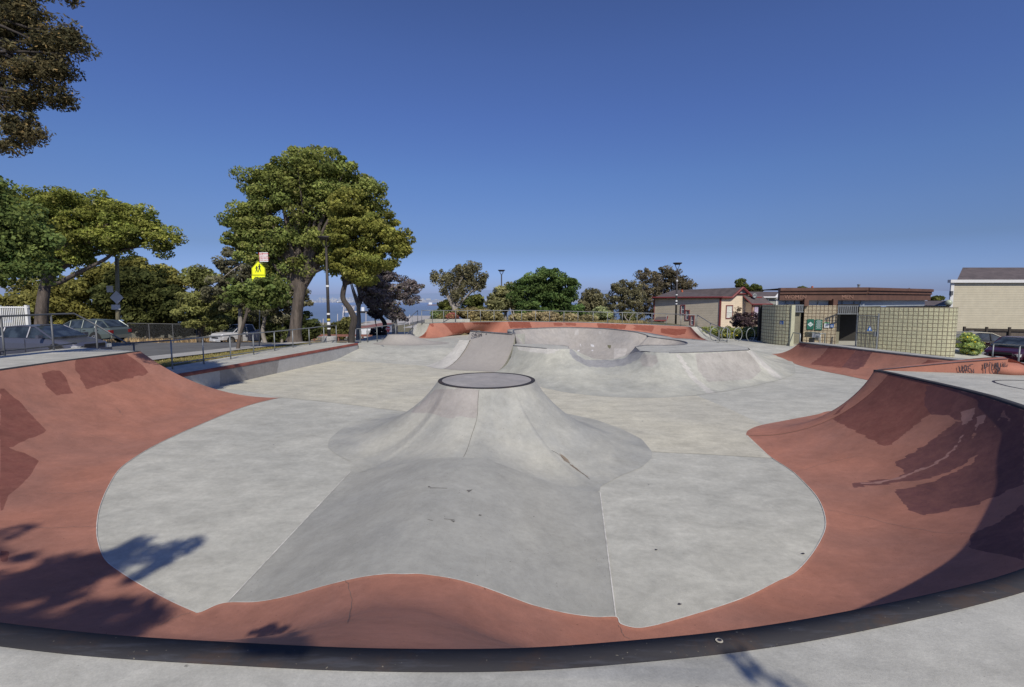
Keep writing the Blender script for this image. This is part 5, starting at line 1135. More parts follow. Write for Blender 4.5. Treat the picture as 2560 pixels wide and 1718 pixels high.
# low brown roof left of the right house
t = thing('brown_roof_house', 'low house with a brown shingle roof showing above the block wall', 'house', at(2350, 760, 60))
a = at(2310, 752, 60); b = at(2400, 752, 60); MB().add([a, b, at(2400,764,56), at(2310,764,56)], [(0,1,2,3)]).make('roof', M['shing'], t); MB().box((at(2312,765,56.2)[0], 56.3, -3), (at(2398,765,56.2)[0], 62, at(2310,765,56.2)[2])).make('wall', M['sid3'], t)
# wooden fence
wd = thing('wooden_fence', 'weathered brown plank fence below the beige house', 'fence', at(2480, 850, 40))
M['plank'] = m_lines('weathered planks', (.125,.10,.075), .14, .12, .45, axis=0, var=.25); M['plankd'] = m_plain('dark timber', (.055,.045,.035), .9, 0, .3, 5)
a, b = at(2408, 823, 40), at(2700, 828, 37.5)
mb = MB(); c = (a+b)/2; ux = (b-a)/2; ux[2] = 0; hh = (a[2]+1.2)/2; mb.obox((c[0], c[1], hh-1.2), ux, (0,.03,0), (0,0,hh)); mb.make('plank_panel', M['plank'], wd)
MB().obox((c[0], c[1]-.06, a[2]-.02), ux, (0,.07,0), (0,0,.10)).make('top_rail', M['plankd'], wd)
for k in range(6): p = a+(b-a)*k/5; MB().box((p[0]-.08, p[1]-.16, -1.2), (p[0]+.08, p[1]-.04, a[2]+.22)).make('post', M['plankd'], wd)
# small white and red sign plate on the fence
p = at(2426.5, 830, 39.4); s = 39.4/FPX; sg = thing('small_sign', 'small white and red sign plate on the wooden fence', 'sign', p)
plate('panel', [(-6.5,2.5),(6.5,2.5),(6.5,-2.5),(-6.5,-2.5)], p, .05, M['white'], sg); plate('red_stripe', [(-6,1.8),(6,1.8),(6,.6),(-6,.6)], p, .06, M['signred'], sg)
# ================================================================ RESTROOM BUILDING
rs = thing('restroom_building', 'low restroom building of green and tan split-face block with a brown sloped fascia', 'restroom building', (18.5, 28.5, .1))
M['blk1'] = m_block('sage split block', (.50,.475,.305), (.44,.43,.28), (.17,.135,.095)); M['blk2'] = m_block('tan split block', (.47,.40,.27), (.42,.365,.25), (.14,.09,.06))
def curved_wall(name, pts, z0, z1, mat, parent, n=90, th=.2):
    P = catmull(np.array([(x, y, 0.) for x, y in pts]), n); L = np.r_[0, np.cumsum(np.linalg.norm(np.diff(P, axis=0), axis=1))]
    Tn = np.gradient(P[:, :2], axis=0); Tn /= np.linalg.norm(Tn, axis=1)[:,None]; Nn = np.stack([-Tn[:,1], Tn[:,0]], 1)*th
    V = []; uv = []
    for (p, l, nn) in zip(P, L, Nn):
        V += [(p[0],p[1],z0),(p[0],p[1],z1),(p[0]+nn[0],p[1]+nn[1],z1),(p[0]+nn[0],p[1]+nn[1],z0)]; uv += [(l,z0),(l,z1),(l,z1+.2),(l,z0)]
    q = grid_quads(n, 4); F = [tuple(x) for x in q.tolist()] + [(0,1,2,3), (4*n-1,4*n-2,4*n-3,4*n-4)]
    return mk(name, V, F, mat, parent, uv=uv)
zt3 = 2.62
curved_wall('curved_wall', [(17.0,31.6),(16.0,30.9),(15.55,29.9),(15.6,28.9),(15.85,28.2),(16.05,27.85)], -.2, zt3+.08, M['blk1'], rs)
M['pier'] = m_plain('smooth block end', (.42,.415,.29), .9, 0, .1, 5)
MB().box((16.03,27.78,-.2),(16.24,28.02,zt3+.08)).make('wall_end', M['pier'], rs)
# middle wall
pm0, pm1 = at(2009.5, 800, 28.9), at(2092, 800, 28.1)
curved_wall('front_wall', [(pm0[0],pm0[1]), ((pm0[0]+pm1[0])/2,(pm0[1]+pm1[1])/2), (pm1[0],pm1[1])], -.2, zt3+.06, M['blk2'], rs, 20)
MB().add([(pm1[0],pm1[1],-.2),(pm1[0]+.35,pm1[1]+.8,-.2),(pm1[0]+.35,pm1[1]+.8,zt3+.06),(pm1[0],pm1[1],zt3+.06)], [(0,1,2,3)]).make('wall_end', m_plain('tan block end', (.47,.39,.26), .9, 0, .1, 5), rs)
# right curved wall
w0 = at(2146, 800, 27.0)
curved_wall('curved_wall', [(w0[0],w0[1]),(20.1,25.9),(21.1,24.85),(22.0,24.35),(22.55,24.5),(22.95,25.1),(23.3,26.2),(23.5,28)], -.2, zt3, M['blk1'], rs, 140)
# interior back walls and doorways
M['inner'] = m_plain('dim painted wall', (.20,.19,.14), .9, 0, .15, 3); M['innerd'] = m_plain('dark interior', (.03,.028,.025), .9)
MB().box((16.0,31.3,-.2),(23.8,31.5,2.6)).make('back_wall', M['innerd'], rs); MB().box((pm0[0]-.6,pm0[1]+.25,-.2),(pm0[0]-.02,pm0[1]+2.4,2.5)).make('partition', M['inner'], rs)
MB().box((pm1[0]+.3,pm1[1]+1.2,-.2),(pm1[0]+1.0,pm1[1]+1.35,2.3)).make('partition', M['inner'], rs)
mb = MB(); mb.box((16.4,28.2,.1),(23.,31.3,.106)); mb.make('floor_slab', M['walk'], rs)
def grille(u0, u1_, v0, v1, Y, n_b):
    a = at(u0, v1, Y); b = at(u1_, v0, Y); mb = MB(); mb.box((a[0], Y-.03, b[2]-.05), (b[0], Y+.03, b[2])); mb.box((a[0], Y-.03, a[2]), (b[0], Y+.03, a[2]+.05))
    for k in range(n_b): x = a[0]+(b[0]-a[0])*(k+.5)/n_b; mb.box((x-.022, Y-.02, a[2]), (x+.022, Y+.02, b[2]))
    g = mb.make('grille', M['galv'], rs); return g
grille(1970, 2009, 762, 781, 28.3, 9); grille(2093, 2146, 764, 786, 27.6, 10)
MB().box((at(1968,770,28.9)[0],28.9,at(1968,781,28.9)[2]),(at(2008,770,28.9)[0],29.,2.75)).make('soffit', M['innerd'], rs); MB().box((at(2095,770,28.2)[0],28.2,at(1968,786,28.2)[2]),(at(2146,770,28.2)[0],28.3,2.75)).make('soffit', M['innerd'], rs)
# open gate leaf against the right wall
gx0, gx1 = at(2143, 800, 26.7), at(2196, 800, 25.15); gv = gx1-gx0; gv[2] = 0; gl_ = np.linalg.norm(gv); gu = gv/gl_
gt = thing('metal_gate', 'open grey barred gate leaf standing against the sage block wall', 'gate', dn(gx0, .15))
zg0, zg1 = .35, 2.15
mb = MB()
for k in range(15): p = gx0+gu*gl_*(k/14.); mb.tube([dn(p, zg0), dn(p, zg1)], .014, 6)
mb.make('bars', M['galvd'], gt)
mb = MB()
for z in (zg0, zg1, 1.2): mb.tube([dn(gx0, z), dn(gx1, z)], .025, 6)
for p in (gx0, gx1): mb.tube([dn(p, .12), dn(p, zg1+.15)], .035, 6)
mb.make('gate_frame', M['galv'], gt)
lk = gx0+gu*gl_*.93; MB().box((lk[0]-.1, lk[1]-.05, 1.1), (lk[0]+.1, lk[1]+.05, 1.35)).make('lock_box', M['galv'], gt)
# fascia: front and right return
f0, f1_, f2_ = at(1949.5, 740, 29.2), at(2167.5, 740, 27.9), at(2327, 740, 32.5)
def fascia(P, Q, nm):
    zb_, zt_ = 2.98, 3.72; n = np.array([(Q-P)[1], -(Q-P)[0], 0]); n /= np.linalg.norm(n); t = MB()
    prof = [(0,zb_),(.0,3.34),(.08,3.36),(.08,3.40),(.05,3.41),(.05,3.52),(.14,3.54),(.14,3.70),(.0,3.72),(-.5,3.72),(-.5,zb_)]
    V = [dn(P+n*d, z) for d, z in prof] + [dn(Q+n*d, z) for d, z in prof]; m = len(prof)
    F = [tuple(range(m)), tuple(range(2*m-1, m-1, -1))] + [(i, m+i, m+(i+1)%m, (i+1)%m) for i in range(m)]
    return mk(nm, V, F, M['brown'], rs), n
fa, nf = fascia(f0, f1_, 'fascia'); fb_, nf2 = fascia(f1_, f2_, 'fascia')
mk('roof_top', [dn(f0,3.7), dn(f1_,3.7), dn(f2_,3.7), dn(f0+np.array([2,8,0]),3.7)], [(0,1,2,3)], M['shing'], rs)
mk('roof_underside', [dn(f0,2.985), dn(f1_,2.985), dn(f2_,2.985), dn(f0+np.array([2,8,0]),2.985)], [(3,2,1,0)], M['innerd'], rs)
M['letter'] = m_plain('brown raised letters', (.27,.15,.105), .7)
uf = (f1_-f0)/np.linalg.norm((f1_-f0)[:2]); uf[2] = 0
for txt, uu_ in (('WOMEN', 1988), ('MEN', 2118)):
    p = wall_pt(uu_, 748, f0, uf); p[2] = 3.165; text_mesh('lettering', txt, .30, M['letter'], fa, frame(p+nf*.01, uf, nf), ext=.012, bold=.004)
# translucent clerestory strips and beam ends
M['cler'] = m_plain('frosted clerestory panel', (.33,.37,.40), .35, 0, .12, 6)
MB().add([dn(f0-nf*.3,2.70), dn(f1_-nf*.3,2.66), dn(f1_-nf*.3,2.99), dn(f0-nf*.3,2.99)], [(0,1,2,3)]).add([dn(f1_-nf2*.3,2.62), dn(f2_-nf2*.3,2.62), dn(f2_-nf2*.3,2.99), dn(f1_-nf2*.3,2.99)], [(0,1,2,3)]).make('clerestory', M['cler'], rs)
for uu_ in (2014, 2086): p = wall_pt(uu_, 758, f0, uf); MB().box((p[0]-.13, p[1]-.1, 2.64), (p[0]+.13, p[1]+.5, 3.05)).make('beam_end', M['brown'], rs)
mb = MB()
for uu_ in (1968, 1990, 2048, 2110, 2140): p = wall_pt(uu_, 758, f0, uf)-nf*.25; mb.box((p[0]-.02, p[1]-.02, 2.66), (p[0]+.02, p[1]+.02, 2.98))
mb.make('mullion', M['galv'], rs)
p = at(2146, 728, 30); MB().lathe([(.06,0),(.06,.16),(.085,.17),(.085,.23),(.01,.25)], (p[0],p[1],3.72), 12).make('roof_vent', M['galv'], rs)
p = at(2030, 729, 30); MB().lathe([(.06,0),(.06,.12),(.01,.13)], (p[0],p[1],3.72), 8).make('roof_vent', M['pipe'], rs)
# wall signs
M['sgreen'] = m_plain('dark green sign', (.02,.13,.085), .5, 0, .06); M['sblue'] = m_plain('blue sign', (.02,.09,.28), .5, 0, .06); M['swhite'] = m_plain('sign white', (.62,.66,.66), .5, 0, .05); M['lgreen'] = m_plain('leaf green', (.06,.3,.1), .5)
um = (pm1-pm0); um[2] = 0; um /= np.linalg.norm(um); nm_ = np.array([um[1], -um[0], 0])
def wsign(name, label, u0, u1_, v0, v1, mat, P=pm0, U=um, off=.04):
    n = np.array([U[1], -U[0], 0]); a = wall_pt(u0, v1, P, U)+n*off; b = wall_pt(u1_, v1, P, U)+n*off; zt_ = wall_pt(u0, v0, P, U)[2]; b[2] = a[2]
    c = (a+b)/2; c[2] = (a[2]+zt_)/2; hx = np.linalg.norm(b-a)/2; hz = (zt_-a[2])/2
    t = thing(name, label, 'sign', c); MB().obox(c, U*hx, n*.012, np.array([0,0,hz])).make('panel', mat, t); return t, c+n*.014, hx, hz, n
t, c, hx, hz, n = wsign('green_sign', 'dark green sign with a white diamond leaf emblem, left of the two posters', 2017, 2034, 798, 823.5, M['sgreen'])
zz = np.array([0,0,1.]); MB().add([c-um*hx*.85, c-zz*hx*.85, c+um*hx*.85, c+zz*hx*.85], [(0,1,2,3)]).make('diamond', M['swhite'], t)
lf_ = MB()
for sx, k in ((-1,.0),(1,.1)): lf_.add([c+n*.004+um*0, c+n*.004+um*hx*.3*sx+zz*hx*.02, c+n*.004+um*hx*.6*sx+zz*hx*(.22+k), c+n*.004+um*hx*.2*sx+zz*hx*(.2)], [(0,1,2,3)])
lf_.add([c+n*.004-um*hx*.35-zz*hx*.1, c+n*.004-zz*hx*.35, c+n*.004+um*hx*.35-zz*hx*.1, c+n*.004-zz*hx*.2], [(0,1,2,3)]); lf_.make('leaf_emblem', M['lgreen'], t)
t, c, hx, hz, n = wsign('green_sign', 'dark green poster with rows of small text, right of the two posters', 2037, 2055, 799, 825, M['sgreen'])
mb = MB()
for k in range(11): w = hx*(.75 if k % 3 else .5); z_ = hz*(.8-.15*k); mb.add([c-um*w+zz*z_, c+um*w+zz*z_, c+um*w+zz*(z_+hz*.045), c-um*w+zz*(z_+hz*.045)], [(0,1,2,3)])
mb.make('text_rows', M['swhite'], t)
t, c, hx, hz, n = wsign('notice_sign', 'small white notice with a green header beside the posters', 2060, 2072.5, 806, 819, M['swhite'])
MB().add([c-um*hx+zz*hz*.6, c+um*hx+zz*hz*.6, c+um*hx+zz*hz, c-um*hx+zz*hz], [(0,1,2,3)]).make('header', M['lgreen'], t)
mb = MB()
for k in range(4): mb.add([c-um*hx*.7+zz*hz*(.3-.3*k), c+um*hx*.7+zz*hz*(.3-.3*k), c+um*hx*.7+zz*hz*(.38-.3*k), c-um*hx*.7+zz*hz*(.38-.3*k)], [(0,1,2,3)])
mb.make('text_rows', M['galvd'], t)
def access(t, c, hx, hz, n, U):
    mb = MB(); q = lambda x, z: c+U*hx*x+zz*hz*z+n*.002
    mb.add([q(-.6,-.6), q(-.3,-.6), q(-.3,.3), q(-.6,.3)], [(0,1,2,3)]); mb.add([q(-.57,.4), q(-.33,.4), q(-.33,.65), q(-.57,.65)], [(0,1,2,3)])
    mb.add([q(.1,.6), q(.25,.6), q(.28,0), q(.6,-.1), q(.6,-.3), q(.1,-.1)], [(0,1,2,3,4,5)]); mb.add([q(.0,-.1), q(.1,-.1), q(.2,-.55), q(.55,-.5), q(.5,-.7), q(0,-.6)], [(0,1,2,3,4,5)])
    mb.make('pictogram', M['swhite'], t)
r_ = wsign('access_sign', 'small blue restroom pictogram sign on the tan wall right of the posters', 2075, 2084, 810, 819, M['sblue']); access(*r_, um)
ul = np.array([.30,-.95,0]); Pl = np.array([15.83,28.2,0]); r_ = wsign('access_sign', 'small blue restroom pictogram sign on the left curved block wall', 1953.5, 1962, 802, 811, M['sblue'], Pl, ul, .12); access(*r_, ul)
c = at(2170, 822, 25.3); s = 25.3/FPX; t = thing('triangle_sign', 'blue triangular sign with a white figure behind the open gate bars', 'sign', c)
plate('panel', [(0,7.5),(7,-5.5),(-7,-5.5)], c, .12, M['sblue'], t); plate('figure', [(-.8,3),(.8,3),(1.2,0),(.7,-4),(-.7,-4),(-1.2,0)], c, .135, M['swhite'], t)
# drinking fountain with side rails
fc = at(2037, 838, 27.6); t = thing('drinking_fountain', 'stainless steel drinking fountain between bent tube rails at the tan wall', 'drinking fountain', dn(fc, .1))
M['ss'] = m_plain('stainless steel', (.42,.44,.46), .3, .8, .15, 3)
a, b = at(2020, 830, 27.9), at(2051, 830, 27.5)
MB().box((a[0], 27.5, .86), (b[0], 28.2, 1.14)).make('basin', M['ss'], t); MB().box((a[0]+.25, 27.3, .72), (b[0]-.2, 27.95, .98)).make('lower_basin', M['ss'], t)
MB().box((a[0]+.2, 27.7, .1), (b[0]-.2, 28.1, .8)).make('pedestal', M['galvd'], t)
for u0_ in (2001, 2051):
    q0 = at(u0_, 832, 26.9); MB().tube([dn(q0,.1), dn(q0,1.05), dn(q0+np.array([.05,.1,0]),1.12), dn(q0+np.array([.15,1.3,0]),1.12)], .03, 8).make('side_rail', M['hoop'], t, smooth=True)
q0 = at(2063, 832, 27.4); MB().tube([dn(q0,.1), dn(q0,1.1), dn(at(2051,832,26.9),1.12)], .03, 8).make('side_rail', M['hoop'], t, smooth=True)
# ================================================================ VEGETATION
LEAF = m_leaf('foliage', 2.6, .42)
def crown_mesh(name, parent, blobs, nleaf, size, cols, sub=(.55,.9), nsub=60, flat=.6, seed=1, dep=1.0, gap=.0, droop=0., shell=.55, base=None, aspect=.55):
    """foliage: blobs = [(centre, (rx,ry,rz))]; each blob is filled with clumps of small leaf faces, leaving gaps between clumps"""
    rg = np.random.default_rng(seed); cc = []; vol = np.array([r[0]*r[1]*r[2] for _, r in blobs])**.62; vol /= vol.sum()
    for (c, r), w in zip(blobs, vol):
        k = max(2, int(round(nsub*w))); d = rg.normal(size=(k,3)); d /= np.linalg.norm(d, axis=1)[:,None]
        rad = shell + (1-shell)*rg.random(k)**.6; rad = np.where(rg.random(k) < .18, rg.random(k)*shell, rad)
        P = np.array(c)+d*rad[:,None]*np.array(r); cc.append(P)
    cc = np.vstack(cc); K = len(cc); sr = rg.uniform(sub[0], sub[1], K); ctint = rg.uniform(.62, 1.42, K); chue = rg.random(K)
    idx = rg.integers(0, K, nleaf); d = rg.normal(size=(nleaf,3)); d /= np.linalg.norm(d, axis=1)[:,None]
    rr = (.45+.55*rg.random(nleaf)**.5)
    P = cc[idx] + d*rr[:,None]*sr[idx][:,None]*np.array([1,1,flat]); P[:,2] -= droop*(1-d[:,2])*sr[idx]*.5*rg.random(nleaf)
    nn = d*.7 + rg.normal(size=(nleaf,3))*.75; nn[:,2] += .45; nn /= np.linalg.norm(nn, axis=1)[:,None]
    t1 = np.cross(nn, rg.normal(size=(nleaf,3))); t1 /= np.linalg.norm(t1, axis=1)[:,None]; t2 = np.cross(nn, t1)
    s = size*rg.uniform(.45, 1.45, nleaf)[:,None]
    Q = np.stack([P-t1*s, P-t2*s*aspect, P+t1*s, P+t2*s*aspect], 1).reshape(-1,3)
    c0, c1 = np.array(cols[0]), np.array(cols[1]); mixf = np.clip(chue[idx]*.7 + rg.random(nleaf)*.5 - .1, 0, 1)[:,None]
    col = c0*(1-mixf)+c1*mixf; col = col*(ctint[idx]*rg.uniform(.75, 1.25, nleaf)*(.82+.25*(d[:,2] > 0)))[:,None]  # clump undersides darker: shade painted into the leaf tint
    if len(cols) > 2: m = rg.random(nleaf) < .04; col[m] = cols[2]
    col = np.repeat(np.hstack([np.clip(col, 0, 1), np.ones((nleaf,1))]), 4, axis=0)
    o = mk(name, Q, None, LEAF, parent, quads=np.arange(nleaf*4).reshape(-1,4), colors=col, base=base)
    return o, cc
def bez(a, b, c, n=7):
    t = np.linspace(0, 1, n)[:,None]; return (1-t)**2*a+2*t*(1-t)*b+t*t*c
BARK = m_bark('grey brown bark', (.05,.04,.032), (.15,.122,.10)); BARKP = m_bark('pale bark', (.20,.18,.155), (.36,.33,.29), 3); BARKD = m_bark('dark bark', (.028,.023,.02), (.075,.062,.052))
def tree(name, label, trunk, radii, blobs_px, Y, nleaf, size, cols, bark=None, nlimb=12, limb_r=.07, group=None, ydep=1.0, limb_from=None, **kw):
    """trunk: world polyline; blobs_px: (u,v,ru,rv[,dy]) in measured image units at distance Y"""
    trunk = [np.array(p, float) for p in trunk]; t = thing(name, label, 'tree', trunk[0], group=group)
    bark = bark or BARK; s = Y/FPX; blobs = []
    for b in blobs_px:
        dy = b[4] if len(b) > 4 else 0; c = at(b[0], b[1], Y+dy); blobs.append((c, (b[2]*s, max(b[2], b[3])*s*.85*ydep, b[3]*s)))
    pts = catmull(np.array(trunk), len(trunk)*6); rad = np.interp(np.linspace(0, 1, len(pts)), np.linspace(0, 1, len(radii)), radii)
    MB().tube(pts, list(rad), 12).make('trunk', bark, t, smooth=True)
    seed = kw.pop('seed', 1)
    o, cc = crown_mesh('crown', t, blobs, nleaf, size, cols, seed=seed, **kw)
    rg = np.random.default_rng(seed+50); lm = MB(); start = limb_from if limb_from is not None else .72
    targ = cc[rg.permutation(len(cc))[:nlimb]]
    for q in targ:
        k = int(len(pts)*min(.999, start+(1-start)*rg.random())); a = pts[k]; m = .5*(a+q)+np.array([0,0,-.10*np.linalg.norm(q-a)])*0+np.array([rg.normal()*.15, rg.normal()*.15, .12*np.linalg.norm(q-a)*(1 if q[2] > a[2] else .3)])
        c = bez(a, m, q, 8); r0 = min(rad[k]*.75, limb_r*(1+.12*np.linalg.norm(q-a))); lm.tube(c, list(np.linspace(r0, .012, 8)), 6, cap=False)
    if nlimb: lm.make('limbs', bark, t, smooth=True)
    return t
def G(u, v, Y): p = at(u, v, Y); return np.array([p[0], Y, float(gz(p[0], Y))-.05])
MAIN = ((.066,.086,.026),(.118,.125,.036),(.19,.18,.07)); DK = ((.030,.040,.014),(.065,.068,.02)); YG = ((.080,.092,.024),(.14,.135,.034),(.2,.19,.06)); EU = ((.070,.068,.038),(.115,.105,.06))
# main big tree
Y0 = 30.
b0_ = at(735, 862, Y0); b0_[2] = float(gz(b0_[0], Y0))-.1
tk = [b0_, at(738, 830, Y0), at(745, 760, Y0), at(752, 715, Y0), at(765, 660, Y0), at(775, 560, Y0+.3)]
main_b = [(790,400,70,30),(750,440,90,42),(830,450,95,45),(900,470,62,42),(655,440,48,24),(640,480,42,42),(690,480,60,45),(760,500,90,50),(850,510,80,50),(930,520,45,45),(620,530,40,40),(590,560,32,30),(640,590,60,42),(720,570,80,50),(800,590,80,50),(690,640,60,40),(620,620,45,35),(760,650,60,36),(840,600,55,40),(900,570,60,40),(600,590,42,34),(625,555,44,36),(650,520,44,36),(650,655,40,26),(700,470,60,40),(790,455,80,40),(690,690,34,22),(840,655,50,28),(560,0,0,0)][:-1]
tree('big_tree', 'tallest tree, broad dark green layered crown on a thick brown trunk, beside the lamp post', tk, [.60,.37,.32,.34,.2,.08], main_b, Y0, 120000, .088, MAIN, nlimb=90, limb_r=.12, sub=(.26,.78), nsub=520, flat=.6, seed=3, shell=.45, ydep=.9, limb_from=.5)
# right companion with curved trunk
Y1 = 28.6
b1_ = at(876, 858, Y1); b1_[2] = float(gz(b1_[0], Y1))-.05
tk = [b1_, at(880, 830, Y1), at(885, 798, Y1), at(874, 772, Y1), at(859, 750, Y1), at(858, 730, Y1), at(866, 700, Y1), at(880, 650, Y1)]
tree('curved_trunk_tree', 'tree with a dark S-curved trunk and yellowish crown, right of the tallest tree', tk, [.21,.19,.19,.17,.15,.15,.13,.06], [(880,520,50,36),(905,560,60,45),(950,590,50,42),(870,610,60,45),(930,640,62,45),(985,620,30,26),(1000,600,28,22),(880,660,50,36),(840,650,35,28),(960,560,30,30),(1000,635,16,16),(900,690,42,20)], Y1, 62000, .08, YG, BARKD, nlimb=34, limb_r=.07, sub=(.22,.6), nsub=260, flat=.6, seed=5, limb_from=.75)
# purple-brown tree
Y2 = 36.; tk = [G(988,850,Y2), at(985,800,Y2), at(968,775,Y2), at(960,740,Y2), at(965,720,Y2)]
tree('purple_leaf_tree', 'tree with purple brown foliage right of the curved trunk', tk, [.26,.2,.17,.12,.05], [(950,730,45,30),(1000,720,35,25),(945,765,28,20),(975,760,40,28),(1020,740,25,25),(1035,715,20,14),(940,700,40,30),(990,790,26,20),(915,745,22,20)], Y2, 20000, .08, ((.060,.050,.050),(.115,.10,.098),(.09,.1,.05)), BARKP, nlimb=40, sub=(.2,.5), nsub=170, flat=.6, seed=7)
tk = [G(958,850,Y2+1), at(962,810,Y2+1), at(940,780,Y2+1), at(935,750,Y2+1)]
tree('dark_leaning_tree', 'dark leaning tree in front of the purple brown one', tk, [.2,.17,.12,.05], [(940,690,38,34),(950,740,30,30),(936,785,12,12),(940,828,12,10)], Y2+1, 9000, .12, ((.028,.026,.03),(.05,.045,.05)), BARKD, nlimb=8, sub=(.4,.7), nsub=40, seed=8)
# pale multi-stem tree behind curved trunk
tk = [G(895,850,37), at(897,800,37), at(896,760,37), at(905,700,37), at(910,660,37)]
tree('bare_stem_tree', 'pale bare-stemmed tree just behind the S-curved trunk', tk, [.2,.17,.12,.08,.04], [(905,680,30,26),(885,690,22,20),(925,690,22,22)], 37., 5000, .12, EU, BARKP, nlimb=12, limb_r=.07, sub=(.3,.6), nsub=36, seed=9, limb_from=.3)
# left big spreading tree
Y3 = 33.; b3_ = G(104, 850, Y3)
tk = [b3_, at(104,790,Y3), at(110,730,Y3), at(118,700,Y3), at(140,660,Y3), at(180,600,Y3)]
left_b = [(90,520,85,42),(190,510,85,38),(60,580,80,50),(160,570,90,48),(250,560,70,42),(320,550,55,38),(360,580,50,34),(400,590,36,28),(300,610,50,30),(240,600,60,36),(100,640,80,36),(30,650,50,40),(180,640,50,26),(405,635,20,20),(20,500,40,40),(-20,560,40,80)]
lt = tree('spreading_tree', 'wide spreading yellow green tree behind the parked cars at the left', tk, [.45,.36,.32,.30,.2,.08], left_b, Y3, 110000, .09, ((.080,.098,.024),(.138,.14,.034),(.2,.19,.07)), nlimb=60, limb_r=.10, sub=(.28,.8), nsub=430, flat=.58, seed=12, limb_from=.55)
MB().tube(catmull(np.array([at(118,712,Y3), at(150,705,Y3), at(200,680,Y3), at(260,650,Y3), at(290,630,Y3), at(345,618,Y3)]), 24), list(np.linspace(.2,.05,24)), 8).make('low_limb', BARK, lt, smooth=True)
# large-leaved plane tree at the left edge, nearer
Y4 = 22.; tk = [G(-60,850,Y4), at(-55,760,Y4), at(-40,650,Y4)]
tree('broadleaf_tree', 'nearer broad-leaved tree cut off by the left edge', tk, [.2,.15,.06], [(-10,520,50,40),(40,560,60,45),(0,610,60,45),(60,620,50,40),(100,600,40,40),(20,680,40,28),(90,670,36,24),(-20,480,40,25)], Y4, 15000, .075, ((.042,.065,.022),(.085,.10,.03)), BARK, nlimb=14, sub=(.35,.7), nsub=110, flat=.7, seed=14, aspect=.8)
# dark mass behind the street
def bushtree(name, label, u, Y, blobs, n, size, cols, bark=None, seed=20, nsub=60, sub=(.5,.9), r=.2, group=None, nl=8, **kw):
    tk = [G(u, 850, Y), at(u+2, blobs[0][1]+blobs[0][3], Y), at(u+4, blobs[0][1], Y)]
    if tk[1][2] <= tk[0][2]+.2: tk[1][2] = tk[0][2]+.5
    if tk[2][2] <= tk[1][2]: tk[2][2] = tk[1][2]+.5
    return tree(name, label, tk, [r, r*.8, r*.3], blobs, Y, n, size, cols, bark or BARKD, nlimb=nl, seed=seed, nsub=nsub, sub=sub, group=group, **kw)
GB = 'trees behind the street'
bushtree('dark_tree', 'dark dense tree right of the wooden pole with sign backs', 370, 50, [(350,700,50,40),(400,740,48,44),(330,760,60,44),(380,790,50,24),(300,720,40,40),(430,770,20,30)], 26000, .19, ((.020,.026,.010),(.045,.048,.016)), seed=21, nsub=90, sub=(.8,1.4), group=GB)
bushtree('olive_tree', 'olive green tree between the wooden pole and the thick left trunk', 210, 52, [(200,740,70,40),(160,780,60,36),(240,790,60,30),(250,700,50,40),(330,670,50,28)], 26000, .19, ((.065,.068,.022),(.12,.11,.03)), seed=22, nsub=90, sub=(.8,1.4), group=GB)
bushtree('olive_tree', 'olive green tree above the white fence at the far left', 80, 54, [(80,740,50,36),(40,770,40,30),(110,790,50,30)], 14000, .19, ((.07,.072,.024),(.12,.11,.035)), seed=23, nsub=60, sub=(.8,1.4), group=GB)
bushtree('slim_tree', 'upright pale green tree standing left of the school sign', 500, 46, [(495,690,30,24),(515,700,26,26),(490,740,42,36),(530,760,36,40),(480,790,42,32),(540,800,30,26)], 26000, .12, ((.070,.080,.030),(.125,.125,.045)), BARK, seed=24, nsub=120, sub=(.4,.8), group=GB, nl=14)
bushtree('olive_tree', 'rounded olive tree between the dark tree and the slim pale tree', 415, 56, [(400,690,36,22),(420,720,40,30)], 9000, .18, ((.07,.07,.025),(.12,.11,.03)), seed=25, nsub=40, sub=(.7,1.1), group=GB)
bushtree('eucalyptus', 'greyish open eucalyptus rising behind the school sign', 600, 44, [(575,660,30,26),(590,640,34,28),(560,700,30,36),(545,745,36,36),(650,770,54,36),(690,775,40,36),(600,700,36,36),(640,690,40,36),(570,730,30,30),(620,740,50,30),(560,660,14,18),(680,730,40,26)], 17000, .12, ((.050,.052,.033),(.095,.09,.055)), BARKP, seed=26, nsub=130, sub=(.35,.7), group=GB, nl=26)
bushtree('dark_tree', 'dark shrubby tree directly behind the white pickup', 590, 56, [(590,790,60,40),(640,790,50,36),(560,770,40,30),(660,810,30,26)], 20000, .18, ((.035,.042,.015),(.07,.07,.022)), seed=27, nsub=70, sub=(.7,1.2), group=GB)
bushtree('round_bush', 'dark rounded bush behind the thick tree trunk', 750, 46, [(745,810,40,30),(720,830,50,28),(770,820,22,28),(700,800,30,20)], 17000, .13, ((.030,.040,.016),(.06,.066,.024)), seed=28, nsub=70, sub=(.5,.9))
bushtree('street_tree', 'low green tree in front of the port sheds, behind the lamp post', 845, 62, [(840,822,32,14),(830,838,30,10),(850,812,24,8),(812,828,14,9),(860,832,16,10)], 6500, .15, ((.045,.05,.02),(.09,.085,.03)), seed=29, nsub=50, sub=(.5,.85), group='low trees by the port sheds')
bushtree('street_tree', 'low olive tree in front of the port sheds, left of the curved trunk', 872, 64, [(868,808,20,10),(862,816,22,9),(880,812,10,8)], 4500, .15, ((.06,.062,.024),(.10,.09,.03)), seed=30, nsub=36, sub=(.5,.85), group='low trees by the port sheds')
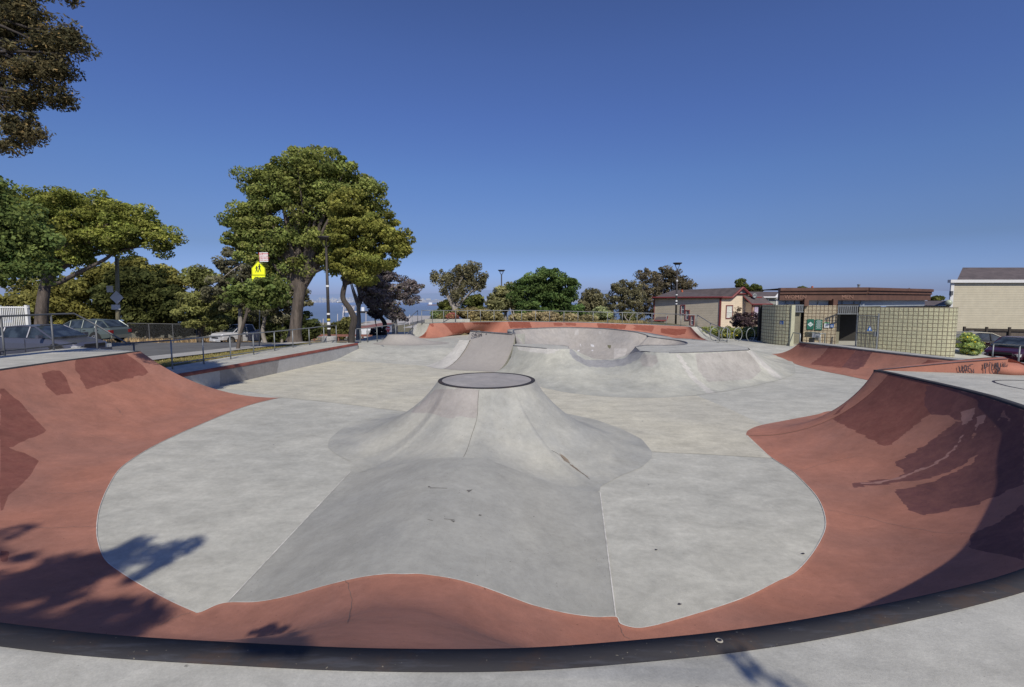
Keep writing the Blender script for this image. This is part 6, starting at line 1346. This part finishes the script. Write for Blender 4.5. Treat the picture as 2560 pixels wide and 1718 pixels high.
# pale leaning trunk and forked trunks near the truck
for i, (pts, rr, lab) in enumerate([([(664,866),(657,830),(662,790),(655,740),(648,700)], [.2,.17,.14,.12,.06], 'pale forked trunk right of the sign post'), ([(704,850),(706,820),(712,790),(722,765),(735,745)], [.16,.14,.12,.1,.06], 'slim pale leaning trunk left of the thick trunk')]):
    Yt = 44.+i; tk = [at(u, v, Yt) for u, v in pts]; tk[0][2] = float(gz(tk[0][0], Yt))-.1
    t = tree('pale_tree', lab, tk, rr, [(pts[-1][0], pts[-1][1]-15, 30, 20), (pts[-1][0]+20, pts[-1][1]+10, 22, 14)], Yt, 5000, .12, EU, BARKP, nlimb=10, sub=(.35,.6), nsub=36, seed=60+i, limb_from=.4)
# young street tree in front of the signs
Y5 = 23.6; b5 = at(594, 871, Y5); b5[2] = float(gz(b5[0], Y5))-.02
tree('young_street_tree', 'young thin leaning tree whose leaves partly hide the yellow school sign', [b5, at(600,840,Y5), at(612,800,Y5), at(622,765,Y5), at(640,735,Y5)], [.09,.075,.07,.06,.03], [(640,730,42,22),(600,745,36,20),(680,720,40,24),(655,755,40,18),(700,750,22,14),(590,715,24,18),(665,700,16,10),(640,706,14,7)], Y5, 5200, .078, ((.050,.072,.022),(.095,.108,.034)), BARK, nlimb=16, limb_r=.035, sub=(.2,.42), nsub=110, seed=33, aspect=.75, limb_from=.6)
# trees beyond the far bank
GF = 'trees beyond the far railing'
Y6 = 52.; tk = [G(1135,820,Y6)]; tk = [np.array([tk[0][0], Y6, -1.]), at(1135,775,Y6), at(1128,760,Y6), at(1135,735,Y6)]
tree('eucalyptus', 'open eucalyptus with pale branching stems left of the distant lamp post', tk, [.22,.2,.15,.07], [(1100,690,18,18),(1130,690,24,26),(1170,675,30,18),(1190,700,22,22),(1160,705,24,24),(1085,690,10,10),(1205,715,14,10),(1115,720,14,14),(1150,735,20,12),(1185,665,16,10),(1212,690,9,7)], Y6, 13000, .10, EU, BARKP, nlimb=44, limb_r=.085, sub=(.22,.6), nsub=150, flat=.9, droop=.8, seed=40, group=GF, limb_from=.3)
bushtree('dark_tree', 'dark small tree right behind the open eucalyptus', 1190, 60, [(1185,765,24,20),(1195,745,18,18),(1120,770,30,16)], 7000, .17, DK, seed=41, nsub=40, sub=(.6,.9), group=GF)
bushtree('olive_tree', 'pale olive rounded tree left of the green pine', 1262, 55, [(1262,748,34,30),(1245,765,26,20),(1285,760,26,22),(1265,725,18,14)], 15000, .13, ((.10,.105,.05),(.165,.16,.08)), BARKP, seed=42, nsub=70, sub=(.45,.8), group=GF)
pb_l = [(1365,700,48,24),(1330,720,46,24),(1400,715,42,26),(1310,745,34,24),(1350,755,56,30),(1410,745,36,28),(1420,780,36,26),(1340,785,50,18),(1290,715,16,12),(1440,780,16,20)]
tree('pine_tree', 'dense dark green pine with a domed crown behind the far railing', [np.array([at(1368,790,50)[0],50,-1.5]), at(1368,775,50), at(1366,720,50)], [.3,.25,.1], pb_l, 50, 46000, .12, ((.032,.055,.018),(.062,.086,.028)), BARK, nlimb=20, sub=(.45,.85), nsub=200, flat=.6, seed=43, group=GF)
bushtree('eucalyptus', 'smaller open eucalyptus just right of the pine', 1482, 66, [(1482,745,26,20),(1490,770,26,22),(1460,760,16,16)], 7000, .16, EU, BARKP, seed=44, nsub=46, sub=(.5,.85), group=GF, droop=.7)
bushtree('eucalyptus', 'eucalyptus with a ragged top left of the largest gum by the house', 1560, 62, [(1545,715,26,14),(1565,720,28,20),(1550,745,36,26),(1590,745,28,26),(1560,780,46,30),(1520,775,22,18),(1595,715,10,12)], 15000, .11, EU, BARKP, seed=45, nsub=140, sub=(.25,.65), group=GF, nl=20, droop=.7)
bushtree('eucalyptus', 'largest brown-green gum tree behind the left end of the tan house', 1655, 70, [(1620,690,26,20),(1660,680,26,16),(1680,700,36,26),(1640,720,40,30),(1600,720,24,16),(1620,750,34,28),(1700,710,30,18),(1725,712,16,10),(1630,790,26,26),(1600,770,12,16),(1595,685,10,8)], 21000, .12, ((.055,.048,.030),(.10,.085,.052)), BARKP, seed=46, nsub=210, sub=(.28,.8), group=GF, nl=30, droop=.7)
bushtree('distant_tree', 'small dark tree behind the cream gable roof', 1862, 90, [(1855,710,12,10),(1862,722,12,10)], 2200, .2, DK, seed=47, nsub=14, sub=(.5,.8), group=GF)
bushtree('distant_tree', 'small dark tree between the two house roofs', 1890, 92, [(1888,722,14,8),(1900,724,8,6)], 2200, .2, DK, seed=48, nsub=14, sub=(.5,.8), group=GF)
bushtree('distant_tree', 'dark treetop above the left part of the restroom roof', 2010, 95, [(2008,727,14,7),(2000,730,8,4)], 1800, .2, DK, seed=49, nsub=12, sub=(.5,.8), group=GF)
bushtree('distant_tree', 'wide dark treetop above the middle of the restroom roof', 2055, 96, [(2052,728,22,5)], 1800, .2, DK, seed=50, nsub=14, sub=(.5,.7), group=GF)
bushtree('distant_tree', 'tiny treetop above the right part of the restroom roof', 2270, 100, [(2271,727,6,4)], 700, .2, DK, seed=51, nsub=6, sub=(.4,.5), group=GF)
bushtree('distant_tree', 'dark treetop behind the low brown roof', 2340, 80, [(2342,748,14,4)], 1400, .2, DK, seed=52, nsub=10, sub=(.4,.6), group=GF)
# overhanging tree top left: near, trunk out of view
Y7 = 9.5; tk = [np.array([-13.2, 8.2, .6]), np.array([-12.9, 8.4, 4.]), np.array([-12., 8.8, 7.]), np.array([-10.6, 9.3, 9.0])]
tree('overhanging_tree', 'dark feathery tree branches hanging into the upper left corner', tk, [.34,.28,.2,.08], [(40,60,80,60),(110,110,70,48),(170,90,40,34),(195,110,26,28),(60,170,90,46),(130,180,50,28),(140,240,36,26),(165,255,20,18),(60,250,70,34),(40,320,56,40),(70,345,26,22),(20,370,34,16),(85,300,18,12),(30,0,90,50),(175,6,20,8),(-90,120,90,160),(-80,-60,120,90)], Y7, 60000, .034, ((.030,.032,.018),(.072,.060,.030),(.17,.12,.05)), BARKD, nlimb=90, limb_r=.045, sub=(.10,.30), nsub=420, flat=.6, seed=55, shell=.25, ydep=.6, limb_from=.6, aspect=.4)
# shade tree behind the photographer: casts the dappled shadow on the left
tk = [np.array([-6.6,-5.4,1.45]), np.array([-6.4,-5.5,4.]), np.array([-5.6,-5.6,6.8]), np.array([-4.4,-5.5,9.2])]
SUND = np.array([math.cos(R(SEL))*math.sin(R(SAZ)), math.cos(R(SEL))*math.cos(R(SAZ)), math.sin(R(SEL))])
_GU, _GV = proj(Gb)
def shade(u, v, z, L):  # leaf position that throws its shadow on this spot of the bowl
    d = (_GU-u)**2+(_GV-v)**2; d = np.where(Gb[...,1] > 9, 1e9, d); i = np.unravel_index(np.argmin(d), d.shape)
    return (Gb[i] if d[i] < 400 else pz(u, v, z)) + SUND*L
shb = [(shade(-60,1500,.7,13.), (.55,.55,.5)), (shade(80,1480,.5,13.2), (.5,.5,.45)), (shade(200,1440,.35,12.6), (.5,.5,.4)), (shade(330,1400,.0,12.5), (.42,.42,.36)), (shade(420,1385,.0,12.3), (.25,.25,.25)), (shade(240,1540,.6,12.8), (.42,.42,.34)), (shade(60,1560,.9,13.), (.4,.4,.35)), (shade(-300,1500,.9,13.), (.9,.9,.7)), (shade(-150,1400,.5,13.2), (.7,.6,.6)), (shade(330,1560,.55,12.5), (.3,.3,.28)), (shade(40,1640,1.5,12.8), (.35,.35,.3))]
st_ = thing('shade_tree', 'leafy tree standing behind the viewpoint that shades the left of the bowl', 'tree', tk[0])
MB().tube(catmull(np.array(tk), 24), list(np.linspace(.3,.1,24)), 10).make('trunk', BARK, st_, smooth=True)
o, cc = crown_mesh('crown', st_, shb, 5600, .07, ((.04,.05,.02),(.07,.07,.025)), sub=(.10,.26), nsub=110, flat=.7, seed=70, shell=.3)
lm = MB()
for q in cc[::4]: lm.tube(bez(tk[2], .5*(tk[3]+q)+np.array([0,0,.3]), q, 8), list(np.linspace(.07,.01,8)), 5, cap=False)
lm.make('limbs', BARK, st_)
# unseen leaf cluster added to cast a rounded shadow, with its bough
_fold = np.arange(Gb.shape[1])[None,:] <= np.argmax(_GV, axis=1)[:,None]
_r = np.random.default_rng(4); _pt = []
while len(_pt) < 150:
    a_, b_ = _r.uniform(600, 764), _r.uniform(1562, 1634)
    if ((a_-682)/80.)**2 + ((b_-1640)/76.)**2 > 1: continue
    d = np.where(_fold & (Gb[...,1] < 6), (_GU-a_)**2+(_GV-b_)**2, 1e9); _pt.append(Gb[np.unravel_index(np.argmin(d), d.shape)])
_pt = np.array(_pt)
bq = _pt.mean(0) + SUND*6.0
o2, c2 = crown_mesh('shadow_leaf_cluster', st_, [(p + SUND*(5.6+.8*(i_ % 7)/7.), (.004,.004,.004)) for i_, p in enumerate(_pt)], 14000, .022, ((.04,.05,.02),(.07,.07,.025)), sub=(.022,.034), nsub=300, flat=1., seed=71, shell=.1)
bend = bq + SUND*5.5
MB().tube(list(bez(tk[3], .5*(tk[3]+bend)+np.array([0,0,.8]), bend, 8)) + [bq+SUND*2.5, bq], [.03,.026,.022,.018,.015,.013,.012,.011,.01,.008], 6).make('added_bough', BARK, st_)
for k_, (uu_, vv_) in enumerate(((1872,1665),(1900,1700),(1950,1700))):
    cq = pz(uu_, vv_, 1.5)+SUND*(5.+.3*k_)
    crown_mesh('leaf_sprig', st_, [(cq, (.05,.05,.09))], 22, .03, ((.04,.05,.02),(.07,.07,.025)), sub=(.04,.07), nsub=8, flat=1., seed=90+k_, shell=.1)
    MB().tube([tk[3]+np.array([2.,.3,1.0]), .5*(tk[3]+cq)+SUND*3.5, cq+SUND*1.0, cq], [.008,.006,.004,.003], 5).make('twig', BARK, st_)
# ---- shrubs and low planting
def shrub(name, label, c, r, n, size, cols, seed, group=None, nsub=30, sub=(.25,.45), **kw):
    t = thing(name, label, 'shrub', (c[0], c[1], c[2]-r[2]), group=group); o, cc = crown_mesh('foliage', t, [(c, r)], n, size, cols, seed=seed, nsub=nsub, sub=sub, **kw)
    lm = MB(); b = np.array([c[0], c[1], c[2]-r[2]*1.0])
    for q in cc[:10]: lm.tube([b, .5*(b+q)+np.array([0,0,.05]), q], [.03,.02,.008], 5, cap=False)
    lm.make('stems', BARK, t); return t
bush_specs = [(1095,792,15,16,42,((.075,.10,.045),(.12,.14,.06)),'bluish green shrub at the left end behind the far railing'),(1118,795,20,12,41.5,((.09,.10,.04),(.15,.14,.06)),'yellow green shrub second from the left behind the far railing'),(1132,793,8,6,40.6,((.16,.04,.05),(.12,.10,.04)),'small reddish shrub behind the far railing'),(1165,786,30,17,43,((.12,.105,.05),(.18,.15,.08)),'tall dry tan shrub below the open eucalyptus'),(1205,788,28,15,43,((.12,.11,.055),(.19,.16,.085)),'broad dry tan shrub left of the pale olive tree'),(1235,792,18,11,42,((.10,.09,.04),(.16,.14,.07)),'dry shrub below the pale olive tree'),(1300,795,26,9,41.5,((.12,.11,.05),(.19,.16,.09)),'low dry shrub between olive tree and pine'),(1340,793,30,11,41.5,((.13,.11,.055),(.20,.165,.095)),'low tan shrub under the left of the pine'),(1374,793,22,11,41.,((.13,.11,.06),(.2,.165,.1)),'low tan shrub under the middle of the pine'),(1424,796,22,9,41,((.14,.12,.06),(.2,.17,.1)),'spiky tan shrub under the right of the pine'),(1502,785,22,16,42,((.11,.13,.06),(.17,.18,.09)),'pale green shrub right of the pine'),(1572,795,14,14,42,((.055,.065,.03),(.10,.10,.045)),'dark shrub before the ragged eucalyptus'),(1470,798,16,7,41,((.1,.09,.045),(.15,.13,.07)),'low dull shrub left of the pale green one')]
for i, (u, v, ru, rv, Y, cols, lab) in enumerate(bush_specs):
    s = Y/FPX; shrub('shrub', lab, at(u, v, Y), (ru*s, .9, rv*s), 4200, .085, cols, 80+i, 'shrubs behind the far railing', 40, (.22,.42))
for i, (u, v) in enumerate([(1285,780),(1290,785)]):
    a = at(u+i*3, v+22, 40.5); b = at(u-10+i*2, v-10, 41.5); o = MB().tube([a, b], .03, 6).make('timber_stake', BARKP, base=a); tag(o, ['slanting pale stake below the olive tree, left of two','slanting pale stake below the olive tree, right of two'][i], 'stake')
a = at(1572, 805, 40); t = thing('bare_sapling', 'small bare pale sapling behind the far railing right of the pale green shrub', 'tree', a)
MB().tube([a, at(1563,795,40), at(1560,786,40)], [.05,.04,.02], 6).tube([a, at(1576,793,40), at(1585,783,40)], [.05,.03,.02], 6).tube([at(1563,795,40), at(1568,784,40)], [.03,.02], 6).make('trunk', BARKP, t)
# planting bed with yellow flowers by the restroom
for i in range(9):
    u = 1760+i*19; Y = 34.2-.2*i; s = Y/FPX
    labs = ['leftmost','second','third','fourth','fifth','sixth','seventh','eighth','rightmost']
    shrub('flowering_shrub', labs[i]+' green shrub with yellow flowers in the bed behind the bike hoops', at(u, 832-abs(i-4)*.3, Y), (13*s, .6, 13*s), 3800, .055, ((.085,.105,.04),(.15,.16,.065),(.55,.42,.02)), 120+i, 'flowering shrubs in the planting bed', 36, (.15,.3))
for i, (u, v, ru, rv, Y, lab) in enumerate([(345,818,34,22,54,'dark scrubby bush behind the chain link fence, nearest the wagon'),(395,822,30,18,55,'low brown green bush second from the wagon behind the chain link fence'),(450,818,34,22,56,'dark bush in the middle behind the chain link fence'),(505,822,30,18,57,'low olive bush behind the chain link fence, nearest the truck')]):
    s = Y/FPX; c_ = at(u, v, Y); shrub('shrub', lab, c_, (ru*s, 1.2, rv*s), 6500, .12, ((.035,.042,.02),(.10,.085,.045)), 160+i, 'bushes behind the chain link fence', 50, (.3,.6))
shrub('dark_shrub', 'dark purple brown shrub below the bay window of the tan house', at(1866, 800, 40), (1.1,.7,.62), 6000, .06, ((.035,.024,.028),(.07,.05,.05)), 140, None, 50, (.18,.36)); 
shrub('wispy_shrub', 'thin wispy tall shrub left of the dark shrub by the house', at(1842, 795, 41), (.4,.3,.95), 900, .06, ((.09,.07,.05),(.13,.1,.07)), 141, None, 20, (.15,.3))
shrub('flowering_bush', 'round green bush with yellow flowers at the right end of the block wall', at(2423, 862, 25.2), (.48,.5,.62), 9000, .042, ((.10,.14,.05),(.18,.21,.09),(.6,.45,.02)), 142, None, 70, (.12,.22))
o = mk('planter_curb', MB().box((13.6,32.0,-.05),(21.,32.2,.32)).V, MB().box((0,0,0),(1,1,1)).F, M['walk'], base=(17,32,.1)); tag(o, 'low concrete kerb in front of the planting bed', 'kerb')
# grass tufts
def tufts(name, n, area, hgt, cols, seed, label, cat='grass', zoff=0.):
    rg = np.random.default_rng(seed); P = area(rg, n); n = len(P); a = rg.uniform(0, 2*math.pi, n); h = hgt*rg.uniform(.5, 1.4, n); w = h*.10+.006
    dx = np.stack([np.cos(a), np.sin(a), np.zeros(n)], 1)*w[:,None]; ln = rg.normal(size=(n,3))*h[:,None]*.35; ln[:,2] = h
    Q = np.stack([P-dx, P+dx, P+dx*.2+ln, P-dx*.2+ln], 1).reshape(-1,3); m = rg.random(n)[:,None]; col = np.array(cols[0])*(1-m)+np.array(cols[1])*m; col *= rg.uniform(.7,1.3,n)[:,None]
    o = mk(name, Q, None, LEAF, quads=np.arange(n*4).reshape(-1,4), colors=np.repeat(np.hstack([col, np.ones((n,1))]), 4, axis=0)); return tag(o, label, cat, kind='stuff')
def strip(rg, n):
    y = rg.uniform(13, 40, n); x0 = np.interp(y, [13,18,26.3,40], [-12.4,-12.2,-11.1,-9.9]); x1 = np.interp(y, [13,18,22,27,33,40], [-13.7,-13.65,-13.05,-12.45,-11.95,-10.6]); x = x0+(x1-x0)*rg.random(n); return np.stack([x, y, gz(x, y)-.02], 1)
tufts('grass', 30000, strip, .07, ((.10,.11,.03),(.21,.16,.075)), 201, 'patchy green and dry grass strip behind the ledge railing')
def bank_(rg, n):
    t = rg.random(n); p0_, p1_ = np.array([-37.,50.]), np.array([-30.,62.]); y = rg.uniform(44, 66, n); x = rg.uniform(-60, -36, n)+(y-44)*.45; return np.stack([x, y, gz(x, y)], 1)
tufts('dry_grass', 26000, bank_, .35, ((.20,.15,.08),(.28,.21,.12)), 202, 'dry tan grass along the far side of the street behind the fence')
def mound_(rg, n):
    x = rg.uniform(-4, 11, n); y = rg.uniform(38.6, 46, n); return np.stack([x, y, gz(x, y)], 1)
tufts('dry_grass', 16000, mound_, .16, ((.14,.12,.05),(.22,.18,.09)), 203, 'dry grass and ground cover on the mound behind the far railing')
# fallen leaves on the deck and bowl
rg = random.Random(9)
# ================================================================ LIGHT, SKY, CAMERA
EL, AZ = SEL, SAZ
w = bpy.data.worlds.new('World'); scn.world = w; w.use_nodes = True; n = w.node_tree.nodes; l = w.node_tree.links; n.clear()
sk = n.new('ShaderNodeTexSky'); sk.sky_type = 'NISHITA'; sk.sun_disc = False; sk.sun_elevation = R(EL); sk.sun_rotation = R(AZ); sk.altitude = 60; sk.air_density = 1.0; sk.dust_density = .6; sk.ozone_density = 2.0
hs = n.new('ShaderNodeHueSaturation'); hs.inputs['Saturation'].default_value = SKY_SAT; hs.inputs['Value'].default_value = 1.0; hs.inputs['Hue'].default_value = SKY_HUE
gm = n.new('ShaderNodeGamma'); gm.inputs['Gamma'].default_value = SKY_GAM
tcw = n.new('ShaderNodeTexCoord'); sxw = n.new('ShaderNodeSeparateXYZ'); l.new(tcw.outputs['Generated'], sxw.inputs[0])
rp = n.new('ShaderNodeValToRGB'); l.new(sxw.outputs[2], rp.inputs[0])   # haze and colour of this day's air by height above the horizon
stops = [(0.0123, [0.4065, 0.5093, 1.063]), (0.0506, [0.4287, 0.5507, 1.0482]), (0.1011, [0.4065, 0.4872, 0.7749]), (0.1596, [0.46, 0.5481, 0.8324]), (0.2341, [0.4907, 0.6032, 0.913]), (0.3365, [0.511, 0.6105, 0.9876]), (0.4264, [0.534, 0.6237, 1.0]), (0.4979, [0.5208, 0.6016, 0.9574])]
while len(rp.color_ramp.elements) < len(stops): rp.color_ramp.elements.new(.5)
for e_, (z_, c_) in zip(rp.color_ramp.elements, stops): e_.position = z_; e_.color = (c_[0], c_[1], c_[2], 1)
ml = n.new('ShaderNodeMix'); ml.data_type = 'RGBA'; ml.blend_type = 'MULTIPLY'; ml.inputs[0].default_value = 1; l.new(hs.outputs[0], ml.inputs[6]); l.new(rp.outputs[0], ml.inputs[7])
bg = n.new('ShaderNodeBackground'); bg.inputs['Strength'].default_value = SKY_STR; wo = n.new('ShaderNodeOutputWorld')
l.new(sk.outputs[0], gm.inputs[0]); l.new(gm.outputs[0], hs.inputs['Color']); l.new(ml.outputs[2], bg.inputs[0]); l.new(bg.outputs[0], wo.inputs[0])
sl = bpy.data.lights.new('sun', 'SUN'); sl.energy = SUN_STR; sl.angle = R(.53); sl.color = (1.0,.93,.82); so = bpy.data.objects.new('sun', sl); COL.objects.link(so)
so.rotation_euler = Vector(tuple(-SUND)).to_track_quat('-Z', 'Y').to_euler(); so.location = (20,-20,30)
cam = bpy.data.cameras.new('camera'); cam.sensor_width = 36; cam.lens = 36*FPX/2560.; cam.clip_end = 60000; cam.clip_start = .05
co_ = bpy.data.objects.new('camera', cam); COL.objects.link(co_); co_.location = (0,0,CAMH); co_.rotation_euler = (math.pi/2-PITCH, 0, 0); scn.camera = co_
scn.render.engine = 'CYCLES'; scn.view_settings.view_transform = 'Standard'; scn.view_settings.look = 'None'; scn.view_settings.exposure = 0; scn.view_settings.gamma = 1
scn.cycles.use_denoising = True; scn.cycles.max_bounces = 6; scn.cycles.transparent_max_bounces = 8
